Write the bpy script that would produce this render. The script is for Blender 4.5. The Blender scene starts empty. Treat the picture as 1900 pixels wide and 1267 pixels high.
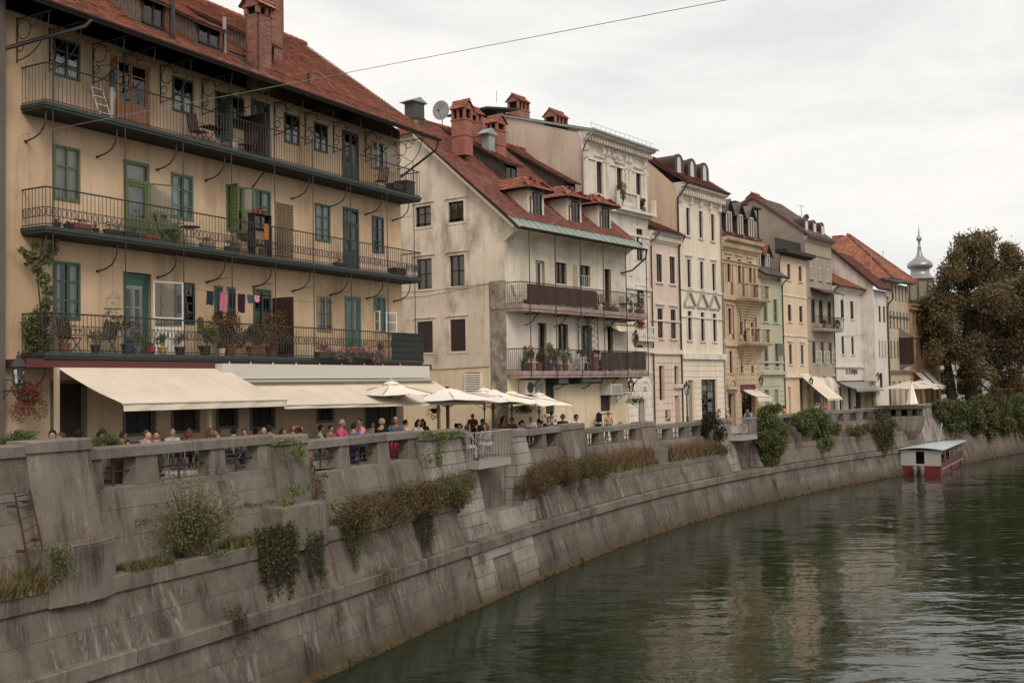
import bpy, bmesh, math, random
import numpy as np
from mathutils import Vector, Matrix
random.seed(7); RNG=np.random.default_rng(7)
R=math.radians
SC=bpy.context.scene; COL=SC.collection
# ---------------------------------------------------------------- camera, sky, sun, exposure
FPX=2000.0; PITCH=.0404; ROLL=.018; EZ=7.5
cam_d=bpy.data.cameras.new('camera'); cam=bpy.data.objects.new('camera',cam_d); COL.objects.link(cam)
cam_d.sensor_width=36; cam_d.lens=36*FPX/1900; cam_d.clip_start=.2; cam_d.clip_end=3000
cam.matrix_world=Matrix.Translation((0,0,EZ))@Matrix.Rotation(R(90)+PITCH,4,'X')@Matrix.Rotation(-ROLL,4,'Z')
SC.camera=cam
SUN_EL,SUN_AZ=R(40),R(162)      # azimuth clockwise from +Y
W=bpy.data.worlds.new('World'); SC.world=W; W.use_nodes=True
nt=W.node_tree; N=nt.nodes; L=nt.links; N.clear()
out=N.new('ShaderNodeOutputWorld'); bg=N.new('ShaderNodeBackground'); L.new(bg.outputs[0],out.inputs[0])
sky=N.new('ShaderNodeTexSky'); sky.sky_type='NISHITA'; sky.sun_disc=False; sky.sun_elevation=SUN_EL; sky.sun_rotation=SUN_AZ
sky.dust_density=4; sky.air_density=1.2
tc=N.new('ShaderNodeTexCoord'); mp=N.new('ShaderNodeMapping'); mp.inputs['Scale'].default_value=(1.0,1.0,3.6); mp.inputs['Rotation'].default_value=(0,R(8),R(20))
L.new(tc.outputs['Generated'],mp.inputs[0])
n1=N.new('ShaderNodeTexNoise'); n1.inputs['Scale'].default_value=2.6; n1.inputs['Detail'].default_value=8; n1.inputs['Roughness'].default_value=.6; n1.inputs['Distortion'].default_value=.35
L.new(mp.outputs[0],n1.inputs['Vector'])
cr=N.new('ShaderNodeValToRGB'); L.new(n1.outputs[0],cr.inputs[0])
e=cr.color_ramp.elements; e[0].position=.34; e[0].color=(7.05,7.1,7.0,1); e[1].position=.66; e[1].color=(9.5,8.95,8.35,1)
m_=e.new(.5) if False else cr.color_ramp.elements.new(.5); m_.color=(8.45,8.25,7.9,1)
mx=N.new('ShaderNodeMix'); mx.data_type='RGBA'; mx.inputs['Factor'].default_value=.94
L.new(sky.outputs[0],mx.inputs['A']); L.new(cr.outputs[0],mx.inputs['B']); L.new(mx.outputs['Result'],bg.inputs[0]); bg.inputs[1].default_value=.1
sl=bpy.data.lights.new('sun','SUN'); sl.energy=1.35; sl.angle=R(25); sl.color=(1,.84,.72)
sun=bpy.data.objects.new('sun',sl); COL.objects.link(sun)
sd=Vector((math.sin(SUN_AZ)*math.cos(SUN_EL),math.cos(SUN_AZ)*math.cos(SUN_EL),math.sin(SUN_EL)))
sun.rotation_euler=sd.to_track_quat('Z','Y').to_euler(); sun.location=(20,-60,80)
vs=SC.view_settings; SC.display_settings.display_device='sRGB'; vs.view_transform='Standard'; vs.look='None'; vs.gamma=1; vs.exposure=0.24; vs.use_curve_mapping=False
# ---------------------------------------------------------------- camera geometry used to survey the place (pixel of a 1900x1267 frame -> ray)
_cp,_sp,_cr,_sr=math.cos(PITCH),math.sin(PITCH),math.cos(ROLL),math.sin(ROLL)
def ray(px,py):
    a=(px-950)/FPX; b=(633.5-py)/FPX
    x=a*_cr+b*_sr; y=-a*_sr+b*_cr
    return (x,_cp-y*_sp,_sp+y*_cp)
class F:                                   # a vertical plane: origin, direction; inn = metres behind it
    def __init__(s,x,y,dx,dy):
        l=math.hypot(dx,dy); s.x,s.y,s.dx,s.dy=x,y,dx/l,dy/l
    def pix(s,px,py,inn=0):
        r=ray(px,py); ox=s.x-s.dy*inn; oy=s.y+s.dx*inn
        t=(ox*(-s.dy)+oy*s.dx)/(r[0]*(-s.dy)+r[1]*s.dx)
        X,Y=t*r[0],t*r[1]
        return ((X-ox)*s.dx+(Y-oy)*s.dy, EZ+t*r[2])
    def rect(s,x0,y0,x1,y1,inn=0):
        a=s.pix(x0,y0,inn); b=s.pix(x1,y1,inn)
        return (a[0],b[0],b[1],a[1])
    def w(s,u,inn,z=0): return (s.x+s.dx*u-s.dy*inn, s.y+s.dy*u+s.dx*inn, z)
    ang=property(lambda s: math.atan2(s.dy,s.dx))
C4=[-1.5555073771390804e-06,0.0003809594251923753,-0.028226559887873134,1.2766049093580247,-26.194677635964474]
DC4=[4*C4[0],3*C4[1],2*C4[2],C4[3]]
def pv(c,t):
    r=0
    for k in c: r=r*t+k
    return r
def wline(t):
    for lim,s in ((24.0,-1),(97.0,1)):
        if (t-lim)*s>0: m=pv(DC4,lim); return pv(C4,lim)+(t-lim)*m,m
    return pv(C4,t),pv(DC4,t)
def wall(t,off,z=0):                        # quay wall coordinates: t along, off back from the waterline, height
    x,m=wline(t); l=math.hypot(m,1); return (x-off/l,t+off*m/l,z)
def wp(px,py,off):
    r=ray(px,py); g=lambda t:(lambda w:w[0]*r[1]-w[1]*r[0])(wall(t,off))
    a,b=6.0,118.0
    ga=g(a)
    for _ in range(40):
        c=(a+b)/2; gc=g(c)
        if ga*gc<=0: b=c
        else: a,ga=c,gc
    w=wall(a,off); return a,EZ+w[1]/r[1]*r[2]
def wang(t): m=wline(t)[1]; return math.atan2(1,m)      # heading of the quay at t
# ---------------------------------------------------------------- mesh helpers
class MB:
    def __init__(s): s.v=[]; s.f=[]; s.m=[]
    def add(s,vs,fs,m=0):
        n=len(s.v); s.v+=[tuple(v) for v in vs]; s.f+=[tuple(i+n for i in f) for f in fs]; s.m+=[m]*len(fs); return s
    def hexa(s,p,m=0):       # p: 4 bottom, 4 top (same order)
        return s.add(p,[(3,2,1,0),(4,5,6,7),(0,1,5,4),(1,2,6,5),(2,3,7,6),(3,0,4,7)],m)
    def box(s,x0,x1,y0,y1,z0,z1,m=0):
        return s.hexa([(x0,y0,z0),(x1,y0,z0),(x1,y1,z0),(x0,y1,z0),(x0,y0,z1),(x1,y0,z1),(x1,y1,z1),(x0,y1,z1)],m)
    def quad(s,a,b,c,d,m=0): return s.add([a,b,c,d],[(0,1,2,3)],m)
    def prism(s,poly,y0,y1,m=0):   # poly in x,z extruded along y
        n=len(poly); return s.add([(x,y0,z) for x,z in poly]+[(x,y1,z) for x,z in poly],[tuple(range(n)),tuple(range(2*n-1,n-1,-1))]+[(i,i+n,(i+1)%n+n,(i+1)%n) for i in range(n)],m)
    def prismx(s,poly,x0,x1,m=0):   # poly in y,z extruded along x
        n=len(poly); return s.add([(x0,y,z) for y,z in poly]+[(x1,y,z) for y,z in poly],[tuple(range(n)),tuple(range(2*n-1,n-1,-1))]+[(i,i+n,(i+1)%n+n,(i+1)%n) for i in range(n)],m)
    def prismz(s,poly,z0,z1,m=0):
        n=len(poly); return s.add([(x,y,z0) for x,y in poly]+[(x,y,z1) for x,y in poly],[tuple(range(n-1,-1,-1)),tuple(range(n,2*n))]+[(i,(i+1)%n,(i+1)%n+n,i+n) for i in range(n)],m)
    def tube(s,pts,r,n=5,m=0,cap=True):
        pts=[Vector(p) for p in pts]; rs=r if isinstance(r,(list,tuple)) else [r]*len(pts); rings=[]; prev=None
        for i,p in enumerate(pts):
            d=(pts[min(i+1,len(pts)-1)]-pts[max(i-1,0)])
            if d.length<1e-9: d=Vector((0,0,1))
            d.normalize()
            if prev is None:
                a=Vector((0,0,1)) if abs(d.z)<.9 else Vector((1,0,0)); x=d.cross(a).normalized()
            else:
                x=prev-d*prev.dot(d)
                x=x.normalized() if x.length>1e-6 else d.cross(Vector((0,0,1))).normalized()
            prev=x; y=d.cross(x)
            rings.append([p+(x*math.cos(2*math.pi*k/n)+y*math.sin(2*math.pi*k/n))*rs[i] for k in range(n)])
        vs=[q for g in rings for q in g]; fs=[]
        for i in range(len(pts)-1):
            for k in range(n): fs.append((i*n+k,i*n+(k+1)%n,(i+1)*n+(k+1)%n,(i+1)*n+k))
        if cap: fs+=[tuple(range(n-1,-1,-1)),tuple((len(pts)-1)*n+k for k in range(n))]
        return s.add(vs,fs,m)
    def bar(s,a,b,w,m=0): return s.tube([a,b],w,4,m)
    def lathe(s,prof,c=(0,0),n=12,m=0,sx=1,sy=1):
        vs=[];fs=[]
        for r,z in prof: vs+=[(c[0]+r*sx*math.cos(2*math.pi*k/n),c[1]+r*sy*math.sin(2*math.pi*k/n),z) for k in range(n)]
        for i in range(len(prof)-1):
            for k in range(n): fs.append((i*n+k,i*n+(k+1)%n,(i+1)*n+(k+1)%n,(i+1)*n+k))
        fs+=[tuple(range(n-1,-1,-1)),tuple((len(prof)-1)*n+k for k in range(n))]
        return s.add(vs,fs,m)
    def ball(s,c,r,n=10,h=6,m=0,sc=(1,1,1)):
        vs=[];fs=[]
        for i in range(h+1):
            a=math.pi*i/h
            for k in range(n): b=2*math.pi*k/n; vs.append((c[0]+r*sc[0]*math.sin(a)*math.cos(b),c[1]+r*sc[1]*math.sin(a)*math.sin(b),c[2]-r*sc[2]*math.cos(a)))
        for i in range(h):
            for k in range(n): fs.append((i*n+k,i*n+(k+1)%n,(i+1)*n+(k+1)%n,(i+1)*n+k))
        return s.add(vs,fs,m)
    def mesh(s,name,mats,smooth=False):
        me=bpy.data.meshes.new(name); me.from_pydata(s.v,[],s.f)
        for mm in (mats if isinstance(mats,(list,tuple)) else [mats]): me.materials.append(mm)
        if any(s.m): me.polygons.foreach_set('material_index',s.m)
        if smooth: me.polygons.foreach_set('use_smooth',[True]*len(s.f))
        me.update(); return me
    def build(s,name,mats,parent=None,loc=None,rz=None,smooth=False,kind=None,label=None):
        return ob(name,s.mesh(name,mats,smooth),parent,loc,rz,kind,label)
def ob(name,me,parent=None,loc=None,rz=None,kind=None,label=None):
    o=bpy.data.objects.new(name,me); COL.objects.link(o)
    if parent is not None: o.parent=parent
    if loc is not None: o.location=loc
    if rz is not None: o.rotation_euler=(0,0,rz)
    if kind: o['kind']=kind
    if label: o['label']=label
    return o
def tag(o,label,cat,group=None):
    o['label']=label; o['category']=cat
    if group: o['group']=group
    return o
def thing(name,label,cat,loc=(0,0,0),rz=0,group=None,scale=None):
    o=bpy.data.objects.new(name,None); COL.objects.link(o); o.location=loc; o.rotation_euler=(0,0,rz)
    if scale: o.scale=(scale,)*3
    return tag(o,label,cat,group)
def struct(o): o['kind']='structure'; return o
KIDS={}
def kids(o):
    if not KIDS.get('_n')==len(bpy.data.objects):
        KIDS.clear()
        for x in bpy.data.objects:
            if x.parent: KIDS.setdefault(x.parent.name,[]).append(x)
        KIDS['_n']=len(bpy.data.objects)
    return list(KIDS.get(o.name,[]))
def dup(root,loc,rz=None,label=None,group=None,scale=None,mats=None):
    tree=[(c,[ (g) for g in kids(c)]) for c in kids(root)]
    r=root.copy(); COL.objects.link(r); r.location=loc
    if rz is not None: r.rotation_euler=(0,0,rz)
    if scale: r.scale=(scale,)*3 if not isinstance(scale,tuple) else scale
    if label: r['label']=label
    if group: r['group']=group
    def rep(o):
        if mats and o.type=='MESH':
            for sl in o.material_slots:
                if sl.material and sl.material.name in mats:
                    nm=mats[sl.material.name]; sl.link='OBJECT'; sl.material=nm
    rep(r)
    for c,gs in tree:
        c2=c.copy(); COL.objects.link(c2); c2.parent=r; rep(c2)
        for g in gs:
            g2=g.copy(); COL.objects.link(g2); g2.parent=c2; rep(g2)
    return r
# ---------------------------------------------------------------- materials
MATS={}; SAT=.80
def rgb(h): 
    c=[int(h[i:i+2],16)/255 for i in (0,2,4)]; c=[x/12.92 if x<.04045 else ((x+.055)/1.055)**2.4 for x in c]; l=.25*c[0]+.65*c[1]+.1*c[2]; return tuple(l+(x-l)*SAT for x in c)
def mat(name,col,rough=.8,col2=None,scale=1.5,amt=.6,col3=None,s3=.5,a3=.5,streak=0,bump=0,bscale=30,metal=0,island=0,spec=.5,emit=None,tscale=None,drip=None):
    if name in MATS: return MATS[name]
    m=bpy.data.materials.new(name); m.use_nodes=True; nt=m.node_tree; N=nt.nodes; L=nt.links; b=N['Principled BSDF']
    b.inputs['Roughness'].default_value=rough; b.inputs['Metallic'].default_value=metal; b.inputs['Specular IOR Level'].default_value=spec
    tc=N.new('ShaderNodeTexCoord'); geo=N.new('ShaderNodeNewGeometry')
    def mp(sc):
        x=N.new('ShaderNodeMapping'); x.inputs['Scale'].default_value=sc; L.new(tc.outputs['Object'],x.inputs[0]); return x
    def noise(sc,vec,det=6,ro=.6):
        x=N.new('ShaderNodeTexNoise'); x.inputs['Scale'].default_value=sc; x.inputs['Detail'].default_value=det; x.inputs['Roughness'].default_value=ro; L.new(vec,x.inputs['Vector']); return x.outputs[0]
    def ramp(v,a,c):
        x=N.new('ShaderNodeMapRange'); x.inputs[1].default_value=a; x.inputs[2].default_value=c; L.new(v,x.inputs[0]); return x.outputs[0]
    def mixc(fac,A,B):
        x=N.new('ShaderNodeMix'); x.data_type='RGBA'
        if isinstance(fac,float): x.inputs['Factor'].default_value=fac
        else: L.new(fac,x.inputs['Factor'])
        for nm,c in (('A',A),('B',B)):
            if isinstance(c,tuple): x.inputs[nm].default_value=(*c[:3],1)
            else: L.new(c,x.inputs[nm])
        return x.outputs['Result']
    def mul(v,k):
        x=N.new('ShaderNodeMath'); x.operation='MULTIPLY'; L.new(v,x.inputs[0]); x.inputs[1].default_value=k; return x.outputs[0]
    cur=tuple(col); cur0=tuple(col)
    if col2 is not None: cur=mixc(mul(ramp(noise(scale,mp((1,1,1)).outputs[0]),.38,.66),amt),cur,tuple(col2))
    if col3 is not None:
        v=mp((1,1,streak)).outputs[0] if streak else mp((1,1,1)).outputs[0]
        cur=mixc(mul(ramp(noise(s3,v,8,.65),.5,.72),a3),cur,tuple(col3))
    if drip:
        cur=mixc(mul(ramp(noise(1.0,mp((3.2,3.2,.16)).outputs[0],7,.7),.52,.7),drip[1]),cur,tuple(drip[0])); cur=mixc(mul(ramp(noise(2.2,mp((1,1,1)).outputs[0],9,.72),.56,.66),drip[1]*.7),cur,tuple(x*.8+.06 for x in cur0))
    if island:
        hs=N.new('ShaderNodeHueSaturation'); L.new(ramp(geo.outputs['Random Per Island'],0,1),hs.inputs['Value'])
        mr=hs.inputs['Value'].links[0].from_node; mr.inputs[3].default_value=1-island; mr.inputs[4].default_value=1+island
        if isinstance(cur,tuple): hs.inputs['Color'].default_value=(*cur,1)
        else: L.new(cur,hs.inputs['Color'])
        cur=hs.outputs[0]
    if isinstance(cur,tuple): b.inputs['Base Color'].default_value=(*cur,1)
    else: L.new(cur,b.inputs['Base Color'])
    if bump:
        bn=N.new('ShaderNodeBump'); bn.inputs['Strength'].default_value=1; bn.inputs['Distance'].default_value=bump; L.new(noise(bscale,mp((1,1,1)).outputs[0],5,.7),bn.inputs['Height']); L.new(bn.outputs[0],b.inputs['Normal'])
    if emit: b.inputs['Emission Color'].default_value=(*emit[0],1); b.inputs['Emission Strength'].default_value=emit[1]
    MATS[name]=m; return m
def flat(name,h,rough=.7,**k): return mat(name,rgb(h) if isinstance(h,str) else h,rough,**k)
def plaster(name,h,h2,h3=None,a=.6,a3=.45,sc=.5,s3=1.1,bump=.006,streak=.25):
    return mat(name,rgb(h),.92,rgb(h2),sc,a,rgb(h3) if h3 else None,s3,a3,streak,bump,14,spec=.2,drip=(tuple(x*.45 for x in rgb(h2)),.42))
def glass_mat(name,tint=(.9,.95,.93),ior=1.75,rough=.03):
    m=bpy.data.materials.new(name); m.use_nodes=True; N=m.node_tree.nodes; L=m.node_tree.links; N.clear()
    o=N.new('ShaderNodeOutputMaterial'); t=N.new('ShaderNodeBsdfTransparent'); t.inputs[0].default_value=(*tint,1); g=N.new('ShaderNodeBsdfGlossy'); g.inputs['Roughness'].default_value=rough
    fr=N.new('ShaderNodeFresnel'); fr.inputs[0].default_value=ior; x=N.new('ShaderNodeMixShader'); L.new(fr.outputs[0],x.inputs[0]); L.new(t.outputs[0],x.inputs[1]); L.new(g.outputs[0],x.inputs[2]); L.new(x.outputs[0],o.inputs[0])
    tcn=N.new('ShaderNodeTexCoord'); nz=N.new('ShaderNodeTexNoise'); nz.inputs['Scale'].default_value=1.3; L.new(tcn.outputs['Object'],nz.inputs['Vector']); bp=N.new('ShaderNodeBump'); bp.inputs['Distance'].default_value=.02; L.new(nz.outputs[0],bp.inputs['Height']); L.new(bp.outputs[0],g.inputs['Normal'])
    return m
GLASS=glass_mat('window_glass'); DARK=flat('dark_interior',(.012,.010,.009),.95,spec=.1); CURT_REFL=mat('curtain_and_reflection',(.56,.54,.49),.95,(.46,.44,.40),5,.5,streak=.1,spec=.1)
def leafmat(name,cols,rough=.6):
    m=bpy.data.materials.new(name); m.use_nodes=True; N=m.node_tree.nodes; L=m.node_tree.links; b=N['Principled BSDF']
    g=N.new('ShaderNodeNewGeometry'); cr=N.new('ShaderNodeValToRGB'); L.new(g.outputs['Random Per Island'],cr.inputs[0])
    el=cr.color_ramp.elements; n=len(cols)
    for i,c in enumerate(cols):
        if i==0: x=el[0]; x.position=0
        elif i==n-1: x=el[1] if len(el)==2 and n==2 else el[-1]; x.position=1
        else: x=el.new(i/(n-1))
        x.color=(*c,1)
    b.inputs['Roughness'].default_value=rough; b.inputs['Specular IOR Level'].default_value=.3
    L.new(cr.outputs[0],b.inputs['Base Color'])
    tr=N.new('ShaderNodeBsdfTranslucent'); L.new(cr.outputs[0],tr.inputs[0]); mx=N.new('ShaderNodeMixShader'); mx.inputs[0].default_value=.3
    L.new(b.outputs[0],mx.inputs[1]); L.new(tr.outputs[0],mx.inputs[2]); L.new(mx.outputs[0],N['Material Output'].inputs[0])
    return m
def leaves(name,pts,size,m,parent=None,loc=None,up=.3,asp=.55,label=None,kind=None,nrm=None,mats2=None,frac2=0):
    """pts (n,3): a small folded leaf on each point"""
    pts=np.asarray(pts,float); n=len(pts); sz=np.asarray(size)*RNG.uniform(.6,1.35,n) if np.ndim(size)==0 else size
    d=RNG.normal(size=(n,3)); d[:,2]-=up; d/=np.linalg.norm(d,axis=1)[:,None]
    a=RNG.normal(size=(n,3))
    s=np.cross(d,a); s/=np.linalg.norm(s,axis=1)[:,None]+1e-9
    h=sz[:,None]/2; w=h*asp; nn=np.cross(d,s)*h*.25
    P=np.stack([pts-d*h,pts+s*w+nn,pts+d*h,pts-s*w+nn],1).reshape(-1,3)
    me=bpy.data.meshes.new(name); nf=2*n
    me.vertices.add(4*n); me.vertices.foreach_set('co',P.ravel())
    b=np.arange(n)*4; tri=np.stack([b,b+1,b+2,b,b+2,b+3],1).reshape(-1)
    me.loops.add(3*nf); me.loops.foreach_set('vertex_index',tri.astype(np.int32)); me.polygons.add(nf); me.polygons.foreach_set('loop_start',np.arange(nf,dtype=np.int32)*3)
    me.materials.append(m)
    if mats2 is not None:
        me.materials.append(mats2); mi=(RNG.random(n)<frac2).astype(np.int32); me.polygons.foreach_set('material_index',np.repeat(mi,2))
    me.update(calc_edges=True); me.validate()
    return ob(name,me,parent,loc,None,kind,label)
def blob(n,c,r,k=12,rk=.45,seed=None,sc=(1,1,1),hollow=.35):
    """points in a clumpy ellipsoid"""
    rg=np.random.default_rng(seed) if seed is not None else RNG
    cc=rg.normal(size=(k,3)); cc/=np.linalg.norm(cc,axis=1)[:,None]; cc*=rg.uniform(.25,.85,(k,1))
    i=rg.integers(0,k,n); p=rg.normal(size=(n,3)); p/=np.linalg.norm(p,axis=1)[:,None]; p*=(rg.uniform(hollow**3,1,(n,1)))**(1/3)
    return (cc[i]+p*rk*rg.uniform(.7,1.15,(k,1))[i])*np.array(sc)*r+np.array(c)

def wallmat(name,h,h2,dark=.75,white=.5,wet=True,pale=0):
    m=bpy.data.materials.new(name); m.use_nodes=True; N=m.node_tree.nodes; L=m.node_tree.links; b=N['Principled BSDF']; b.inputs['Roughness'].default_value=.93; b.inputs['Specular IOR Level'].default_value=.2
    geo=N.new('ShaderNodeNewGeometry')
    def vm(op,a,b=None):
        x=N.new('ShaderNodeVectorMath'); x.operation=op; L.new(a,x.inputs[0])
        if b is not None:
            if isinstance(b,tuple): x.inputs[1].default_value=b
            else: L.new(b,x.inputs[1])
        return x
    tg=vm('NORMALIZE',vm('CROSS_PRODUCT',geo.outputs['True Normal'],(0,0,1)).outputs[0]).outputs[0]; sd=vm('DOT_PRODUCT',geo.outputs['Position'],tg).outputs['Value']
    sz=N.new('ShaderNodeSeparateXYZ'); L.new(geo.outputs['Position'],sz.inputs[0]); run=N.new('ShaderNodeCombineXYZ'); L.new(sd,run.inputs[1]); L.new(sz.outputs[2],run.inputs[2])
    def nz(sc,k,det=6,ro=.6,dist=0):
        x=N.new('ShaderNodeMapping'); x.inputs['Scale'].default_value=sc; L.new(run.outputs[0] if sc[0]<.5 else geo.outputs['Position'],x.inputs[0]); n=N.new('ShaderNodeTexNoise'); n.inputs['Scale'].default_value=k; n.inputs['Detail'].default_value=det; n.inputs['Roughness'].default_value=ro; n.inputs['Distortion'].default_value=dist; L.new(x.outputs[0],n.inputs['Vector']); return n.outputs[0]
    def rmp(v,a,c,o0=0,o1=1):
        x=N.new('ShaderNodeMapRange'); x.inputs[1].default_value=a; x.inputs[2].default_value=c; x.inputs[3].default_value=o0; x.inputs[4].default_value=o1; L.new(v,x.inputs[0]); return x.outputs[0]
    def mul(a,c):
        x=N.new('ShaderNodeMath'); x.operation='MULTIPLY'; L.new(a,x.inputs[0])
        if isinstance(c,float): x.inputs[1].default_value=c
        else: L.new(c,x.inputs[1])
        return x.outputs[0]
    def mix(f,A,B):
        x=N.new('ShaderNodeMix'); x.data_type='RGBA'; L.new(f,x.inputs['Factor'])
        for nm,c in (('A',A),('B',B)):
            if isinstance(c,tuple): x.inputs[nm].default_value=(*c[:3],1)
            else: L.new(c,x.inputs[nm])
        return x.outputs['Result']
    cur=mix(rmp(nz((1,1,1),.7),.35,.68),rgb(h),rgb(h2))
    oi=N.new('ShaderNodeObjectInfo'); hs=N.new('ShaderNodeHueSaturation'); L.new(rmp(oi.outputs['Random'],0,1,.8,1.2),hs.inputs['Value']); L.new(cur,hs.inputs['Color']); cur=hs.outputs[0]
    cur=mix(mul(rmp(nz((1,1,1),38,3,.8),.4,.62),.35),cur,tuple(x*1.7 for x in rgb(h)))
    cur=mix(mul(rmp(nz((1,1,1),4.5,8,.75),.42,.66),.45),cur,tuple(x*1.35 for x in rgb(h)))
    cur=mix(mul(mul(rmp(nz((.05,1,.12),1.5,8,.75,.5),.48,.64),rmp(nz((1,1,1),.35,3),.38,.6)),dark),cur,tuple(x*.32 for x in rgb(h2)))      # dark run-off
    cur=mix(mul(mul(rmp(nz((.05,1,.16),2.6,8,.8,.9),.52,.68),rmp(nz((1,1,1.2),.45,4),.42,.62)),white),cur,(.44,.42,.38))   # lime bloom
    cur=mix(mul(rmp(nz((1,1,1),9,6,.8),.60,.72),.7),cur,(.03,.027,.024))                                                 # pits and lichen
    sx=N.new('ShaderNodeSeparateXYZ'); L.new(geo.outputs['Position'],sx.inputs[0])
    if wet: cur=mix(mul(rmp(sx.outputs[2],1.0,.1),.75),cur,(.05,.043,.028)); cur=mix(mul(rmp(sx.outputs[2],.22,.10),.9),cur,(.10,.065,.022))
    L.new(cur,b.inputs['Base Color']); bn=N.new('ShaderNodeBump'); bn.inputs['Distance'].default_value=.02; L.new(nz((1,1,1),16,7,.75),bn.inputs['Height']); L.new(bn.outputs[0],b.inputs['Normal']); MATS[name]=m; return m
# ================================================================ water, ground, quay
def water_mat():
    m=bpy.data.materials.new('river_water'); m.use_nodes=True; N=m.node_tree.nodes; L=m.node_tree.links; b=N['Principled BSDF']
    b.inputs['Base Color'].default_value=(.013,.022,.010,1); b.inputs['Roughness'].default_value=.02; b.inputs['IOR'].default_value=1.33; b.inputs['Specular IOR Level'].default_value=.5
    tc=N.new('ShaderNodeTexCoord')
    def nz(sx,sy,sc,det,rot,dist=0):
        mp=N.new('ShaderNodeMapping'); mp.inputs['Scale'].default_value=(sx,sy,1); mp.inputs['Rotation'].default_value=(0,0,R(rot)); L.new(tc.outputs['Object'],mp.inputs[0])
        n=N.new('ShaderNodeTexNoise'); n.inputs['Scale'].default_value=sc; n.inputs['Detail'].default_value=det; n.inputs['Roughness'].default_value=.55; n.inputs['Distortion'].default_value=dist; L.new(mp.outputs[0],n.inputs['Vector']); return n.outputs[0]
    def mth(op,a,c):
        x=N.new('ShaderNodeMath'); x.operation=op
        for i,v in enumerate((a,c)):
            if isinstance(v,(int,float)): x.inputs[i].default_value=v
            else: L.new(v,x.inputs[i])
        return x.outputs[0]
    h=mth('ADD',mth('MULTIPLY',nz(.5,1.0,1.2,2.2,-14,.5),.040),mth('MULTIPLY',nz(.6,1,.34,2,-20,.3),.085))
    h=mth('ADD',h,mth('MULTIPLY',nz(.6,1.2,4.2,3,-8,.4),.006))
    # calm patches between ruffled ones
    pr=N.new('ShaderNodeMapRange'); pr.inputs[1].default_value=.35; pr.inputs[2].default_value=.65; pr.inputs[3].default_value=.35; pr.inputs[4].default_value=1.25; L.new(nz(1,1,.09,3,0),pr.inputs[0])
    h=mth('MULTIPLY',h,pr.outputs[0])
    bp=N.new('ShaderNodeBump'); bp.inputs['Strength'].default_value=1; bp.inputs['Distance'].default_value=1; L.new(h,bp.inputs['Height']); L.new(bp.outputs[0],b.inputs['Normal'])
    return m
water=MB().quad((-60,-60,0),(400,-60,0),(400,420,0),(-60,420,0)).build('water',water_mat()); struct(water)
water.location=(0,0,0)
CONC=wallmat('old_concrete','746b60','524a42',.9,.55)
CONC2=wallmat('weathered_concrete','6c6359','473e36',1.0,.8)
LIME=wallmat('limestone_pier','8d867d','655d55',.9,.9)
COPE=wallmat('coping_concrete','7c746b','5c544c',.5,.25,wet=False)
MOSS=mat('algae_edge',rgb('54401f'),.9,rgb('1c1a10'),2.2,.95,rgb('7a5a2c'),3,.4,0,.05,9)
EARTH=flat('planter_soil',rgb('5a4d3a'),.95,col2=rgb('3b3326'),scale=3)
PAVE=mat('quay_paving',rgb('a69c8e'),.9,rgb('8a8074'),.6,.6,rgb('b9ae9e'),2,.4,0,.003,30)
IRON=flat('dark_iron',(.03,.027,.025),.6); GREYP=flat('pale_grey_paint',rgb('9c968c'),.6)
# levels of the stepped parapet: t range -> coping top ; sill
def floor_z(t):
    pts=[(0,5.4),(22,5.36),(28,5.3),(30,5.2),(31.5,5.12),(37,5.02),(44,4.75),(48.5,4.7),(50,4.52),(55,4.48),(57,4.36),(62,4.3),(66,4.2),(400,4.15)]
    for (a,za),(b,zb) in zip(pts,pts[1:]):
        if t<=b: return za+(zb-za)*(t-a)/(b-a)
    return 4.15
# ground: a strip following the quay plus a sheet to the horizon
g=MB(); ts=[-60,-20,0]+[5+i*2.5 for i in range(60)]+[180,250,400]
prev=None
for t in ts:
    z=floor_z(t); row=[wall(t,1.9,z),wall(t,7,z+.03),wall(t,16,z+.05),wall(t,60,z)]
    row.append((row[-1][0]-400,row[-1][1]+300,z))
    if prev:
        for a in range(4): g.quad(prev[a],row[a],row[a+1],prev[a+1])
    prev=row
struct(g.build('quay_pavement',PAVE))
og=MB(); og.quad((60,-100,4.1),(900,-100,4.1),(900,60,4.1),(60,60,4.1)); og.quad((95,60,4.1),(900,60,4.1),(900,500,4.1),(190,500,4.1)); 
struct(og.build('far_bank_ground',PAVE)); 
struct(MB().box(57,60,-100,60,-1,4.1).hexa([(57,60,-1),(60,60,-1),(193,500,-1),(190,500,-1),(57,60,4.09),(60,60,4.09),(193,500,4.09),(190,500,4.09)]).build('far_bank_wall',CONC2))
struct(MB().box(-900,900,402,1500,-1,4.0).build('far_ground',PAVE))
struct(MB().quad((-900,-300,-2.5),(900,-300,-2.5),(900,1200,-2.5),(-900,1200,-2.5)).build('riverbed',EARTH))
QW=thing('quay_wall','long weathered concrete quay wall with stepped pierced parapet above the river','quay wall')
def strip(mb,t0,t1,prof,m=0,step=2.0,caps=True):
    """sweep a closed (off,z) profile along the quay"""
    n=max(1,int((t1-t0)/step)); k=len(prof); base=len(mb.v)
    for i in range(n+1):
        t=t0+(t1-t0)*i/n
        for o,z in prof: mb.v.append(wall(t,o,z))
    for i in range(n):
        for j in range(k):
            a=base+i*k+j; b=base+i*k+(j+1)%k; mb.f.append((a,a+k,b+k,b)); mb.m.append(m)
    if caps:
        mb.f.append(tuple(base+j for j in range(k))); mb.f.append(tuple(base+n*k+j for j in range(k-1,-1,-1))); mb.m+=[m,m]
    return mb
PJ=(36.7,44.1)    # first projecting stone bay (piers and lookout)
PJ2=(63.0,68.3)
def shelf(t): return 3.62 if t<40 else 3.27
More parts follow.
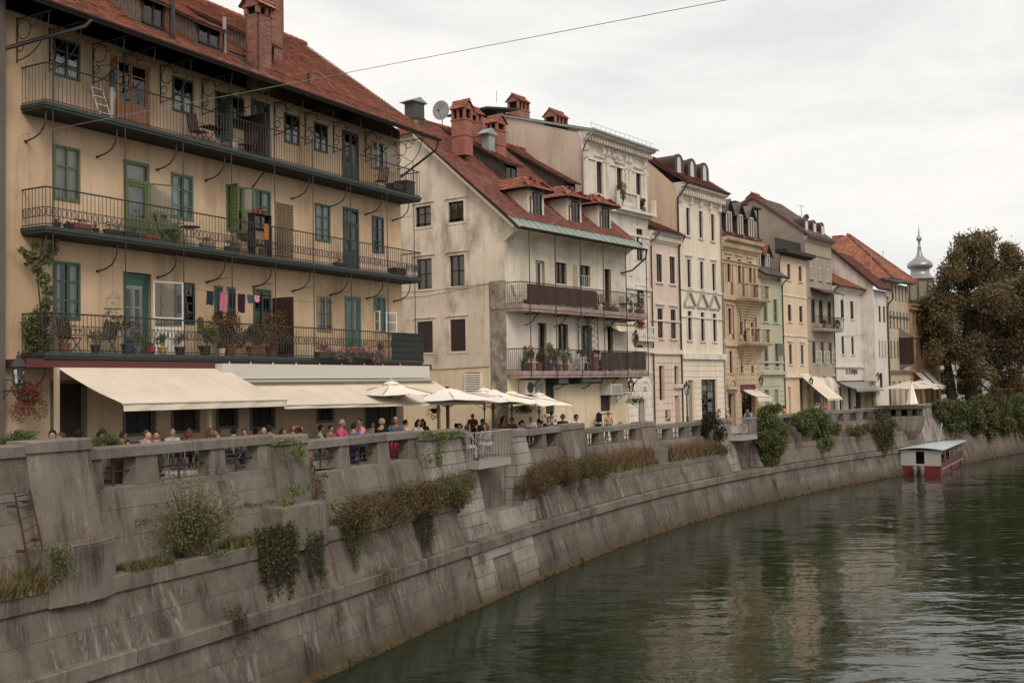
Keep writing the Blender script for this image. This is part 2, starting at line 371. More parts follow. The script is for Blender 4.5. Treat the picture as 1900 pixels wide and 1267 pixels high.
# core behind everything, slightly recessed (shows in the joints)
mb=MB()
strip(mb,5,PJ[0]+.3,[(.05,-1),(.05,0),(.52,1.8),(.55,2.0),(.93,3.3),(1.3,3.6),(1.84,4.9),(2.35,4.9),(2.35,-1)])
strip(mb,PJ[0]+.3,PJ[1]-.3,[(.05,-1),(.05,0),(.52,1.8),(.55,2.03),(2.3,2.03),(2.3,-1)])
strip(mb,PJ[1]-.3,63.6,[(.05,-1),(.05,0),(.52,1.8),(.55,2.0),(.88,3.0),(1.3,3.25),(1.72,4.28),(2.3,4.28),(2.3,-1)])
strip(mb,63.6,68.2,[(.05,-1),(.05,0),(.52,1.8),(.55,2.03),(2.3,2.03),(2.3,-1)])
strip(mb,68.2,86,[(.05,-1),(.05,0),(.52,1.8),(.55,2.0),(.88,3.0),(1.3,3.25),(1.72,4.2),(2.3,4.2),(2.3,-1)])
mb.build('wall_core',CONC2,QW)
rr=random.Random(3)
def pxt(px,o=1.8): return wp(px,840,o)[0]
def blocks(t0,t1,zs,offf,w,m,name='stone_block',dep=.04,gap=.008,avoid=None):
    for ci,(z0,z1) in enumerate(zip(zs,zs[1:])):
        t=t0+(rr.uniform(-w,0) if ci%2 else 0)
        while t<t1:
            ww=w*rr.uniform(.8,1.25); a=max(t,t0); b=min(t+ww,t1)
            if b-a>.15 and not (avoid and avoid(a,b,z0,z1)):
                d=rr.uniform(-.004,.006); k=MB(); ga=gap/2
                o0=offf(z0)-d; o1=offf(z1)-d
                p=[wall(a+ga,o0,z0+ga),wall(b-ga,o0,z0+ga),wall(b-ga,o0+dep+.05,z0+ga),wall(a+ga,o0+dep+.05,z0+ga),wall(a+ga,o1,z1-ga),wall(b-ga,o1,z1-ga),wall(b-ga,o1+dep+.05,z1-ga),wall(a+ga,o1+dep+.05,z1-ga)]
                k.hexa(p).build(name,m,QW)
            t+=ww
lower=lambda z:.265*z
mid=lambda z:.5+.33*(z-2.0)
# pilaster strips of pale limestone on the lower wall under the stone piers
lime_t=[(37.0,39.5),(42.6,44.2),(46.0,47.0),(63.2,65.0),(67.2,68.6)]
inl=lambda a,b: any(a<q and b>p for p,q in lime_t)
blocks(16,37,[0.0,.6,1.2,1.76],lower,2.1,CONC2)
blocks(44.3,63,[0.0,.6,1.2,1.76],lower,1.9,CONC2)
pa,pb,pc_,pd=[pxt(q,.25) for q in (878,914,950,990)]
blocks(37,pa,[0.0,.6,1.2,1.76],lower,2.0,CONC2); blocks(pa,pb,[0,.45,.9,1.35,1.76],lambda z:.265*z-.05,.85,LIME,gap=.02); blocks(pc_,pd,[0,.45,.9,1.35,1.76],lambda z:.265*z-.05,.85,LIME,gap=.02); blocks(pb,pc_,[1.35,1.76],lambda z:.265*z-.05,1.3,LIME,gap=.02); blocks(pb,pc_,[0.0,.65,1.35],lambda z:.265*z+.03,1.8,CONC2); blocks(pd,44.3,[0,.6,1.2,1.76],lower,1.4,CONC2)
blocks(63,68.6,[0,.6,1.2,1.76],lower,1.6,CONC2)
strip(MB(),68.6,86,[(0,-.5),(.47,1.76),(.6,1.76),(.2,-.5)]).build('wall_face',CONC2,QW)
strip(MB(),5,16,[(0,-.5),(.47,1.76),(.6,1.76),(.2,-.5)]).build('wall_face',CONC2,QW)
strip(MB(),16,68.6,[(-.02,-.8),(-.02,.0),(.1,.0),(.2,-.8)]).build('wall_footing',CONC2,QW)
blocks(16,PJ[0]+.3,[2.1,2.68,3.27],mid,2.3,CONC2)
blocks(PJ[1],63.2,[2.1,2.56,2.98],mid,2.2,CONC2)
strip(MB(),68.4,86,[(.5,2.1),(.83,2.98),(.95,2.98),(.7,2.1)]).build('wall_face',CONC,QW)
# upper wall panels
up=lambda z:1.3+.275*(z-3.62)
up2=lambda z:1.3+.325*(z-3.27)
blocks(16,22.7,[3.62,4.3,4.9,5.33],up,2.6,CONC)
blocks(22.7,30.2,[3.62,4.3,4.9,5.33],up,2.4,CONC); blocks(30.2,PJ[0],[3.62,4.4,5.05],up,2.4,CONC)
blocks(PJ[1],49.7,[3.27,4.0,4.73],up2,2.4,CONC); blocks(49.7,56.2,[3.27,3.9,4.5],up2,2.4,CONC); blocks(56.2,63.2,[3.27,3.9,4.33],up2,2.4,CONC)
strip(MB(),68.2,86,[(1.3,3.27),(1.64,4.25),(1.9,4.25),(1.6,3.27)]).build('wall_face',CONC,QW)
# ledge bands, laid stone by stone
def band(t0,t1,o,z0,z1,dep,w,name,m,zsl=0):
    t=t0
    while t<t1-.1:
        b=min(t1,t+w*rr.uniform(.85,1.15)); k=MB(); d=rr.uniform(0,.012); q=zsl*(t-20)
        strip(k,t+.006,b-.006,[(o-d,z0+q),(o-d,z1-.03+q),(o+.03-d,z1+q),(o+dep,z1+.02+q),(o+dep,z0+q)],step=1.5).build(name,m,QW); t=b
band(5,PJ[0],.34,1.76,2.11,.42,2.2,'ledge_stone',CONC,-.002); band(PJ[0],68.6,.30,1.74,2.08,.42,2.2,'ledge_stone',CONC,-.001); band(68.6,86,.34,1.7,2.0,.42,3,'ledge_stone',CONC)
band(5,PJ[0]+.2,.84,3.27,3.62,.30,2.2,'ledge_stone',CONC); band(PJ[1],63.2,.8,2.98,3.27,.30,2.2,'ledge_stone',CONC); band(68.4,86,.8,2.98,3.27,.30,3,'ledge_stone',CONC)
for a,b,z in ((5,PJ[0],3.56),(PJ[1],63.2,3.2),(68.4,86,3.2)): struct(strip(MB(),a,b,[(1.12,z),(1.12,z+.03),(1.5,z+.03),(1.5,z)]).build('planter_soil',EARTH))
# algae fringe at the waterline
mb=MB(); t=10
while t<118:
    w=rr.uniform(.08,.34); h=rr.uniform(.04,.17)*(1.6 if rr.random()<.15 else 1); strip(mb,t,t+w,[(-.02-rr.uniform(0,.09),-.2),(-.02-rr.uniform(0,.06),h*.45),(.01+.26*h,h),(.3,h),(.3,-.2)],step=.4); t+=w*rr.uniform(.9,1.0)
struct(mb.build('algae_fringe',MOSS))
# parapet: bays of coping, sill, posts, bars ; piers
def pbox(t0,t1,o0,o1,z0,z1,m,name,fl=0,fr=0,parent=QW,bat=0):
    """box in quay coordinates; fl/fr widen the foot, bat pushes the foot out"""
    p=[wall(t0-fl,o0-bat,z0),wall(t1+fr,o0-bat,z0),wall(t1+fr,o1,z0),wall(t0-fl,o1,z0),wall(t0,o0,z1),wall(t1,o0,z1),wall(t1,o1,z1),wall(t0,o1,z1)]
    return MB().hexa(p).build(name,m,parent)
def coping(t0,t1,z,w=2.4,o0=1.72,o1=2.22,h=.24):
    n=max(1,round((t1-t0)/w)); 
    for i in range(n):
        a=t0+(t1-t0)*i/n+.005; b=t0+(t1-t0)*(i+1)/n-.005
        k=MB(); strip(k,a,b,[(o0,z-h),(o0-.005,z-.03),(o0+.03,z),(o1-.03,z+.01),(o1,z-h)],step=1.3).build('coping_stone',COPE,QW)
def openings(t0,t1,zt,zs,gaps,o0=1.78,o1=2.16):
    """posts fill what is left between the gaps"""
    cur=t0
    for a,b in gaps+[(t1,t1)]:
        if a-cur>.05: pbox(cur,a,o0,o1,zs,zt-.24,CONC,'post',fl=.06 if cur>t0 else 0,fr=.06 if a<t1 else 0,bat=.02)
        cur=b
    for a,b in gaps:
        c=(a+b)/2; k=MB(); zm=zs+(zt-.24-zs)*.5
        k.tube([wall(c,1.97,zs),wall(c,1.97,zt-.24)],.028,6); k.tube([wall(a-.02,1.97,zm),wall(b+.02,1.97,zm)],.022,5); k.build('iron_bar',IRON,QW)
    strip(MB(),t0,t1,[(1.75,zs-.16),(1.75,zs-.02),(1.79,zs),(2.3,zs+.01),(2.3,zs-.16)],step=1.5).build('sill_stone',COPE,QW)
def bay(px0,px1,zt,zs,gp,lastt=None):
    t0=pxt(px0) if px0 else 14; t1=pxt(px1); coping(t0,t1,zt); openings(t0,t1,zt,zs,[(pxt(a),pxt(b)) for a,b in gp])
def pier(px0,px1,zt,zb,m=CONC,o0=1.74,o1=2.26,pr=.42,fl=.0,fr=.22,cz=.24):
    t0=pxt(px0); t1=pxt(px1); pbox(t0,t1,o0,o1+.1,zb,zt-cz,m,'pier',fl=fl,fr=fr,bat=pr); coping(t0-.04,t1+.04,zt,w=6,o0=o0-.06,o1=o1+.06,h=cz)
bay(None,45,6.42,5.45,[(-14,14)]) if False else None
t45=pxt(45); coping(14,t45,6.46); openings(14,t45,6.46,5.5,[(14.6,15.8),(16.4,17.6),(18.2,t45-.75)])
pier(45,161,6.52,3.7,fr=.42)
bay(162,502,6.28,5.38,[(187,252),(290,390),(415,478)])
pier(502,564,6.22,3.7,fr=.4,fl=.1)
bay(565,775,6.02,5.1,[(578,628),(646,700),(720,757)])
# stone pier 3, lookout 1, stone pier 4
def ashlar(px0,px1,z1,z0,o0,bat,m=LIME,co=.45,cw=.62,fl=.15,fr=.15):
    t0=pxt(px0); t1=pxt(px1); z=z0; i=0; H=z1-z0
    pbox(t0+.03,t1-.03,o0+.03,2.5,z0,z1,CONC2,'pier_core',fl=fl,fr=fr,bat=bat)
    while z<z1-.05:
        zt=min(z1,z+co); f0=(z1-z)/H; f1=(z1-zt)/H; a0=t0-fl*f0; a1=t1+fr*f0; b0=t0-fl*f1; b1=t1+fr*f1; n=max(1,round((t1-t0)/cw)); cuts=[0]+[ (j+(.5 if i%2 else 0)*(.6))/n for j in range(1,n)]+[1]
        for c0,c1 in zip(cuts,cuts[1:]):
            oA=o0-bat*f0+rr.uniform(-.008,.008); oB=o0-bat*f1+rr.uniform(-.012,.012); g_=.013
            L0=a0+(a1-a0)*c0+g_; L1=a0+(a1-a0)*c1-g_; U0=b0+(b1-b0)*c0+g_; U1=b0+(b1-b0)*c1-g_
            d=1.0 if (c0==0 or c1==1) else .2
            MB().hexa([wall(L0,oA,z+g_),wall(L1,oA,z+g_),wall(L1,oA+d,z+g_),wall(L0,oA+d,z+g_),wall(U0,oB,zt-g_),wall(U1,oB,zt-g_),wall(U1,oB+d,zt-g_),wall(U0,oB+d,zt-g_)]).build('stone_block',m,QW)
        z=zt; i+=1
ashlar(775,860,5.66,2.05,1.55,.75); coping(pxt(775)-.04,pxt(858),5.93,w=9,o0=1.45,o1=2.35,h=.26)
ashlar(936,962,5.45,2.05,1.45,.6,cw=.8,fl=.1,fr=.35); coping(pxt(937),pxt(962)+.04,5.7,w=9,o0=1.4,o1=2.3,h=.25)
ta,tb=pxt(864),pxt(938)
pbox(ta,tb,1.75,2.3,2.05,4.7,CONC2,'recess_wall'); pbox(ta,tb,1.0,1.75,2.05,2.75,LIME,'recess_plinth',bat=.25)
def lookout(pxa,pxb,pxc,zt,o_in,o_out,label,prx=0,h=.17):
    t0=pxt(pxa,1.35); ta_=pxt(pxb,o_out); tb_=pxt(pxc,o_out); t1=tb_+.35
    T=thing('lookout_platform',label,'lookout'); k=MB()
    f=[wall(t0,o_in,0),wall(t1-.2,o_in,0),wall(tb_,o_out,0),wall(ta_,o_out,0)]
    k.prismz([(p[0],p[1]) for p in f],zt-.26,zt); k.build('platform_slab',GREYP,T)
    rail=MB(); bars=MB(); path=[f[0],f[3],f[2],f[1]]
    for a,b in zip(path,path[1:]):
        a=Vector((a[0],a[1],zt)); b=Vector((b[0],b[1],zt)); n=max(2,int((b-a).length/.13))
        rail.tube([a+Vector((0,0,h+.88)),b+Vector((0,0,h+.88))],.028,6)
        for i in range(n+1): p=a+(b-a)*i/n; bars.tube([p-Vector((0,0,.12)),p+Vector((0,0,h+.88))],.012,4)
    rail.build('handrail',GREYP,T); bars.build('balusters',GREYP,T,kind='stuff')
    return t0,t1
lookout(868,888,948,4.75,1.85,.8,'pale metal lookout platform with diners, jutting from the nearer stone bay of the quay wall')
# bays beyond
bay(963,1040,5.62,4.75,[(968,1006),(1013,1035)])
pier(1040,1081,5.68,3.3,fr=.3)
bay(1082,1188,5.38,4.53,[(1089,1111),(1120,1148),(1157,1180)])
pier(1188,1213,5.43,3.3,fr=.2)
bay(1214,1305,5.2,4.35,[(1221,1240),(1248,1271),(1280,1297)])
ashlar(1305,1350,5.02,2.05,1.6,.6,fl=.1,fr=.1,cw=.7); coping(pxt(1303),pxt(1351),5.24,w=9,o0=1.5,o1=2.3,h=.23)
ta,tb=pxt(1352),pxt(1392); pbox(ta,tb+.2,1.8,2.3,2.05,4.1,CONC2,'recess_wall')
ashlar(1392,1409,4.1,2.05,1.55,.5,fl=.1,fr=.1,cw=1.2)
lookout(1352,1376,1406,4.15,1.9,.75,'pale metal lookout platform with a parked bicycle, beside the round green shrub')
coping(pxt(1407),pxt(1420),5.22,w=9); pbox(pxt(1407),pxt(1420),1.78,2.2,4.1,5.0,CONC,'post')
t0=pxt(1420); bays=[(pxt(1420),pxt(1528)),(pxt(1548),pxt(1640))]
for a,b in bays:
    n=4; w=(b-a)/n; coping(a,b,5.2,w=3); openings(a,b,5.2,4.35,[(a+w*i+.45,a+w*(i+1)-.35) for i in range(n)])
pier(1528,1548,5.24,3.2)
# round turret (corbelled bastion)
tc_=pxt(1676,1.5); cx,cy,_=wall(tc_,1.75); k=MB()
pro=[(.15,2.0),(.9,2.35),(1.6,2.75),(2.1,3.3),(2.35,3.9),(2.42,4.3),(2.42,4.34),(2.36,4.34),(2.36,4.45)]
k.lathe([(r*.82,z) for r,z in pro],(cx,cy),28); k.build('turret_corbel',CONC,QW,smooth=False)
k=MB(); k.lathe([(1.86,4.3),(1.86,4.5),(1.5,4.5),(1.5,4.3)],(cx,cy),28); k.lathe([(1.86,5.0),(1.97,5.02),(1.97,5.25),(1.55,5.27),(1.55,5.0)],(cx,cy),28)
for i in range(13):
    th=2*math.pi*i/13; dx,dy=math.cos(th),math.sin(th); P_=[(cx+dx*r_-dy*w_,cy+dy*r_+dx*w_) for r_,w_ in ((1.84,-.2),(1.84,.2),(1.55,.2),(1.55,-.2))]; k.prismz(P_,4.5,5.0); k.build('turret_parapet',CONC,QW)
# wall beyond the turret
te=pxt(1732); a=pxt(1690)
strip(MB(),a,te,[(.24,-.5),(.54,2),(1.14,4.2),(1.24,5.05),(2.2,5.05),(2.2,-.5)]).build('wall_core',CONC2,QW); blocks(a,te,[.0,.6,1.2,1.8,2.4,3.0,3.6,4.2,5.02],lambda z:.26+.13*z if z<2 else (.52+.27*(z-2) if z<4.2 else 1.12+.1*(z-4.2)),1.6,LIME); coping(a,te+.3,5.27,o0=1.12,o1=2.25,w=3)
mb=MB(); strip(mb,86,te,[(0,-1),(0,0),(.5,2),(1.3,4.15),(2.3,4.15),(2.3,-1)]); mb.build('wall_face',CONC2,QW)
strip(MB(),te,240,[(0,-1),(0,0),(.5,2),(1.3,4.3),(1.4,5.0),(1.9,5.0),(2.0,-1)],step=4).build('wall_face',CONC2,QW)
# plinth blocks on the shelf
def plinth(p0,p1,pyt,oo,depth,z1,z0,lab):
    t0=wp(p0,pyt,oo)[0]; t1=wp(p1,pyt,oo)[0]
    k=MB(); pts=[(t0,1.5),(t0,oo+.12),(t0+.5,oo),(t1-.45,oo),(t1,oo+.2),(t1,1.6)]
    P=[wall(a,b)[:2] for a,b in pts]; k.prismz(P[::-1],z0,z1)
    P2=[wall(a+(.04 if i<3 else -.04),b+.03)[:2] for i,(a,b) in enumerate(pts)]; k.prismz(P2[::-1],z1,z1+.05)
    k.build('plinth_block',CONC,QW)
plinth(100,228,1003,.68,.5,4.36,3.25,'')
plinth(530,622,935,.7,.5,4.34,3.25,'')
plinth(1206,1246,830,.9,.4,3.98,3.25,'')
plinth(1118,1136,845,.95,.4,3.6,3.25,'')
plinth(1466,1492,805,.95,.4,3.9,3.25,'')
# iron ladder on the near wall
la=thing('wall_ladder','rusty iron ladder fixed to the quay wall at the left edge of the view','ladder')
RUST=flat('rusty_iron',rgb('3a2119'),.8,col2=rgb('5a3323'),scale=12)
a0=wp(24,912,1.55); a1=wp(50,1045,1.15); b0=wp(52,908,1.55); b1=wp(77,1020,1.15)
A0,A1=Vector(wall(a0[0],1.5,a0[1])),Vector(wall(a1[0],1.1,a1[1])); B0,B1=Vector(wall(b0[0],1.5,b0[1])),Vector(wall(b1[0],1.1,b1[1]))
for p,q in ((A0,A1),(B0,B1)): MB().tube([p,q],.022,5).build('stile',RUST,la)
for i in range(6): f=(i+.4)/6; MB().tube([A0.lerp(A1,f),B0.lerp(B1,f)],.012,4).build('rung',RUST,la)
for f in (.2,.83):
    for p,q in ((A0,A1),(B0,B1)): c=p.lerp(q,f); MB().hexa([(c.x-.2,c.y-.02,c.z-.03),(c.x,c.y-.02,c.z-.03),(c.x,c.y+.02,c.z-.03),(c.x-.22,c.y+.06,c.z-.03),(c.x-.2,c.y-.02,c.z+.03),(c.x,c.y-.02,c.z+.03),(c.x,c.y+.02,c.z+.03),(c.x-.22,c.y+.06,c.z+.03)]).build('wall_bracket',RUST,la)
# drain pipe curving over the ledge
pt=wp(165,1085,.85); k=MB(); c=Vector(wall(pt[0],.82,pt[1])); e1=Vector(wall(pt[0]-2.6,1.0,3.68)); e2=Vector(wall(pt[0]-.5,.95,3.68))
path=[e1,e2,e2+Vector(wall(pt[0],.7,3.66))*0+Vector((0,0,.02)),Vector(wall(pt[0]-.1,.82,3.66)),Vector(wall(pt[0]+.05,.74,3.5)),Vector(wall(pt[0]+.02,.74,3.32)),Vector(wall(pt[0]-.12,.76,3.2))]
tag(k.tube(path,.028,7).build('drain_hose',flat('grey_hose',rgb('9a948a'),.6),smooth=True),'thin grey hose lying along the ledge and curving down over its edge','hose')
# ================================================================ building kit (local frame: x along the facade, y inwards, z up)
def wallmesh(x0,x1,z0,z1,ops,m,name,parent,y=0,rev=.5,thick=.5,dark=DARK,top=None,loc=None,rz=None,kind=None,mats=None,zf=None):
    """wall face with real openings, reveals and a dark room behind each"""
    k=MB(); ops=[o for o in ops if o[0]<x1 and o[1]>x0]
    xs=sorted({x0,x1,*[min(max(v,x0),x1) for o in ops for v in o[:2]]}); zs=sorted({z0,z1,*[min(max(v,z0),z1) for o in ops for v in o[2:4]]})
    for a,b in zip(zs,zs[1:]):
        run=None
        for c,d in zip(xs,xs[1:]):
            mx,mz=(c+d)/2,(a+b)/2; hole=any(o[0]<mx<o[1] and o[2]<mz<o[3] for o in ops)
            if hole:
                if run is not None: k.quad((run,y,a),(c,y,a),(c,y,b),(run,y,b)); run=None
            elif run is None: run=c
        if run is not None: k.quad((run,y,a),(x1,y,a),(x1,y,b),(run,y,b))
    for o in ops:
        a,b,c,d=o[:4]; q=y+rev
        k.quad((a,y,c),(a,y,d),(a,q,d),(a,q,c)); k.quad((b,y,c),(b,q,c),(b,q,d),(b,y,d)); k.quad((a,y,d),(b,y,d),(b,q,d),(a,q,d)); k.quad((a,y,c),(a,q,c),(b,q,c),(b,y,c))
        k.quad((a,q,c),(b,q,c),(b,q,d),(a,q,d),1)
    if top: # gable polygon above z1 : list of (x,z)
        k.add([(x,y,z) for x,z in top],[tuple(range(len(top)))])
    return k.build(name,[m,dark],parent,loc,rz,kind=kind)
def window(parent,r,fm,y=.14,cols=2,rows=(.62,),t=.055,curtain=.0,trim=None,sill=None,panes=True,name='window',bars=False,tw=.1,tp=.03,sillm=None,cm=None,glass=None,hood=None,mull=.03):
    u0,u1,z0,z1=r; k=MB(); d=.05
    k.box(u0,u0+t,y,y+d,z0,z1); k.box(u1-t,u1,y,y+d,z0,z1); k.box(u0+t,u1-t,y,y+d,z0,z0+t); k.box(u0+t,u1-t,y,y+d,z1-t,z1)
    xs=[u0+t]+[u0+(u1-u0)*i/cols for i in range(1,cols)]+[u1-t]; zs=[z0+t]+[z0+(z1-z0)*f for f in rows]+[z1-t]
    for x in xs[1:-1]: k.box(x-mull,x+mull,y-.01,y+d-.01,z0+t,z1-t)
    for z in zs[1:-1]: k.box(u0+t,u1-t,y+.005,y+d-.012,z-mull*.8,z+mull*.8)
    mats=[fm,cm or CURT_REFL,GLASS if glass is None else glass]
    if curtain:
        if curtain==.5: k.quad((u0,y+.1,z0),(u1,y+.1,z0),(u1,y+.1,z0+(z1-z0)*.52),(u0,y+.1,z0+(z1-z0)*.52),1)  # half-height pale sheet
        elif curtain>=1: k.quad((u0,y+.14,z0),(u1,y+.14,z0),(u1,y+.14,z1),(u0,y+.14,z1),1)
        else:
            w=(u1-u0)*curtain/2; n=4
            for a in (u0,u1-w):
                for i in range(n): k.quad((a+w*i/n,y+.12+.03*(i%2),z0),(a+w*(i+1)/n,y+.12+.03*((i+1)%2),z0),(a+w*(i+1)/n,y+.12+.03*((i+1)%2),z1),(a+w*i/n,y+.12+.03*(i%2),z1),1)
    if not panes: k.quad((u0+t,y+.03,z0+t),(u1-t,y+.03,z0+t),(u1-t,y+.03,z1-t),(u0+t,y+.03,z1-t),2)
    w=k.build(name,mats,parent)
    if panes:
        for a,b in zip(xs,xs[1:]):
            for c,dd in zip(zs,zs[1:]): MB().quad((a,y+.03,c),(b,y+.03,c),(b,y+.03,dd),(a,y+.03,dd)).build('pane',mats[2],w)
    if trim:
        k=MB(); q=tw; k.box(u0-q,u0,-tp,.03,z0-.02,z1+q); k.box(u1,u1+q,-tp,.03,z0-.02,z1+q); k.box(u0,u1,-tp,.03,z1,z1+q)
        k.build('window_trim',trim,w if panes or True else parent)
    if sill is not None: MB().box(u0-.12,u1+.12,-.12,.1,z0-.1,z0).build('sill',sill,w)
    if hood is not None: MB().box(u0-tw-.08,u1+tw+.08,-.16,0.0,z1+tw+.1,z1+tw+.19).box(u0-tw-.02,u1+tw+.02,-.10,0.0,z1+tw+.03,z1+tw+.1).build('hood',hood,w)
    if bars:
        b=MB(); n=5
        for i in range(1,n): b.tube([(u0+(u1-u0)*i/n,y-.06,z0),(u0+(u1-u0)*i/n,y-.06,z1)],.012,4)
        for f in (.15,.5,.85): b.tube([(u0,y-.06,z0+(z1-z0)*f),(u1,y-.06,z0+(z1-z0)*f)],.01,4)
        b.build('window_bars',IRON,w)
    return w
def door(parent,r,fm,y=.14,leaf=None,cols=2,low=.42,curtain=0,name='door',rows=(),trans=0,t=.07,solid=False,trim=None,cm=None):
    u0,u1,z0,z1=r; k=MB(); d=.06; zt=z1-(z1-z0)*trans if trans else z1
    k.box(u0,u0+t,y-.02,y+d,z0,z1); k.box(u1-t,u1,y-.02,y+d,z0,z1); k.box(u0+t,u1-t,y-.02,y+d,z1-t,z1)
    if trans: k.box(u0+t,u1-t,y-.02,y+d,zt-t/2,zt+t/2)
    zl=z0+(zt-z0)*low if not solid else zt-t; w=(u1-u0-2*t)/cols
    gl=[]
    for i in range(cols):
        a=u0+t+w*i; b=a+w
        k.box(a+.01,b-.01,y,y+.04,z0,zl); k.box(a+.08,b-.08,y-.012,y,z0+.1,zl-.1)
        if not solid:
            k.box(a+.01,a+.07,y,y+.04,zl,zt-t/2); k.box(b-.07,b-.01,y,y+.04,zl,zt-t/2); k.box(a+.07,b-.07,y,y+.04,zt-t-.04,zt-t/2)
            for f in rows: z=zl+(zt-zl)*f; k.box(a+.07,b-.07,y,y+.035,z-.02,z+.02)
            gl.append((a+.07,b-.07,zl,zt-t-.04))
    if trans: gl.append((u0+t,u1-t,zt+t/2,z1-t))
    if curtain: k.quad((u0+t,y+.14,zl),(u1-t,y+.14,zl),(u1-t,y+.14,z1),(u0+t,y+.14,z1),1)
    o=k.build(name,[fm,cm or CURT_REFL],parent)
    for a,b,c,dd in gl: MB().quad((a,y+.02,c),(b,y+.02,c),(b,y+.02,dd),(a,y+.02,dd)).build('pane',GLASS,o)
    MB().box(u0+(u1-u0)*.5-.1,u0+(u1-u0)*.5-.04,y-.06,y-.01,z0+1.0,z0+1.03).build('handle',IRON,o)
    if trim: MB().box(u0-.13,u0,-.04,.05,z0,z1+.13).box(u1,u1+.13,-.04,.05,z0,z1+.13).box(u0,u1,-.04,.05,z1,z1+.13).build('door_trim',trim,o)
    return o
def shutter(parent,u,z0,z1,w,m,ang=0,y=-.02,name='shutter',glassy=False,slats=12):
    """leaf hinged at u, opened outward by ang degrees from the wall plane towards +x (neg: towards -x)"""
    o=MB(); t=.05
    o.box(0,t,-.02,.02,0,z1-z0); o.box(w-t,w,-.02,.02,0,z1-z0); o.box(t,w-t,-.02,.02,0,t); o.box(t,w-t,-.02,.02,z1-z0-t,z1-z0)
    if glassy and name=='door_leaf': o.box(t,w-t,-.015,.015,t,(z1-z0)*.38)
    if glassy: o.box(t,w-t,-.015,.015,(z1-z0)*.5-.02,(z1-z0)*.5+.02); o.quad((t,0,t),(w-t,0,t),(w-t,0,z1-z0-t),(t,0,z1-z0-t),1)
    else:
        n=slats; H=z1-z0-2*t
        for i in range(n): z=t+H*i/n; o.hexa([(t,-.015,z),(w-t,-.015,z),(w-t,.0,z+.01),(t,.0,z+.01),(t,0,z+H/n*.9),(w-t,0,z+H/n*.9),(w-t,.015,z+H/n),(t,.015,z+H/n)])
    return o.build(name,[m,GLASS],parent,(u,y,z0),R(ang))
def tilemat(name,h,h2,h3=None): return mat(name,rgb(h),.85,rgb(h2),.7,.75,rgb(h3) if h3 else rgb('4a3a32'),1.3,.45,0,0,30,island=.32,spec=.2)
def tiles(name,A,U,D,nu,nd,m,parent,th=.018,jit=.006,clip=None,kind='stuff',tw=None,rnd=True):
    """overlapping clay tiles on a slope. A bottom-left corner, U unit along the eave, D unit up the slope; tile = length/nu by length/nd"""
    A=Vector(A); U=Vector(U); D=Vector(D); lu,ld=U.length,D.length; U=U/lu; D=D/ld; Nn=U.cross(D).normalized()
    if Nn.z<0: Nn=-Nn
    du,dd=lu/nu,ld/nd; V=[];Fc=[]
    r_=np.random.default_rng(int(abs(A.x*31+A.y*17+nu))%9999)
    for j in range(nd):
        off=.5*(j%2)
        for i in range(-1 if off else 0,nu):
            a=(i+off)*du; b=a+du*.97; a=max(a,0); b=min(b,lu)
            if b-a<du*.2: continue
            c=(a+b)/2
            if clip and not clip(c,j*dd,lu,ld): continue
            e=r_.uniform(-jit,jit); y0=j*dd-dd*.06+e; y1=min((j+1)*dd+dd*.08,ld+.02); h0=th*1.9+r_.uniform(0,jit); 
            P=A+U*a+D*y0; Q=A+U*b+D*y0; Rr=A+U*b+D*y1; S=A+U*a+D*y1
            n=len(V); M=A+U*c+D*(y0-dd*.10)
            V+= [P+Nn*h0,Q+Nn*h0,Rr+Nn*.004,S+Nn*.004,P+Nn*(h0-th),Q+Nn*(h0-th),M+Nn*h0,M+Nn*(h0-th)]
            Fc+=[(n,n+6,n+1,n+2,n+3),(n+4,n+7,n+6,n),(n+7,n+5,n+1,n+6),(n,n+3,n+4),(n+1,n+5,n+2)]
    k=MB(); k.v=[tuple(v) for v in V]; k.f=Fc; k.m=[0]*len(Fc)
    return k.build(name,m,parent,kind=kind)
def ridge_caps(name,a,b,m,parent,r=.13,step=.36):
    a=Vector(a);b=Vector(b);n=max(1,int((b-a).length/step)); k=MB()
    for i in range(n):
        p=a.lerp(b,i/n); q=a.lerp(b,(i+1.12)/n); k.tube([p,q],[r,r*.84],7)
    return k.build(name,m,parent,kind='stuff')
def brickshaft(parent,x0,x1,y0,y1,z0,z1,m,mm,name='chimney',bh=.075,bl=.25):
    core=MB().box(x0+.012,x1-.012,y0+.012,y1-.012,z0,z1).build(name,mm,parent); k=MB(); z=z0; j=0
    while z<z1-.02:
        for (a,b,fx) in ((x0,x1,0),(y0,y1,1)):
            L_=b-a; n=max(1,round(L_/bl)); w=L_/n
            for i in range(-1,n+1):
                s=a+w*i+(w/2 if j%2 else 0); e=s+w-.012; s=max(s,a); e=min(e,b)
                if e-s<.03: continue
                if fx==0: k.box(s,e,y0,y0+.06,z,z+bh-.012); k.box(s,e,y1-.06,y1,z,z+bh-.012)
                else: k.box(x0,x0+.06,s,e,z,z+bh-.012); k.box(x1-.06,x1,s,e,z,z+bh-.012)
        z+=bh; j+=1
    k.build('bricks',m,core,kind='stuff'); return core
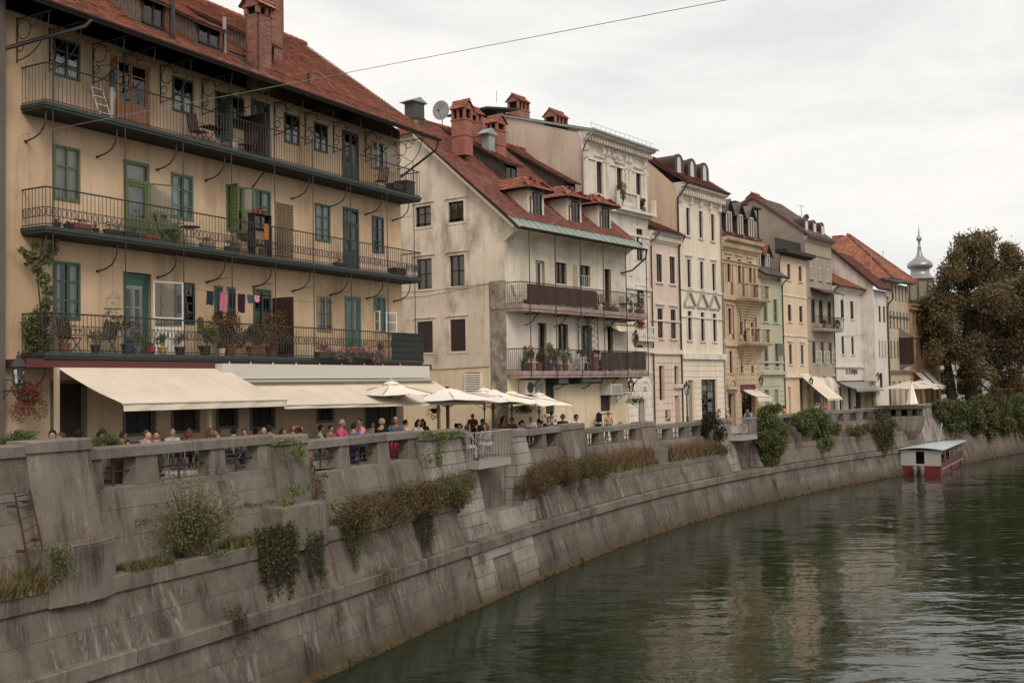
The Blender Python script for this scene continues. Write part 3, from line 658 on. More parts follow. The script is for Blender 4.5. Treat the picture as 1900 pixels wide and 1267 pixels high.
def gablecap(parent,x0,x1,y0,y1,z,tm,sm,hh=.45,over=.12,holes=True,along='y',rise=.4):
    """open-sided chimney hood with a small tiled saddle roof; ridge along the given axis"""
    k=MB(); 
    for a in (x0,x1-.13):
        for b in (y0,y1-.13): k.box(a,a+.13,b,b+.13,z,z+hh)
    if along=='y':
        for b in np.arange(y0+.4,y1-.3,.4): k.box(x0,x0+.1,b,b+.12,z,z+hh); k.box(x1-.1,x1,b,b+.12,z,z+hh)
    else:
        for b in np.arange(x0+.4,x1-.3,.4): k.box(b,b+.12,y0,y0+.1,z,z+hh); k.box(b,b+.12,y1-.1,y1,z,z+hh)
    k.box(x0+.13,x1-.13,y0+.13,y1-.13,z,z+hh,1)
    k.box(x0-.03,x1+.03,y0-.03,y1+.03,z+hh,z+hh+.08)
    zz=z+hh+.08
    if along=='y': k.prism([(x0,zz),(x1,zz),((x0+x1)/2,zz+rise)],y0,y1)
    else: k.prismx([(y0,zz),(y1,zz),((y0+y1)/2,zz+rise)],x0,x1)
    o=k.build('chimney_hood',[sm,DARK],parent)
    a,b=x0-over,x1+over; c,d=y0-over,y1+over
    if along=='y':
        mx=(a+b)/2; tiles('hood_tiles',(a,d,zz-.05),(0,c-d,0),(mx-a,0,rise+.05),max(3,int((d-c)/.2)),3,tm,o,th=.025); tiles('hood_tiles',(b,c,zz-.05),(0,d-c,0),(mx-b,0,rise+.05),max(3,int((d-c)/.2)),3,tm,o,th=.025)
        ridge_caps('hood_ridge',(mx,c,zz+rise+.03),(mx,d,zz+rise+.03),tm,o,r=.08)
    else:
        my=(c+d)/2; tiles('hood_tiles',(a,c,zz-.05),(b-a,0,0),(0,my-c,rise+.05),max(3,int((b-a)/.2)),3,tm,o,th=.025); tiles('hood_tiles',(b,d,zz-.05),(a-b,0,0),(0,my-d,rise+.05),max(3,int((b-a)/.2)),3,tm,o,th=.025)
        ridge_caps('hood_ridge',(a,my,zz+rise+.03),(b,my,zz+rise+.03),tm,o,r=.08)
    return o
def gutter(parent,x0,x1,y,z,m,r=.075):
    k=MB(); n=6; P=[(y+r*math.cos(math.pi+math.pi*i/n),z+r*math.sin(math.pi+math.pi*i/n)) for i in range(n+1)]
    for i in range(n): k.quad((x0,*P[i]),(x1,*P[i]),(x1,*P[i+1]),(x0,*P[i+1]))
    k.box(x0,x1,y-r-.01,y-r+.008,z-.01,z+.02)
    return k.build('gutter',m,parent)
def balcony(parent,u0,u1,z,out,fm,rm,slab=.16,rail=1.08,sp=.13,pattern=None,chamf=0,under=None,y0=0.0):
    k=MB(); k.box(u0,u1,y0-out,y0,z-slab,z); k.box(u0-.03,u1+.03,y0-out-.04,y0-out,z-slab*.55,z+.02); k.box(u0-.03,u0,y0-out,y0,z-slab*.55,z+.02); k.box(u1,u1+.03,y0-out,y0,z-slab*.55,z+.02)
    b=k.build('balcony',fm,parent)
    if under: MB().box(u0+.02,u1-.02,y0-out+.03,y0-.01,z-slab-.03,z-slab-.003).build('soffit_boards',under,b)
    r=MB(); s=MB(); pa=[(u0+.03,y0),(u0+.03,y0-out+.03),(u1-.03,y0-out+.03),(u1-.03,y0)]
    for (a,b_) in zip(pa,pa[1:]):
        a=Vector((*a,z));b2=Vector((*b_,z)); n=max(1,int((b2-a).length/sp)); up=Vector((0,0,1))
        r.tube([a+up*rail,b2+up*rail],.024,5); r.tube([a+up*.08,b2+up*.08],.014,4)
        for i in range(n+1): p=a.lerp(b2,i/n); s.tube([p,p+up*rail],.0115,4)
        if pattern:
            zb,h,w=pattern; n2=max(1,int((b2-a).length/w))
            for i in range(n2):
                c=a.lerp(b2,(i+.5)/n2)+up*zb; dd=(b2-a).normalized()*(w*.36)
                s.tube([c+up*h-dd*.2,c+up*h*.5-dd,c-up*h*.5-dd,c-up*h-dd*.2,c-up*h+dd*.2,c-up*h*.5+dd,c+up*h*.5+dd,c+up*h+dd*.2,c+up*h-dd*.2],.012,3,cap=False)
            r.tube([a+up*(zb+h),b2+up*(zb+h)],.01,4); r.tube([a+up*(zb-h),b2+up*(zb-h)],.01,4)
    r.build('handrail',rm,b); s.build('balusters',rm,b,kind='stuff'); return b
class B:
    def __init__(s,f,u0,name,label,cat='house',group=None):
        x,y,_=f.w(u0,0); s.f=F(x,y,f.dx,f.dy); s.r=thing(name,label,cat,(x,y,0),f.ang,group)
    def rect(s,*p,inn=0): return s.f.rect(*p,inn=inn)
    def pix(s,x,y,inn=0): return s.f.pix(x,y,inn)
    def pt(s,x,y,inn=0): u,z=s.f.pix(x,y,inn); return (u,inn,z)
def regrid(rs,uw=None,zsame=True):
    """real windows of one storey share sill and head heights and width: average the surveyed ones"""
    z0=sum(r[2] for r in rs)/len(rs); z1=sum(r[3] for r in rs)/len(rs); w=sum(r[1]-r[0] for r in rs)/len(rs)
    return [((r[0]+r[1])/2-w/2,(r[0]+r[1])/2+w/2,z0,z1) for r in rs]
# ================================================================ the ochre balcony house (nearest)
P_OCH=plaster('ochre_plaster','d6b68f','be9c74','6f5845',.85,.7,.35,.6)
P_OCH2=plaster('ochre_plaster_base','d6bd9d','c2a584','927660',.6,.5,.5,1.2)
T_OR=tilemat('orange_roof_tiles','a9674a','8f5440','5d4238'); T_RED=tilemat('red_roof_tiles','8d5547','774539','503a33'); T_DK=tilemat('brown_roof_tiles','6b3a30','54302a')
BRICK=mat('red_brick',rgb('94604f'),.9,rgb('7c4c40'),3,.6,island=.25,bump=.004,bscale=60); MORT=flat('mortar',rgb('8f857b'),.95); BRK2=mat('rendered_red_brick',rgb('a05f4b'),.9,rgb('834c3e'),1.6,.7,rgb('5b3a31'),2,.4,bump=.004)
GRN_D=flat('dark_green_paint',rgb('1c332b'),.5,col2=rgb('2a443a'),scale=6); GRN_M=flat('mid_green_paint',rgb('2c5a45'),.5); GRN_L=flat('olive_green_paint',rgb('56682f'),.55); GRN_T=flat('teal_green_paint',rgb('3a6b5a'),.55)
SLAB=mat('balcony_green',rgb('2c3a33'),.6,rgb('222c28'),5,.6,rgb('5f6a5c'),7,.3); SOFF=flat('dark_boards',rgb('2b241f'),.9,col2=rgb('1b1714'),scale=4)
WOOD_D=flat('dark_wood',rgb('3a2419'),.7,col2=rgb('2a1a13'),scale=8); WOOD_O=mat('orange_wood',rgb('a0682c'),.5,rgb('7d4c1e'),7,.6); WOOD_G=mat('grey_boards',rgb('6f6055'),.9,rgb('4d4139'),6,.8); WHITE=flat('white_paint',rgb('d6d2c8'),.5); METB=flat('brown_metal',rgb('4a2f29'),.5,metal=.3); GUT=flat('gutter_metal',rgb('3a2c28'),.4,metal=.5); LEAD=flat('grey_metal',rgb('8f8d88'),.4,metal=.6)
BF=F(-13.4,29.5,.55,1)
b1=B(BF,0,'balcony_house','ochre plastered four-storey house with three long green iron balconies, nearest on the left','house')
r1=b1.r; G1=4.3
U0,U1=-.75,18.22
cols_=[(.97,1.88),(3.47,4.52),(5.42,6.34),(7.9,8.66),(9.1,10.05),(10.84,11.69),(12.55,13.44),(14.24,15.28),(16.17,17.02)]
top=[('w',(0.96,1.89,16.56,17.68)),('d',(3.0,4.5,15.42,17.66)),('w',(5.45,6.35,16.5,17.64)),('w',(7.35,7.85,16.0,17.6)),('w',(8.1,8.75,16.5,17.6)),('d',(9.1,10.05,15.42,17.7)),('w',(10.84,11.69,16.5,17.6)),('w',(12.52,13.34,16.5,17.6)),('d',(14.25,15.3,15.42,17.65)),('w',(16.2,17.05,16.45,17.57))]
midr=[('w',(.97,1.88,13.0,14.58)),('d',(3.48,4.46,12.02,14.58)),('w',(5.38,6.32,13.02,14.5)),('w',(7.84,8.64,12.9,14.5)),('w',(9.1,10.06,13.1,14.55)),('w',(12.53,13.44,13.08,14.52)),('d',(14.24,15.23,12.02,14.6)),('w',(16.14,16.95,12.98,14.5))]
lowr=[('w',(1.0,1.88,9.6,11.25)),('d',(3.45,4.55,8.62,11.15)),('w',(5.5,6.36,9.65,11.0)),('w',(7.25,7.64,9.9,11.0)),('w',(7.86,8.24,9.9,11.0)),('w',(9.12,10.04,9.6,11.03)),('w',(12.57,13.48,9.65,11.0)),('d',(14.3,15.3,8.62,11.1)),('w',(16.19,17.01,9.75,11.2))]
grd=[(.97,2.0,5.3,7.76),(3.51,4.6,6.25,7.25),(5.42,6.46,6.24,7.22),(7.39,8.24,6.3,7.2),(9.02,10.11,6.2,7.15),(12.59,13.42,6.3,7.0),(15.58,17.6,5.0,7.1)]
ops=[r for _,r in top+midr+lowr]+grd
wallmesh(U0,U1,8.35,18.0,ops,P_OCH,'wall',r1); wallmesh(U0,U1,G1,8.35,ops,P_OCH2,'ground_floor_wall',r1)
# right gable wall and left gable wall, rear
k=MB(); D1=11.0; RZ=23.15; RQ=5.5
for x in (U1,): k.add([(x,0,G1),(x,D1,G1),(x,D1,18),(x,RQ,RZ-.25),(x,0,18.35)],[(0,1,2,3,4)])
k.add([(U0,0,G1),(U0,D1,G1),(U0,D1,18),(U0,RQ,RZ-.25),(U0,0,18.35)],[(4,3,2,1,0)]); k.quad((U1,D1,G1),(U0,D1,G1),(U0,D1,18),(U1,D1,18))
k.build('gable_wall',P_OCH,r1)
dk=[GRN_D,WOOD_O]
for i,(t_,r) in enumerate(top):
    if t_=='w': window(r1,r,GRN_D,y=-.03,t=.075,rows=(.33,.66) if i==0 else (.5,),curtain=[.5,0,.5,0,0,0,.5,.5,0,1][i],sill=None,tw=.06,trim=None)  # pale half sheets put the bright sky reflection into the lower panes
    elif i==1: door(r1,r,WOOD_O,y=-.02,t=.1,low=.42,curtain=0,rows=(.33,.66),cols=2)
    else: door(r1,r,GRN_D,y=-.02,t=.1,low=.45,curtain=1 if i==5 else .0,rows=(.5,),cols=2)
fmid=[GRN_L,GRN_L,GRN_T,GRN_L,GRN_M,GRN_M,GRN_D,GRN_D]
for i,(t_,r) in enumerate(midr):
    if t_=='w': window(r1,r,fmid[i],y=-.03,t=.08,rows=((.62,),(),(.3,.65),(.5,),(.6,),(.33,.66),(),(.33,.66))[i],curtain=[1,0,.8,0,.6,1,0,.6][i])
    else: door(r1,r,fmid[i],y=-.02,t=.1,low=.42,curtain=i==1,cols=2 if i==6 else 1,trans=.24)
flow=[GRN_M,GRN_M,GRN_D,GRN_M,GRN_M,GRN_M,flat('beige_frame',rgb('8e7a58'),.6),GRN_T,GRN_T]
for i,(t_,r) in enumerate(lowr):
    if t_=='w': window(r1,r,flow[i],y=-.03,t=.08,rows=((.33,.66),(),(.5,),(.5,),(.5,),(.5,),(.5,),(),(.55,))[i],curtain=[.6,0,0,1,1,.5,1,0,0][i],bars=(i in (5,6)))
    elif i==1: door(r1,(r[0],r[1],r[2],r[3]),GRN_M,low=.001,curtain=0,cols=1,t=.12); door(r1,(r[0]+.14,r[1]-.14,r[2],r[3]-.38),WHITE,y=.2,low=.38,cols=2,rows=(.5,),curtain=0); MB().box(r[0]+.14,r[1]-.14,.15,.19,r[3]-.38,r[3]-.14).build('roller_blind',flat('green_blind',rgb('1f6b52'),.6),r1)
    else: door(r1,r,GRN_T,y=-.02,t=.1,low=.45,curtain=1,cols=2,rows=(.5,))
# opened leaves
shutter(r1,7.6,15.9,17.55,.42,GRN_D,-62); shutter(r1,16.95,16.45,17.5,.55,WHITE,-40,glassy=True); shutter(r1,16.2,16.45,17.5,.35,WHITE,-100,glassy=True)
shutter(r1,4.46,12.1,14.0,.95,GRN_L,-25,glassy=True,name='door_leaf'); shutter(r1,8.0,12.9,14.5,.42,GRN_L,-95); shutter(r1,8.64,12.9,14.5,.42,GRN_L,-30,glassy=True)
shutter(r1,4.6,8.65,10.95,1.0,WHITE,-18,glassy=True,name='door_leaf'); shutter(r1,17.0,9.75,10.6,.5,WHITE,-30,glassy=True); shutter(r1,16.2,9.75,10.6,.4,WHITE,-110,glassy=True)
shutter(r1,3.05,15.5,17.5,.6,WOOD_O,-115,glassy=True,name='door_leaf'); 
for u,z0,z1,w in ((8.75,15.42,17.0,.95),(10.1,8.62,10.75,.95)): MB().box(u,u+.05,-w,-.02,z0,z1).build('partition_board',WOOD_D,r1)
BL=flat('black_shutter_metal',rgb('211e1c'),.6); GRF=flat('grey_frame',rgb('6d6860'),.7)
for i,r in enumerate(grd):
    o=MB(); u0,u1,z0,z1=r; o.box(u0,u1,.1,.14,z0,z1); o.box((u0+u1)/2-.02,(u0+u1)/2+.02,.08,.1,z0,z1); o.box(u0,u1,.07,.1,z1-.3,z1-.25); o.box(u0,u1,.07,.1,z0+.2,z0+.25)
    w=o.build('iron_shutter',BL,r1); MB().box(u0-.1,u0,-.03,.05,z0-.1,z1+.1).box(u1,u1+.1,-.03,.05,z0-.1,z1+.1).box(u0,u1,-.03,.05,z1,z1+.1).box(u0,u1,-.03,.05,z0-.1,z0).build('window_surround',GRF,w)
# balconies
BZ=[15.42,12.02,8.6]
pats=[None,(.42,.12,.17),(.62,.13,.16)]
for z,pp in zip(BZ,pats): balcony(r1,-.05,18.25,z,1.0,SLAB,IRON,pattern=pp,under=SOFF,sp=.135)
MB().box(-.6,19.0,-.95,-.02,8.2,8.43).build('awning_beam',flat('dark_red_paint',rgb('5e2420'),.6),r1)
rods=[.2,2.68,4.95,7.07,9.18,11.23,13.45,15.83,17.75]
k=MB()
for u in rods:
    k.tube([(u,-.98,8.6),(u,-.98,16.9)],.018,5)
k.build('hanging_rods',IRON,r1)
rb=random.Random(5)
for zi,z in enumerate(BZ):
    for u in [.08,2.5,4.8,6.9,9.14,11.2,13.4,15.7,17.6]:
        if zi==2 and u>1: continue
        if zi==0 and u>9 and u<9.3: MB().tube([(u,-.75,z-.17),(u,0,z-.85)],.025,5).build('balcony_bracket',IRON,r1); continue
        pts=[(u,-.85,z-.17),(u,-.84,z-.4),(u,-.78,z-.62),(u,-.6,z-.8),(u,-.35,z-.9),(u,0,z-.95)]
        MB().tube(pts,.024,5).tube([(u,-.02,z-.92),(u,.0,z-.98)],.05,6).build('balcony_bracket',IRON,r1)
        if z>12 and rb.random()<.6: MB().tube([(u,-.02,z-.9),(u,-.98,z-.86)],.009,4).build('tie_rod',IRON,r1)
# S-curved gutter brackets over the top balcony + ring brackets under the eave
for u in [-.2,.85,2.35,3.5,4.95,6.75,8.55,10.3,12.0,13.7,15.75,17.85]:
    k=MB(); y0,z0=-.02,16.75
    k.tube([(u,-.02,16.6),(u,-.02,17.85)],.02,5); k.tube([(u,-.02,17.8),(u,-1.45,17.8)],.02,5)
    arc=[(u,-.04-1.3*math.sin(a),16.65+1.1*(1-math.cos(a))) for a in np.linspace(0,math.pi/2,9)]; k.tube(arc,.018,5)
    for (cy,cz,rr_) in ((-.32,17.48,.27),(-.7,17.62,.14),(-.16,17.02,.13),(-.95,17.7,.08)):
        k.tube([(u,cy+rr_*math.cos(a),cz+rr_*math.sin(a)) for a in np.linspace(0,2*math.pi,13)],.015,4,cap=False)
    k.build('eave_bracket',IRON,r1)
for u in rods[1::2]+[17.6]:
    MB().tube([(u-.35,-.05,16.95),(u-.3,-.3,17.12),(u-.15,-.55,17.15),(u,-.8,16.95),(u,-.98,16.86)],.013,4).build('scroll_bar',IRON,r1)
# roof
ey,ez=-1.6,17.93; sl=math.hypot(RQ-ey,RZ-ez); U1r=18.75; U0r=-1.3
k=MB(); k.prismx([(ey,ez-.03),(RQ,RZ-.03),(D1+1.6,ez-.4),(D1+1.6,ez-.55),(RQ,RZ-.25),(ey,ez-.12)],U0r,U1r)
roof=k.build('roof',WOOD_D,r1)
chs=[(8.1,8.95,-1.0,-.1)]
skip=lambda c,d,lu,ld: not (7.9+1.3<c<9.15+1.3-.1 and .7<d<1.95)
tiles('roof_tiles',(U0r,ey+.08,ez+.03),(U1r-U0r,0,0),(0,RQ-ey-.08,RZ-ez),104,48,T_OR,roof,clip=skip)
tiles('roof_tiles',(U1r,D1+1.6,ez-.35),(U0r-U1r,0,0),(0,RQ-D1-1.6,RZ-ez+.35),60,24,T_OR,roof)
ridge_caps('ridge_tiles',(U0r,RQ,RZ+.06),(U1r,RQ,RZ+.06),T_OR,roof)
MB().quad((U1r+.005,ey,ez-.03),(U1r+.005,RQ,RZ-.03),(U1r+.005,RQ,RZ-.25),(U1r+.005,ey,ez-.15)).build('verge_board',METB,r1)
gutter(r1,U0r,U1r,-1.72,17.9,GUT)
MB().hexa([(U0r,-1.6,17.955),(U1r,-1.6,17.955),(U1r,-.95,18.46),(U0r,-.95,18.46),(U0r,-1.6,17.965),(U1r,-1.6,17.965),(U1r,-.95,18.48),(U0r,-.95,18.48)]).build('eave_flashing',METB,roof) if False else None
k=MB()
for u in np.arange(-1,18.6,.62):
    q=-1.05; z=ez+(q-ey)*(RZ-ez)/(RQ-ey); k.tube([(u,q,z),(u,q-.02,z+.17),(u,q-.12,z+.1)],.008,3)
for h in (.1,.17): k.tube([(U0r,-1.06,ez+.42+h),(U1r,-1.06,ez+.42+h)],.008,3)
k.build('snow_guard',METB,roof)
def rz1(q): return ez+(q-ey)*(RZ-ez)/(RQ-ey)
# downpipes from the gutter ends back to the wall
DP=flat('dark_pipe',rgb('2b2523'),.5)
MB().tube([(18.6,-1.7,17.82),(18.58,-1.6,17.45),(18.32,-.1,16.5),(18.3,.25,16.3),(18.3,.3,5.2)],.05,7).build('downpipe',DP,r1)
MB().tube([(.9,-1.7,17.82),(.75,-1.6,17.6),(-.75,-.25,16.8),(-.8,-.12,16.5),(-.8,-.12,4.8)],.06,7).build('downpipe',DP,r1)
MB().box(-1.6,-.75,-.3,6,4.3,19).build('party_wall',plaster('grey_party_wall','6d655e','5a534d'),r1)
# long shed dormers
def longdormer(par,u0,u1,qf,zf,qb,rzf,tm,side,nm='dormer',over=.25,win=True,h=1.0,pitch=None,fm=WOOD_D):
    """shed dormer: front at depth qf, window band of height h, roof running back to the slope at qb"""
    z0=rzf(qf); zt=z0+h; zb=rzf(qb)
    k=MB(); k.hexa([(u0,qf,z0-.1),(u1,qf,z0-.1),(u1,qb,zb-.3),(u0,qb,zb-.3),(u0,qf,zt),(u1,qf,zt),(u1,qb,zb),(u0,qb,zb)])
    o=k.build(nm,side,par)
    # side cladding boards
    bd=MB(); n=int((qb-qf)/.16)
    for i in range(n):
        a=qf+.02+i*.16; b=a+.14
        for x,s in ((u0,-.02),(u1,.02)):
            zl=[rzf(a),rzf(b)]; zu=[zt+(zb-zt)*(a-qf)/(qb-qf),zt+(zb-zt)*(b-qf)/(qb-qf)]
            if zu[0]-zl[0]<.05: continue
            xx=sorted((x,x+s)); bd.hexa([(xx[0],a,zl[0]),(xx[1],a,zl[0]),(xx[1],b,zl[1]),(xx[0],b,zl[1]),(xx[0],a,zu[0]),(xx[1],a,zu[0]),(xx[1],b,zu[1]),(xx[0],b,zu[1])])
    bd.build('side_boards',side,o,kind='stuff')
    if win:
        MB().box(u0+.08,u1-.08,qf-.01,qf+.02,z0+.12,zt-.08).build('window_dark',DARK,o)
        k=MB(); a,b,c,d=u0+.06,u1-.06,z0+.1,zt-.06
        for x in (a,(a+b)/2-.03,b-.06): k.box(x,x+.06,qf-.05,qf-.01,c,d)
        k.box(a,b,qf-.05,qf-.012,c,c+.06); k.box(a,b,qf-.05,qf-.012,d-.06,d); k.quad((a,qf-.02,c),(b,qf-.02,c),(b,qf-.02,d),(a,qf-.02,d),1); k.build('window',[fm,GLASS],o)
    sl_=(zb-zt)/(qb-qf); A=(u0-.18,qf-over,zt-over*sl_+.03); 
    MB().hexa([(u0-.18,qf-over,zt-over*sl_-.06),(u1+.18,qf-over,zt-over*sl_-.06),(u1+.18,qb,zb-.06),(u0-.18,qb,zb-.06),(u0-.18,qf-over,zt-over*sl_+.02),(u1+.18,qf-over,zt-over*sl_+.02),(u1+.18,qb,zb+.02),(u0-.18,qb,zb+.02)]).build('dormer_roof',WOOD_D,o)
    Lr=math.hypot(qb-qf+over,zb-zt+over*sl_); tiles('dormer_tiles',A,(u1-u0+.36,0,0),(0,qb-qf+over,zb-zt+over*sl_),max(3,int((u1-u0+.36)/.19)),max(4,int(Lr/.19)),tm,o)
    return o
longdormer(r1,3.5,4.5,-.7,0,3.9,rz1,T_OR,WOOD_G,h=.95)
longdormer(r1,5.9,7.0,-.6,0,3.9,rz1,T_OR,WOOD_G,h=.8)
longdormer(r1,9.75,10.45,.1,0,3.8,rz1,T_OR,WOOD_G,h=.8)
k=MB(); k.tube([(4.6,-.9,19.7),(4.6,-.9,18.3)],.09,8); k.build('vent_pipe',DP,r1)
k=MB(); k.tube([(7.35,-.45,18.6),(7.35,-.45,20.0)],.07,8); k.tube([(7.35,-.45,19.6),(7.0,-.8,19.35)],.045,6); k.build('vent_pipe',LEAD,r1)
k=MB(); k.tube([(11.9,-.3,18.7),(11.9,-.3,19.25)],.07,8); k.build('vent_pipe',METB,r1)
c=brickshaft(r1,8.55,9.25,-.85,-.3,17.9,20.45,BRICK,MORT); gablecap(r1,8.5,9.3,-.9,-.25,20.45,T_OR,BRICK,hh=.25,along='x',rise=.55)
cu=b1.pix(527,85,1.3)[0]; c=brickshaft(r1,cu-1.15,cu,1.3,2.1,19.5,23.6,BRICK,MORT); gablecap(r1,cu-1.15,cu,1.3,2.1,23.6,T_OR,BRICK,along='x')
MB().tube([(9.27,-.4,21.2),(9.28,-.4,18.8)],.02,4).build('chimney_strap',DP,r1)
# terrace awnings and white cassette box
CAN=mat('cream_canvas',rgb('e2d3bb'),.85,rgb('c8b99c'),.5,.5,rgb('b5a68a'),1.2,.25,.3)
def awning(label,u0,u1,zt,yt,zfl,zfr,yf,uf0=None,uf1=None,root=BF,val=.2,m=None,ground=5.2,poles=(),grp=None):
    m=m or CAN; x,y,_=root.w(u0,0); T=thing('awning',label,'awning',(x,y,0),root.ang,grp)
    W_=u1-u0; k=MB(); n=10; nd=6
    for j in range(nd+1):
        for i in range(n+1):
            f=i/n; g=j/nd; zf=zfl+(zfr-zfl)*f; k.v.append((W_*f,-(yt+(yf-yt)*g),zt+(zf-zt)*g-.06*math.sin(math.pi*g)))
    for j in range(nd):
        for i in range(n): a=j*(n+1)+i; k.f.append((a,a+1,a+n+2,a+n+1)); k.m.append(0)
    k.build('canopy',m,T,smooth=True)
    k=MB(); ns=max(2,int(W_/1.2))
    for i in range(1,ns):
        f=i/ns; zf=zfl+(zfr-zfl)*f; k.tube([(W_*f,-(yt+(yf-yt)*g),zt+(zf-zt)*g-.06*math.sin(math.pi*g)+.004) for g in (0,.2,.4,.6,.8,1)],.006,3)
    k.build('seams',m,T,kind='stuff')
    k=MB(); N_=14
    for i in range(N_):
        f0,f1=i/N_,(i+1)/N_; za=zfl+(zfr-zfl)*f0; zb=zfl+(zfr-zfl)*f1; w0=.02*math.sin(i*2.1); w1=.02*math.sin((i+1)*2.1)
        k.quad((W_*f0,-yf-.02-w0,za-val),(W_*f1,-yf-.02-w1,zb-val),(W_*f1,-yf-.02,zb),(W_*f0,-yf-.02,za))
    k.build('valance',m,T); MB().tube([(0,-yf,zfl-.02),(W_,-yf,zfr-.02)],.035,6).build('front_bar',GREYP,T)
    ar=MB()
    for uu in (.3,W_-.3): zf=zfl+(zfr-zfl)*uu/W_; ar.tube([(uu,-yt,zt-.15),(uu,-(yt+yf)/2,(zt+zf)/2-.2),(uu,-yf+.05,zf-.05)],.02,5)
    ar.build('folding_arm',GREYP,T)
    for uu in poles: MB().box(uu-.05,uu+.05,-yf+.55,-yf+.65,ground,zfl-.02).build('post',flat('cream_post',rgb('b5a184'),.6),T)
    return T
awning('long cream awning lowered over the near end of the terrace, nearest to the viewer',.35,6.75,8.2,.95,7.2,7.17,3.5,poles=(3.7,))
awning('cream awning below the white cassette box, reaching to the far corner of the ochre house',6.85,18.7,7.74,1.2,7.0,6.86,3.3,val=.12,poles=(9.9,))
MB().box(6.3,18.35,-1.25,-.5,7.86,8.35).hexa([(6.3,-1.3,7.7),(18.35,-1.3,7.7),(18.35,-.5,7.86),(6.3,-.5,7.86),(6.3,-1.6,7.78),(18.4,-1.6,7.78),(18.35,-.5,7.9),(6.3,-.5,7.9)]).build('awning_cassette',flat('grey_white_sheet',rgb('c3c0b4'),.5),r1)
k=MB(); k.box(.2,.3,-1.12,-1.0,5.3,8.2); k.build('awning_post',flat('cream_post2',rgb('b5a184'),.6),r1)
for u in (6.9,7.9,9.0,10.2,11.5,12.8,14.2,15.4,16.6): MB().box(u,u+.04,-.98,-.95,8.35,8.44).build('white_clip',WHITE,r1)
# ================================================================ house with the stained gable and copper eave
P_ST=plaster('stained_plaster','e4d8c4','bfb09a','73685c',.8,.85,.3,.8,.012,.45); P_ST2=plaster('stained_plaster_front','dad0ba','b5aa94','7b736a',.7,.55,.5,1.0,.008,.6); P_YB=plaster('yellow_base','decdaa','ccb88f','9f8e70',.5,.4,.6,1.4)
P_RO=mat('rough_corner',rgb('9a9183'),.95,rgb('5a544c'),2.2,.9,rgb('c4b8a4'),3,.6,0,.03,12)
P_PK=plaster('pinkish_white_plaster','d8cabb','c2b3a3','9e9285',.5,.35,.6,1.5)
COP=mat('copper_sheet',rgb('8c9d90'),.55,rgb('6a7f74'),1.3,.7,rgb('9cb5a2'),3,.5,0,.004,20,metal=.1)
PKC=mat('pinkish_slab_paint',rgb('a58c83'),.85,rgb('7d6b63'),2,.8,rgb('4d453f'),2.5,.6,.3)
BF2=F(-.29,52.3,.596,.803)
b2=B(BF2,0,'copper_eave_house','stained cream house with a bare gable, copper-edged tiled roof and two deep balconies','house')
r2=b2.r; G2=4.2; UE=11.55; D2=14.0; R2Q=7.0; RZ2=22.1; sl2=.83
rz2=lambda q: 16.06+sl2*q
q2=lambda *p: b2.rect(*p,inn=.1)
wins2=dict(d1=q2(991,483,1008,527),w1=q2(1028,486.5,1049,528),w2=q2(1072,491.6,1093,533),d2=q2(1118.5,499,1132,567),
 e1=q2(995,599,1011.5,650),x1=q2(1032,601,1052,650),x2=q2(1076,603.5,1096,647),e2=q2(1124,606,1135,648),
 g1=q2(1008,713.5,1025.5,767),g2=q2(1110,712,1129,762))
def setz(r,z0=None,z1=None): return (r[0],r[1],z0 if z0 is not None else r[2],z1 if z1 is not None else r[3])
wins2['d1']=setz(wins2['d1'],11.35); wins2['d2']=setz(wins2['d2'],11.35); wins2['e1']=setz(wins2['e1'],8.15); wins2['e2']=setz(wins2['e2'],8.15); wins2['x2']=setz(wins2['x2'],8.15)
wallmesh(0,UE,11.3,14.6,list(wins2.values()),P_ST2,'wall',r2); wallmesh(0,UE,8.1,11.3,list(wins2.values()),P_PK,'first_floor_wall',r2); wallmesh(0,UE,G2,8.1,list(wins2.values()),P_YB,'ground_floor_wall',r2)
# coved eave
k=MB(); n=8; prof=[(0,14.55)]+[(-1.0*(1-math.cos(a)),14.55+.6*math.sin(a)) for a in np.linspace(.1,math.pi/2,n)]
for (a,b),(c,d) in zip(prof,prof[1:]): k.quad((0,a,b),(UE,a,b),(UE,c,d),(0,c,d))
k.add([(0,y,z) for y,z in prof]+[(0,0,15.2)],[tuple(range(len(prof)+1))]); k.build('coved_cornice',P_ST2,r2,smooth=False)
for n_,r in wins2.items():
    if n_ in('d1','e1','e2','d2'): door(r2,r,WOOD_D if n_!='d1' else WHITE,cols=1,low=.3 if n_!='d1' else .05,curtain=n_=='d1',y=.18,t=.06)
    elif n_[0]=='g':
        o=window(r2,r,GRN_D,cols=1,rows=(),y=.12,sill=P_YB,trim=P_YB,panes=False); shutter(o,r[0]+.03,r[2]+.03,r[3]-.03,r[1]-r[0]-.06,flat('slate_shutter',rgb('2e302f'),.6),0,y=.08,name='louvre',slats=16)
    else: window(r2,r,WOOD_D if n_=='w1' or n_=='x1' else GRN_D,cols=2,rows=(.5,),curtain=.3,y=.15,sill=None)
k=MB(); a=q2(1059,489,1069,530); 
MB().box(a[0],a[1],-.01,.02,11.35,a[3]-.3).lathe([(0,0)],n=3).build('niche',P_PK,r2) if False else None
k.prism([(a[0],12.2),(a[1],12.2),(a[1],a[3]-.3)]+[((a[0]+a[1])/2+(a[1]-a[0])/2*math.cos(t),a[3]-.3+.3*math.sin(t)) for t in np.linspace(.2,math.pi-.2,6)]+[(a[0],a[3]-.3)],-.012,.005); k.build('arched_niche',flat('niche_shade_paint',rgb('a99a82'),.9),r2)
k=MB(); c,d=wins2['w2'][:2]
for i in range(7): x=c-.02+(d-c+.04)*i/6; k.tube([(x,-.08,12.4),(x,-.08,13.3)],.012,4)
k.tube([(c-.05,-.08,13.3),(d+.05,-.08,13.3)],.015,4); k.build('white_grille',WHITE,r2)
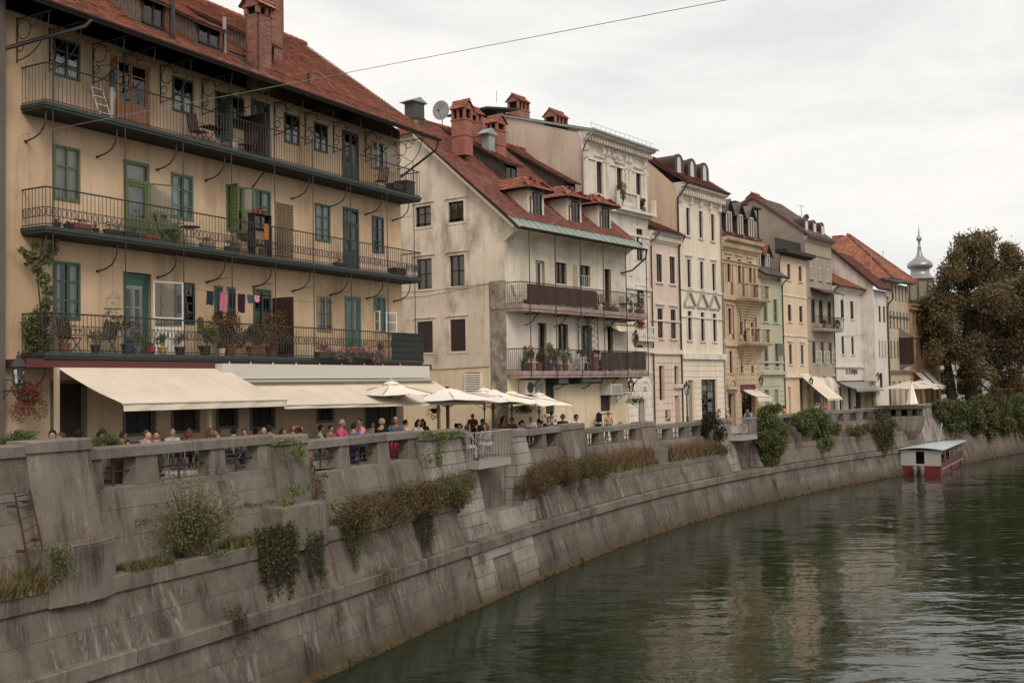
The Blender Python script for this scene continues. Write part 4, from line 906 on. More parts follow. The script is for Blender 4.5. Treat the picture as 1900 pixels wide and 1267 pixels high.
# lattice posts on the first floor
for px in (1085,1190//1):
    u=b2.pix(px if px<1100 else 1102,620,-.5)[0]; k=MB()
    for i in range(9):
        z=8.2+i*.34
        k.tube([(u,-.75,z),(u,-.1,z+.34)],.012,3); k.tube([(u,-.1,z),(u,-.75,z+.34)],.012,3)
    k.tube([(u,-.75,8.15),(u,-.75,11.2)],.03,4); k.tube([(u,-.1,8.15),(u,-.1,11.2)],.03,4); k.build('iron_lattice',IRON,r2)
for z in (11.38,8.15): 
    bb=balcony(r2,.0,12.05,z,1.0,PKC,IRON,slab=.32,rail=1.1,sp=.12)
# timber / reed screens behind the railings
def screen(par,u0,u1,y,z0,z1,m,name,n=None,w=.1):
    t=u0
    k=MB(); c=0
    while t<u1: k.box(t,min(t+w-.012,u1),y,y+.02,z0+random.uniform(-.02,.02),z1+random.uniform(-.02,.01)); t+=w
    return k.build(name,m,par,kind='stuff')
SCR=mat('brown_screen',rgb('5b3d30'),.85,rgb('412c24'),5,.7,island=.2); SCR2=mat('grey_brown_screen',rgb('5e5047'),.9,rgb('3f3630'),4,.8,island=.25)
screen(r2,.55,6.9,-.93,11.5,12.42,SCR,'balcony_screen'); screen(r2,7.2,12.0,-.93,8.25,9.2,SCR2,'balcony_screen')
k=MB(); 
for px in (982,1030,1076.5,1119,1161,1199):
    u=b2.pix(px,560,-1)[0]; k.tube([(u,-1.05,7.9),(u,-1.05,14.9),(u-.05,-1.15,15.05)],.028,5)
k.build('hanging_rods',flat('rust_brown_iron',rgb('4a2c22'),.7),r2)
for z in (11.38,8.15):
    for u in (1.6,4.2,6.7,9.0,11.4): MB().tube([(u,-.95,z-.34),(u,-.7,z-.45),(u,-.45,z-.75),(u,-.1,z-.9),(u,0,z-.9)],.028,5).tube([(u,-1.0,z-.36),(u,0,z-.36)],.035,4).build('balcony_bracket',IRON,r2)
# gable wall seen from the left
GW=MB(); sg=bpy.data.objects.new('x',None) if False else None
f3=lambda inn: D2-inn
gops=[]; 
for (a,b) in ((3.5,2.5),(5.72,4.66)): 
    for (z0,z1) in ((15.76,16.8),(12.52,14.08),(9.25,10.85)): gops.append((f3(a),f3(b),z0,z1))
topg=[(D2,14.5),(D2,16.0),(D2-R2Q+1.5,rz2(R2Q-1.5)-.05),(D2-R2Q-1.5,rz2(R2Q-1.5)-.05),(0,16.0),(0,14.5)]
# polygon above 8.4 as wall, openings grid up to 17.2 ; upper triangle separate
gw=wallmesh(0,D2,8.42,14.5,gops,P_ST,'gable_wall',r2,loc=(0,D2,0),rz=-math.pi/2)
xc=lambda z: D2-max(0,(z-16.0)/sl2)   # right edge of the gable at height z
k=MB(); zz=14.5; 
wallmesh(0,D2-.0,14.5,15.9,[o for o in gops if o[2]>15] and [(o[0],o[1],o[2],15.9) for o in gops if o[2]>15],P_ST,'gable_wall',r2,loc=(0,D2,0),rz=-math.pi/2)
xr=xc(16.8)
wallmesh(2,xr-.02,15.9,16.82,[(o[0],o[1],15.9,o[3]) for o in gops if o[2]>15],P_ST,'gable_wall',r2,loc=(0,D2,0),rz=-math.pi/2)
k=MB(); k.add([(xr-.02,0,15.9),(D2,0,15.9),(D2,0,16.0),(xr-.02,0,16.82)],[(0,1,2,3)]); k.add([(0,0,15.9),(2,0,15.9),(2,0,16.82),(1,0,16.82)],[(0,1,2,3)])
k.add([(1,0,16.82),(xr-.02,0,16.82),(D2-R2Q+1.3,0,rz2(R2Q-1.3)-.03),(D2-R2Q-1.3,0,rz2(R2Q-1.3)-.03)],[(0,1,2,3)]); k.build('gable_top',P_ST,r2,(0,D2,0),-math.pi/2)
for o in gops:
    w_=window(gw,o,WOOD_D,y=.1,cols=2,rows=(.5,) if o[2]<15.5 else (.62,),curtain=1 if o[2]>11 else 0,panes=False,name='window')
    # trims are merged so that nothing sits deeper than a sub-part
    k=MB(); u0,u1,z0,z1=o; k.box(u0-.15,u0,-.03,.02,z0-.12,z1+.12); k.box(u1,u1+.15,-.03,.02,z0-.12,z1+.12); k.box(u0,u1,-.03,.02,z0-.12,z0); k.box(u0,u1,-.03,.02,z1,z1+.12); k.box(u0-.22,u1+.22,-.09,.02,z1+.16,z1+.2); k.build('window_trim',P_ST,gw)
    if o[2]<11: MB().box(u0+.03,u1-.03,.02,.06,z0+.03,z1-.03).box((u0+u1)/2-.01,(u0+u1)/2+.01,.01,.02,z0+.03,z1-.03).build('closed_shutter',flat('dark_brown_shutter',rgb('2d1c16'),.6),gw)
g0=wallmesh(0,D2,G2,8.42,[],P_YB,'gable_base',r2,loc=(0,D2,0),rz=-math.pi/2)
MB().box(D2-.95,D2+.02,-.035,.02,G2,12.6).build('rough_corner_strip',P_RO,r2,(0,D2,0),-math.pi/2)
MB().tube([(2,-.03,8.4),(6,-.03,8.42),(10,-.03,8.36),(13,-.03,8.42)],.015,4).build('wall_cable',DP,r2,(0,D2,0),-math.pi/2)
MB().tube([(3,-.3,12.6),(9,-.25,12.35),(D2-.9,-.12,12.5),(D2-.9,-.05,11.2),(D2+.0,-.04,11.2)],.014,4).tube([(3,-.35,12.3),(9,-.25,12.1),(D2-.9,-.12,12.45)],.014,4).build('wall_cable',DP,r2,(0,D2,0),-math.pi/2)
# vent grille, far walls
u,z=F(*BF2.w(0,0)[:2],-.803,.596).pix(879,712); x=D2-u
k=MB(); k.box(x-.5,x+.5,-.06,0,z-.5,z+.55,1)
for i in range(9): zz=z-.45+i*.11; k.hexa([(x-.46,-.1,zz),(x+.46,-.1,zz),(x+.46,-.05,zz+.02),(x-.46,-.05,zz+.02),(x-.46,-.1,zz+.03),(x+.46,-.1,zz+.03),(x+.46,-.05,zz+.09),(x-.46,-.05,zz+.09)])
k.box(x-.52,x-.46,-.11,0,z-.5,z+.55).box(x+.46,x+.52,-.11,0,z-.5,z+.55); k.build('vent_grille',[WHITE,DARK],r2,(0,D2,0),-math.pi/2)
k=MB(); k.quad((UE,0,G2),(UE,D2,G2),(UE,D2,16),(UE,0,16)); k.add([(UE,0,16),(UE,D2,16),(UE,D2-R2Q,21.8)],[(0,1,2)]); k.quad((0,D2,G2),(UE,D2,G2),(UE,D2,16),(0,D2,16)); k.build('rear_wall',P_ST2,r2)
# roof: half-hipped at the gable end
eY=-1.15; eZ=rz2(eY)-.02; hq=R2Q-1.5; hu=1.6
A=MB(); L0=-.35
A.add([(L0,eY,eZ),(UE+.25,eY,eZ),(UE+.25,R2Q,rz2(R2Q)),(hu,R2Q,rz2(R2Q)),(L0,hq,rz2(hq))],[(0,1,2,3,4)])
A.add([(L0,hq,rz2(hq)),(hu,R2Q,rz2(R2Q)),(L0,2*R2Q-hq,rz2(hq))],[(0,1,2)])
A.add([(L0,2*R2Q-hq,rz2(hq)),(hu,R2Q,rz2(R2Q)),(UE+.25,R2Q,rz2(R2Q)),(UE+.25,2*R2Q-eY,eZ),(L0,2*R2Q-eY,eZ)],[(0,1,2,3,4)])
A.add([(L0,eY,eZ-.12),(UE+.25,eY,eZ-.12),(UE+.25,.3,rz2(.3)-.2),(L0,.3,rz2(.3)-.2)],[(3,2,1,0)]); 
A.add([(L0,eY,eZ),(L0,hq,rz2(hq)),(L0,hq,rz2(hq)-.16),(L0,eY,eZ-.16)],[(0,1,2,3)])
roof2=A.build('roof',WOOD_D,r2)
Ls=R2Q-(-.55)
dr2=[(b2.pix(px,385,-.2)[0],i) for i,px in enumerate((1008,1079,1131))]
dsp=[(2.15,3.6),(5.7,7.15),(8.8,10.2)]
def clip2(c,d,lu,ld):
    q=-.55+(d/ld)*Ls; u=L0+c
    if q>hq and u<L0+(q-hq)*(hu-L0)/(R2Q-hq): return False
    for a,b in dsp:
        if a+.1<u<b-.1 and .2<q<1.6: return False
    return True
tiles('roof_tiles',(L0,-.55,rz2(-.55)+.02),(UE+.25-L0,0,0),(0,Ls,Ls*sl2),66,48,T_RED,roof2,clip=clip2)
tiles('hip_tiles',(L0,2*R2Q-hq,rz2(hq)+.02),(0,-2*(R2Q-hq),0),(hu-L0,0,rz2(R2Q)-rz2(hq)),16,14,T_OR,roof2,clip=lambda c,d,lu,ld: abs(c-lu/2)<(lu/2)*(1-d/ld)+.1)
ridge_caps('hip_ridge',(L0,hq,rz2(hq)+.06),(hu,R2Q,rz2(R2Q)+.08),T_OR,roof2,r=.12)
ridge_caps('ridge_tiles',(hu,R2Q,rz2(R2Q)+.06),(UE+.2,R2Q,rz2(R2Q)+.06),T_RED,roof2)
k=MB(); k.hexa([(L0,eY,eZ),(UE+.25,eY,eZ),(UE+.25,-.5,rz2(-.5)),(L0,-.5,rz2(-.5)),(L0,eY,eZ+.02),(UE+.25,eY,eZ+.02),(UE+.25,-.5,rz2(-.5)+.03),(L0,-.5,rz2(-.5)+.03)])
for u in np.arange(L0,UE+.3,.62): k.hexa([(u,eY,eZ+.015),(u+.025,eY,eZ+.015),(u+.025,-.5,rz2(-.5)+.02),(u,-.5,rz2(-.5)+.02),(u,eY,eZ+.06),(u+.025,eY,eZ+.06),(u+.025,-.5,rz2(-.5)+.07),(u,-.5,rz2(-.5)+.07)])
k.build('copper_eave',COP,r2)
k=MB()
for u in np.arange(0,UE,.5): k.tube([(u,-.62,rz2(-.62)),(u,-.66,rz2(-.62)+.16)],.008,3)
k.tube([(0,-.65,rz2(-.62)+.15),(UE,-.65,rz2(-.62)+.15)],.008,3); k.build('snow_guard',METB,r2)
MB().prismx([(0,14.5),(0,16.0),(-1.1,15.08),(-1.0,15.0),(-.6,14.9)],-.01,.06).build('eave_end',P_ST2,r2)
gutter(r2,L0-.05,UE+.35,eY-.07,eZ-.02,DP,r=.07)
MB().tube([(UE+.3,eY-.07,eZ-.08),(UE+.32,eY,eZ-.5),(UE+.15,-.35,eZ-1.15),(UE-.6,-.06,eZ-1.35)],.05,7).build('downpipe',DP,r2)
MB().add([(L0-.03,eY+.3,eZ+.1),(L0-.03,hq,rz2(hq)-.03),(L0-.03,hq,rz2(hq)-.2),(L0-.03,eY+.3,eZ-.07)],[(0,1,2,3)]).add([(L0-.03,.2,rz2(.2)-.2),(L0-.03,hq,rz2(hq)-.2),(.0,hq,rz2(hq)-.28),(.0,.2,rz2(.2)-.28)],[(0,1,2,3)]).build('verge_mortar',flat('verge_white',rgb('b5ab9a'),.9),r2)
# three hipped dormers
def hipdormer(par,u0,u1,qf,h,rzf,tm,wm,i,slope):
    z0=rzf(qf)-.05; zt=z0+h; k=MB(); qb=qf+h/slope+.9
    k.box(u0,u1,qf,qb,z0-.3,zt); o=k.build('dormer',wm,par)
    wa,wb=u0+(u1-u0)*.32,u1-(u1-u0)*.2
    MB().box(wa,wb,qf-.015,qf+.02,z0+.12,zt-.15).build('window_dark',DARK,o)
    k=MB()
    for x in (wa-.02,wb-.04): k.box(x,x+.06,qf-.06,qf-.012,z0+.08,zt-.1)
    k.box(wa,wb,qf-.06,qf-.012,zt-.16,zt-.1); k.box((wa+wb)/2-.02,(wa+wb)/2+.02,qf-.04,qf-.012,z0+.1,zt-.12); k.quad((wa,qf-.02,z0+.1),(wb,qf-.02,z0+.1),(wb,qf-.02,zt-.12),(wa,qf-.02,zt-.12),1)
    k.build('window',[WOOD_D,GLASS],o)
    ov=.42; a,b,c=u0-ov,u1+ov,qf-ov; mx=(a+b)/2; rise=(b-a)/2*.62; zr=zt-.02+rise; hb=c+(b-a)/2*.95; qe=qf+(zr-(rzf(qf)-.05))/slope+.3
    k=MB(); k.add([(a,c,zt-.03),(b,c,zt-.03),(b,qe,zt-.03),(a,qe,zt-.03)],[(3,2,1,0)]); k.add([(a,c,zt),(b,c,zt),(mx,hb,zr)],[(0,1,2)]); k.add([(a,c,zt),(mx,hb,zr),(mx,qe,zr),(a,qe,zt)],[(0,1,2,3)]); k.add([(b,c,zt),(b,qe,zt),(mx,qe,zr),(mx,hb,zr)],[(0,1,2,3)])
    rf=k.build('dormer_roof',WOOD_D,o)
    tri=lambda c_,d,lu,ld: abs(c_-lu/2)<(lu/2)*(1-d/ld)+.06
    tiles('front_tiles',(a,c,zt+.02),(b-a,0,0),(0,hb-c,rise),8,5,tm,o,clip=tri,th=.025)
    tiles('side_tiles',(a,qe,zt+.02),(0,c-qe,0),(mx-a,0,rise),13,5,tm,o,th=.025,clip=lambda c_,d,lu,ld: c_<lu-(hb-c)*d/ld+.08)
    tiles('side_tiles',(b,c,zt+.02),(0,qe-c,0),(mx-b,0,rise),13,5,tm,o,th=.025,clip=lambda c_,d,lu,ld: c_>(hb-c)*d/ld-.08)
    for s in (a,b): ridge_caps('hip_tiles',(s,c,zt+.05),(mx,hb,zr+.04),tm,o,r=.075,step=.24)
    ridge_caps('ridge_tiles',(mx,hb,zr+.05),(mx,qe,zr+.05),tm,o,r=.085,step=.24)
    MB().tube([(mx,c-.02,zt-.02),(mx,c-.02,zt-.25),(u0+.2,qf-.05,zt-.4),(u0+.2,qf-.05,z0)],.035,6).build('dormer_pipe',DP,o)
    return o
T_DM=tilemat('dormer_tiles','a9674f','91533f','684639')
for i,(a,b) in enumerate(dsp): hipdormer(r2,a,b,.1 if i<2 else .1,1.3,rz2,T_DM,P_ST2,i,sl2)
DS=mat('dormer_slate_boards',rgb('4f4740'),.9,rgb('332d29'),3,.8)
longdormer(r2,3.6,4.7,2.6,0,7.0,rz2,T_RED,DS,h=1.15,over=.3); longdormer(r2,9.0,10.1,2.4,0,7.0,rz2,T_RED,DS,h=1.1,over=.3)
# rooftop furniture
def shaft(par,px0,px1,pyt,pyb,q,m,capm,hood=True,d=.75,along='x',bld=b2,name='chimney',hh=.35,rise=.4,band_=True):
    a=bld.pix(px0,pyt,q); b=bld.pix(px1,pyt,q); lo=bld.pix(px0,pyb,q)[1]; u0,u1=a[0],b[0]; 
    # visible width shows the front and the near side: take a square-ish shaft
    w=max(.45,(u1-u0)*.62); u0=u1-w; zt=a[1]-(hh+.1+rise if hood else 0)
    k=MB().box(u0,u1,q,q+d,lo-.6,zt)
    if band_: k.box(u0-.04,u1+.04,q-.04,q+d+.04,zt-.08,zt)
    k.box(u0-.04,u1+.04,q-.04,q+d+.04,zt-.9,zt-.82) if band_ else None
    o=k.build(name,m,par)
    if hood: gablecap(par,u0,u1,q,q+d,zt,capm,m,hh=hh,along=along,rise=rise,over=.1)
    return o,(u0,u1,zt)
BRC=BRK2
shaft(r2,852,876,180,262,3.6,BRC,T_DM,along='y',d=.9,hh=.5); shaft(r2,880,895,195,250,6.3,BRC,T_DM,along='x')
shaft(r2,911,938,208,268,4.9,BRC,T_DM,along='y',d=.8)
o,_=shaft(r2,759,787,184,214,6.6,flat('weathered_tin',rgb('4b4a42'),.6,metal=.3),COP,hood=False); a=b2.pix(757,184,6.6); c=b2.pix(789,184,6.6)
MB().prism([(a[0]+.25,a[1]),(c[0]+.1,a[1]),((a[0]+c[0])/2+.2,a[1]+.28)],6.5,7.5).build('tin_hood',COP,o)
o,_=shaft(r2,900,918,246,262,3.9,COP,COP,hood=False,d=.5); a=b2.pix(898,246,3.9); c=b2.pix(920,246,3.9); MB().prism([(a[0]+.1,a[1]),(c[0]+.1,a[1]),((a[0]+c[0])/2+.1,a[1]+.35)],3.8,4.5).build('copper_hood',COP,o)
x,z=b2.pix(818,205,7.2); w_=b2.f.w(x,7.2,z); T=thing('satellite_dish','round grey satellite dish on the ridge of the stained house','dish',w_,R(-20))
k=MB(); n=16
for j,(rr_,yy) in enumerate(((0,.1),(.25,.07),(.5,.0),(.51,.0))): k.v+=[(rr_*math.cos(2*math.pi*i/n),yy,rr_*1.1*math.sin(2*math.pi*i/n)) for i in range(n)]
for j in range(3):
    for i in range(n): k.f.append((j*n+i,j*n+(i+1)%n,(j+1)*n+(i+1)%n,(j+1)*n+i)); k.m.append(0)
k.build('reflector',LEAD,T,smooth=True); MB().tube([(0,.15,-1.1),(0,.15,0)],.03,5).tube([(0,.1,-.45),(0,-.35,-.1)],.015,4).box(-.05,.05,-.42,-.32,-.14,-.04).build('arm',DP,T)
b_sh=b2.rect(901,192,945,262,inn=9.0)
MB().box(b_sh[0]+1,b_sh[1]+.6,9,11.5,19,b_sh[3]-.2).prism([(b_sh[0]-.4,b_sh[3]-.45),(b_sh[1]+.8,b_sh[3]+.15),(b_sh[1]+.8,b_sh[3]+.25),(b_sh[0]-.4,b_sh[3]-.33)],8.6,12).build('roof_shed',flat('tarred_boards',rgb('2e2b29'),.8),r2)
MB().box(b2.pix(880,230,8.0)[0],b2.pix(911,230,8.0)[0]+.5,8,8.4,20,b2.pix(890,216,8.0)[1]).build('fire_wall',plaster('pink_fire_wall','a3645a','8a5750'),r2)
# air conditioners and boxes on the front
def acunit(px0,py0,px1,py1,label,m,fan=True,out=.45,bld=b2):
    u0,u1,z0,z1=bld.rect(px0,py0,px1,py1,inn=-out); x,y,_=bld.f.w(u0,0); T=thing('air_conditioner',label,'air conditioner',(x,y,z0),bld.f.ang); w=u1-u0;h=z1-z0
    MB().box(0,w,-out,-.05,0,h).build('casing',m,T); k=MB()
    if fan:
        c=(w*.5,h*.5); r_=min(w,h)*.38
        for rr_ in (r_,r_*.75,r_*.5,r_*.25): k.tube([(c[0]+rr_*math.cos(a),-out-.015,c[1]+rr_*math.sin(a)) for a in np.linspace(0,2*math.pi,15)],.008,3,cap=False)
        MB().tube([(c[0],-out+.004,c[1]),(c[0],-out-.008,c[1])],r_,16).build('fan_opening',DARK,T)
    else:
        for i in range(10): zz=h*.12+h*.76*i/10; k.box(w*.1,w*.9,-out-.012,-out-.002,zz,zz+h*.03)
    k.build('grille',LEAD,T); MB().box(.05,.1,-out,0,-.06,0).box(w-.1,w-.05,-out,0,-.06,0).build('bracket',IRON,T); return T
ACW=flat('white_enamel',rgb('bdb8ab'),.5)
acunit(975,706,993,732,'white air conditioner with a round fan below the lower balcony of the stained house',ACW)
acunit(994,712,1008,732,'plain grey cabinet next to the fan unit, left of the shuttered ground-floor window',flat('grey_enamel',rgb('8d8a80'),.5),fan=False,out=.25)
acunit(1133,712,1155,732,'beige air conditioner with louvred front at the right end of the stained house',ACW,fan=False,out=.7)
acunit(1035,699,1056,712,'sooty black box unit hung under the lower balcony',flat('soot_black',rgb('1e1c1b'),.7),fan=False,out=.8)
acunit(1077,698,1119,709,'long flat black unit on brackets under the lower balcony',flat('soot_black2',rgb('24211f'),.7),fan=False,out=.8)
acunit(1158-0,549,1170,563,'small white air conditioner standing on the upper balcony of the stained house',ACW,out=.35)
MB().box(9.1,11.4,-.75,-.02,10.75,10.8).hexa([(9.2,-.9,10.35),(11.3,-.9,10.35),(11.3,-.88,10.35),(9.2,-.88,10.35),(9.2,-.6,10.75),(11.3,-.6,10.75),(11.3,-.02,10.78),(9.2,-.02,10.78)]).build('small_canopy',CAN,r2)
# ================================================================ the terrace of houses beyond
RF=F(4.33,63.2,.74,1); GZ=4.15
def house(name,label,pl,pr,zt,m,wins,depth=12,base=None,zb=None,off=0,sidel=None,sider=True,win_kw={},fm=None,zt_px=None,gz=GZ):
    """pl,pr pixel columns of the facade edges; wins: list of rows of pixel rects"""
    ul=RF.pix(pl,600,-off)[0]; ur=RF.pix(pr,600,-off)[0]
    f=F(*RF.w(0,-off)[:2],RF.dx,RF.dy); b=B(f,ul,name,label,'house'); W_=ur-ul; ops=[]; rows=[]
    for row,kw in wins:
        rs=regrid([b.rect(*p,inn=.1) for p in row]); rows.append((rs,kw)); ops+=rs
    xtra=[]
    b.W=W_; b.zt=zt; b.ops=ops; b.rows=rows; b.m=m; b.base=base; b.zb=zb; b.depth=depth; b.gz=gz
    return b
def finish(b,extra=()):
    ops=b.ops+list(extra); r=b.r
    if b.base: wallmesh(0,b.W,b.zb,b.zt,ops,b.m,'wall',r); wallmesh(0,b.W,b.gz,b.zb,ops,b.base,'ground_floor_wall',r)
    else: wallmesh(0,b.W,b.gz,b.zt,ops,b.m,'wall',r)
    for rs,kw in b.rows:
        for x in rs:
            k=dict(kw); k.setdefault('panes',True); k['y']=.06; k.setdefault('t',.075); k.setdefault('mull',.042); window(r,x,**k)
def gable_side(b,right=False,ridge_q=6,ridge_z=None,m=None,zt=None,depth=None,name='side_wall'):
    D=depth or b.depth; x=b.W if right else 0; zt=zt or b.zt
    pts=[(x,0.01,b.gz),(x,D,b.gz),(x,D,zt),(x,ridge_q,ridge_z),(x,0.01,zt)]
    MB().add(pts,[(0,1,2,3,4) if right else (4,3,2,1,0)]).build(name,m or b.m,b.r)
def saddle(b,ov,ze,rq,rz,tm,nu,nd,u0=-.05,u1=None,under=None,m=None):
    u1=b.W+.05 if u1 is None else u1; D=2*rq; 
    k=MB(); k.prismx([(-ov,ze-.03),(rq,rz-.03),(D,ze-.03),(D,ze-.2),(rq,rz-.25),(-ov,ze-.15)],u0,u1)
    rf=k.build('roof',m or METB,b.r)
    tiles('roof_tiles',(u0,-ov,ze),(u1-u0,0,0),(0,rq+ov,rz-ze),nu,nd,tm,rf,th=.025); ridge_caps('ridge_tiles',(u0,rq,rz+.04),(u1,rq,rz+.04),tm,rf)
    return rf
def cornice(b,z,h=.5,out=.45,m=None,u0=-.02,u1=None,dent=True,name='cornice'):
    u1=b.W+.02 if u1 is None else u1; k=MB(); m=m or b.m
    k.prismx([(-.0,z-h),(-.06,z-h),(-.08,z-h*.75),(-out*.4,z-h*.55),(-out*.45,z-h*.35),(-out*.9,z-h*.25),(-out,z-h*.1),(-out,z),(0.3,z)],u0,u1)
    if dent:
        n=max(3,int((u1-u0)/.32))
        for i in range(n): x=u0+(u1-u0)*(i+.3)/n; k.box(x,x+.12,-out*.7,-.02,z-h*.8,z-h*.52)
    return k.build(name,m,b.r)
def string(b,z,h=.14,out=.09,m=None,name='string_course'): return MB().box(-.01,b.W+.01,-out,-.0,z-h,z).build(name,m or b.m,b.r)
def rust(b,z0,z1,n,ops,m=None,name='stone_course',gap=.035,out=.04):
    """horizontal stone courses standing proud, cut around the openings"""
    hh=(z1-z0)/n
    for i in range(n):
        a=z0+hh*i+gap/2; c=z0+hh*(i+1)-gap/2; cuts=[0.0]
        hol=sorted([(o[0]-.03,o[1]+.03) for o in ops if o[2]<c and o[3]>a]); x=0.01
        for p,q in hol+[(b.W-.01,b.W)]:
            if p-x>.05: MB().box(x,p,-out,-.001,a,c).build(name,m or b.m,b.r)
            x=max(x,q)
TR_W=plaster('pale_stucco_trim','ded6c9','c2b8a9','8e8578',.6,.45,1.2,2.0,.006,.4)
P3=plaster('white_stucco','dcd3c4','bdb2a2','877d70',.6,.5,.6,1.3); P3S=plaster('bare_side_render','cdb9a4','b09c86','7d7064',.7,.6,.35,.8)
P4=plaster('pink_plaster','d6c1ae','c5ad9a','a38a79',.4,.3,.6,1.5); P5=plaster('cream_plaster','e2d5be','cec0a6','a3967e',.5,.35,.6,1.5); P5S=plaster('peach_side_plaster','dcbfa2','cdae90','a58e78',.4,.35,.4,1.0)
P6=plaster('ochre_stucco','cbb390','ab9371','776349',.7,.5,.7,1.5); P7=plaster('pale_green_plaster','b4b79a','a3a68a','86876b',.4,.3,.6,1.5); P8=plaster('peach_plaster','dcc19f','ccb08d','a88f72',.4,.3,.6,1.5)
P9=plaster('grey_beige_plaster','a99c88','938672','6f6557',.5,.4,.6,1.4); P10=plaster('white_plaster','d5cfc4','c2bbae','958d80',.5,.4,.6,1.5); P12=plaster('beige_plaster','c0b296','ab9d80','80745f',.5,.4,.6,1.4); P13=plaster('gold_ochre_stucco','b0905f','957750','6b5540',.6,.5,.7,1.4)
WD=flat('brown_window_frame',rgb('3e241b'),.55); WGR=flat('grey_window_frame',rgb('57524b'),.6)
# ---- white ornate house
w3=[([(1103,297.5,1114.6,356),(1140,310.6,1152.5,372),(1176,322,1187,381)],dict(fm=WD,curtain=.5,y=.2,rows=(.3,.68),sill=None,trim=TR_W,tw=.16,tp=.06,hood=TR_W)),
    ([(1176.5,424,1190.5,485)],dict(fm=WD,curtain=.5,y=.2,rows=(.3,.68),trim=TR_W,tw=.14,tp=.06)),
    ([(1178.5,537.5,1192,572)],dict(fm=WD,curtain=0,y=.2,rows=(.5,),trim=TR_W,tw=.14,hood=TR_W)),
    ([(1178,640,1191,672)],dict(fm=WD,curtain=0,y=.2,rows=(),trim=TR_W,tw=.14))]
b3=house('ornate_white_house','tall white stucco house with a bare side wall, ornate top storey and balcony of plants','' or 1087,1207,22.0,P3,w3,depth=11)
dr=b3.rect(1181,740,1193,790,inn=.1); dr=(dr[0],dr[1],GZ,dr[3]); finish(b3,[dr]); door(b3.r,dr,WD,cols=1,low=.6,y=.35,trim=TR_W)
cornice(b3,22.45,h=.7,out=.7,m=TR_W); string(b3,21.0,m=TR_W); string(b3,18.3,h=.3,out=.3,m=TR_W,name='balcony_cornice'); string(b3,16.9,m=TR_W); string(b3,13.6,h=.22,out=.15,m=TR_W); string(b3,9.7,h=.3,out=.25,m=TR_W); string(b3,8.2,m=TR_W)
k=MB(); 
for x in (.35,2.3,2.75,5.0,5.45,7.35):
    k.box(x-.14,x+.14,-.09,0,18.6,21.3); k.box(x-.19,x+.19,-.13,0,21.3,21.5); k.box(x-.16,x+.16,-.16,0,21.5,21.75); k.ball((x,-.12,21.45),.13,8,5)
for x,z in ((3.9,21.65),(3.6,21.5),(4.2,21.5)): k.ball((x,-.06,z),.22,8,5,sc=(1,.5,1))
for i in range(9): a=math.pi*i/8; k.ball((3.9+.55*math.cos(a),-.05,21.45+.3*math.sin(a)),.1,6,4)
for z0,z1 in ((14.2,16.6),(10.2,13.2),):
    for x in (5.35,7.4): k.box(x-.14,x+.14,-.08,0,z0,z1); k.ball((x,-.1,z1-.1),.13,8,5)
for x,z in ((6.55,16.55),(6.5,12.5),(6.5,13.0)): k.ball((x,-.05,z),.2,8,5,sc=(1.2,.5,.8))
k.build('stucco_ornament',TR_W,b3.r,smooth=False,kind='stuff')
k=MB(); k.box(3.2,b3.W+.05,-.6,0,18.15,18.32); 
k.box(3.2,3.5,-.6,-.38,18.32,19.2); k.box(5.35,5.65,-.6,-.38,18.32,19.2); k.box(b3.W-.25,b3.W+.05,-.6,-.38,18.32,19.2); k.box(3.2,5.65,-.62,-.36,19.2,19.28)
for i in range(7): k.lathe([(.05,18.32),(.09,18.5),(.04,18.8),(.05,19.2)],(3.7+.25*i,-.49),6)
k.build('stone_balcony',TR_W,b3.r)
k=MB(); z=b3.pix(1190,612)[1]; x0=b3.pix(1172,600)[0]; k.box(x0,b3.W,-.55,0,z-.75,z-.6); k.box(x0,b3.W,-.55,-.45,z+.1,z+.2)
for i in range(8): k.lathe([(.04,z-.6),(.07,z-.4),(.03,z-.1),(.04,z+.1)],(x0+.12+.27*i,-.5),6)
k.build('stone_balcony',TR_W,b3.r)
k=MB(); k.tube([(6.75+.95*math.cos(a),-.06,7.35+.75*math.sin(a)) for a in np.linspace(0,math.pi,12)],.06,5)
for i in range(7): a=math.pi*i/6; k.ball((6.75+.55*math.cos(a),-.05,7.25+.4*math.sin(a)),.12,6,4,sc=(1,.5,1))
k.build('door_arch_ornament',TR_W,b3.r)
gd=MB().box(6.58,6.9,-.06,-.02,6.95,7.25).build('green_plaque',flat('green_enamel',rgb('3b7a58'),.4),b3.r)
MB().box(6.66,6.7,-.065,-.06,7.0,7.2).box(6.74,6.78,-.065,-.06,7.0,7.2).build('plaque_digits',WHITE,gd)
rust(b3,GZ+.3,8.0,7,[dr]+b3.ops,m=TR_W)
zr=24.3; MB().add([(0,0.02,GZ),(0,11,GZ),(0,11,22.6),(0,6.5,24.5),(0,0.02,22.3)],[(4,3,2,1,0)]).build('side_wall',P3S,b3.r)
k=MB(); k.add([(-.1,-.8,22.45),(b3.W+.1,-.8,22.45),(b3.W+.1,6.5,24.6),(-.1,6.5,24.6)],[(0,1,2,3)]); k.add([(-.1,6.5,24.6),(b3.W+.1,6.5,24.6),(b3.W+.1,12,22.6),(-.1,12,22.6)],[(0,1,2,3)]); k.box(-.1,b3.W+.1,-.85,-.75,22.38,22.5); k.prismx([(-.8,22.42),(6.5,24.57),(6.5,24.45),(-.8,22.3)],-.12,0)
k.build('roof',COP,b3.r)
k=MB()
for x in np.arange(.2,b3.W,.55): k.tube([(x,-.5,22.5),(x,-.55,22.9)],.012,3)
k.tube([(0,-.55,22.88),(b3.W,-.55,22.88)],.012,3); k.build('roof_railing',LEAD,b3.r)
MB().tube([(.05,-.9,22.4),(-.25,-.5,21.8),(-.12,-.1,21.2),(-.12,-.1,16)],.06,6).build('downpipe',LEAD,b3.r)
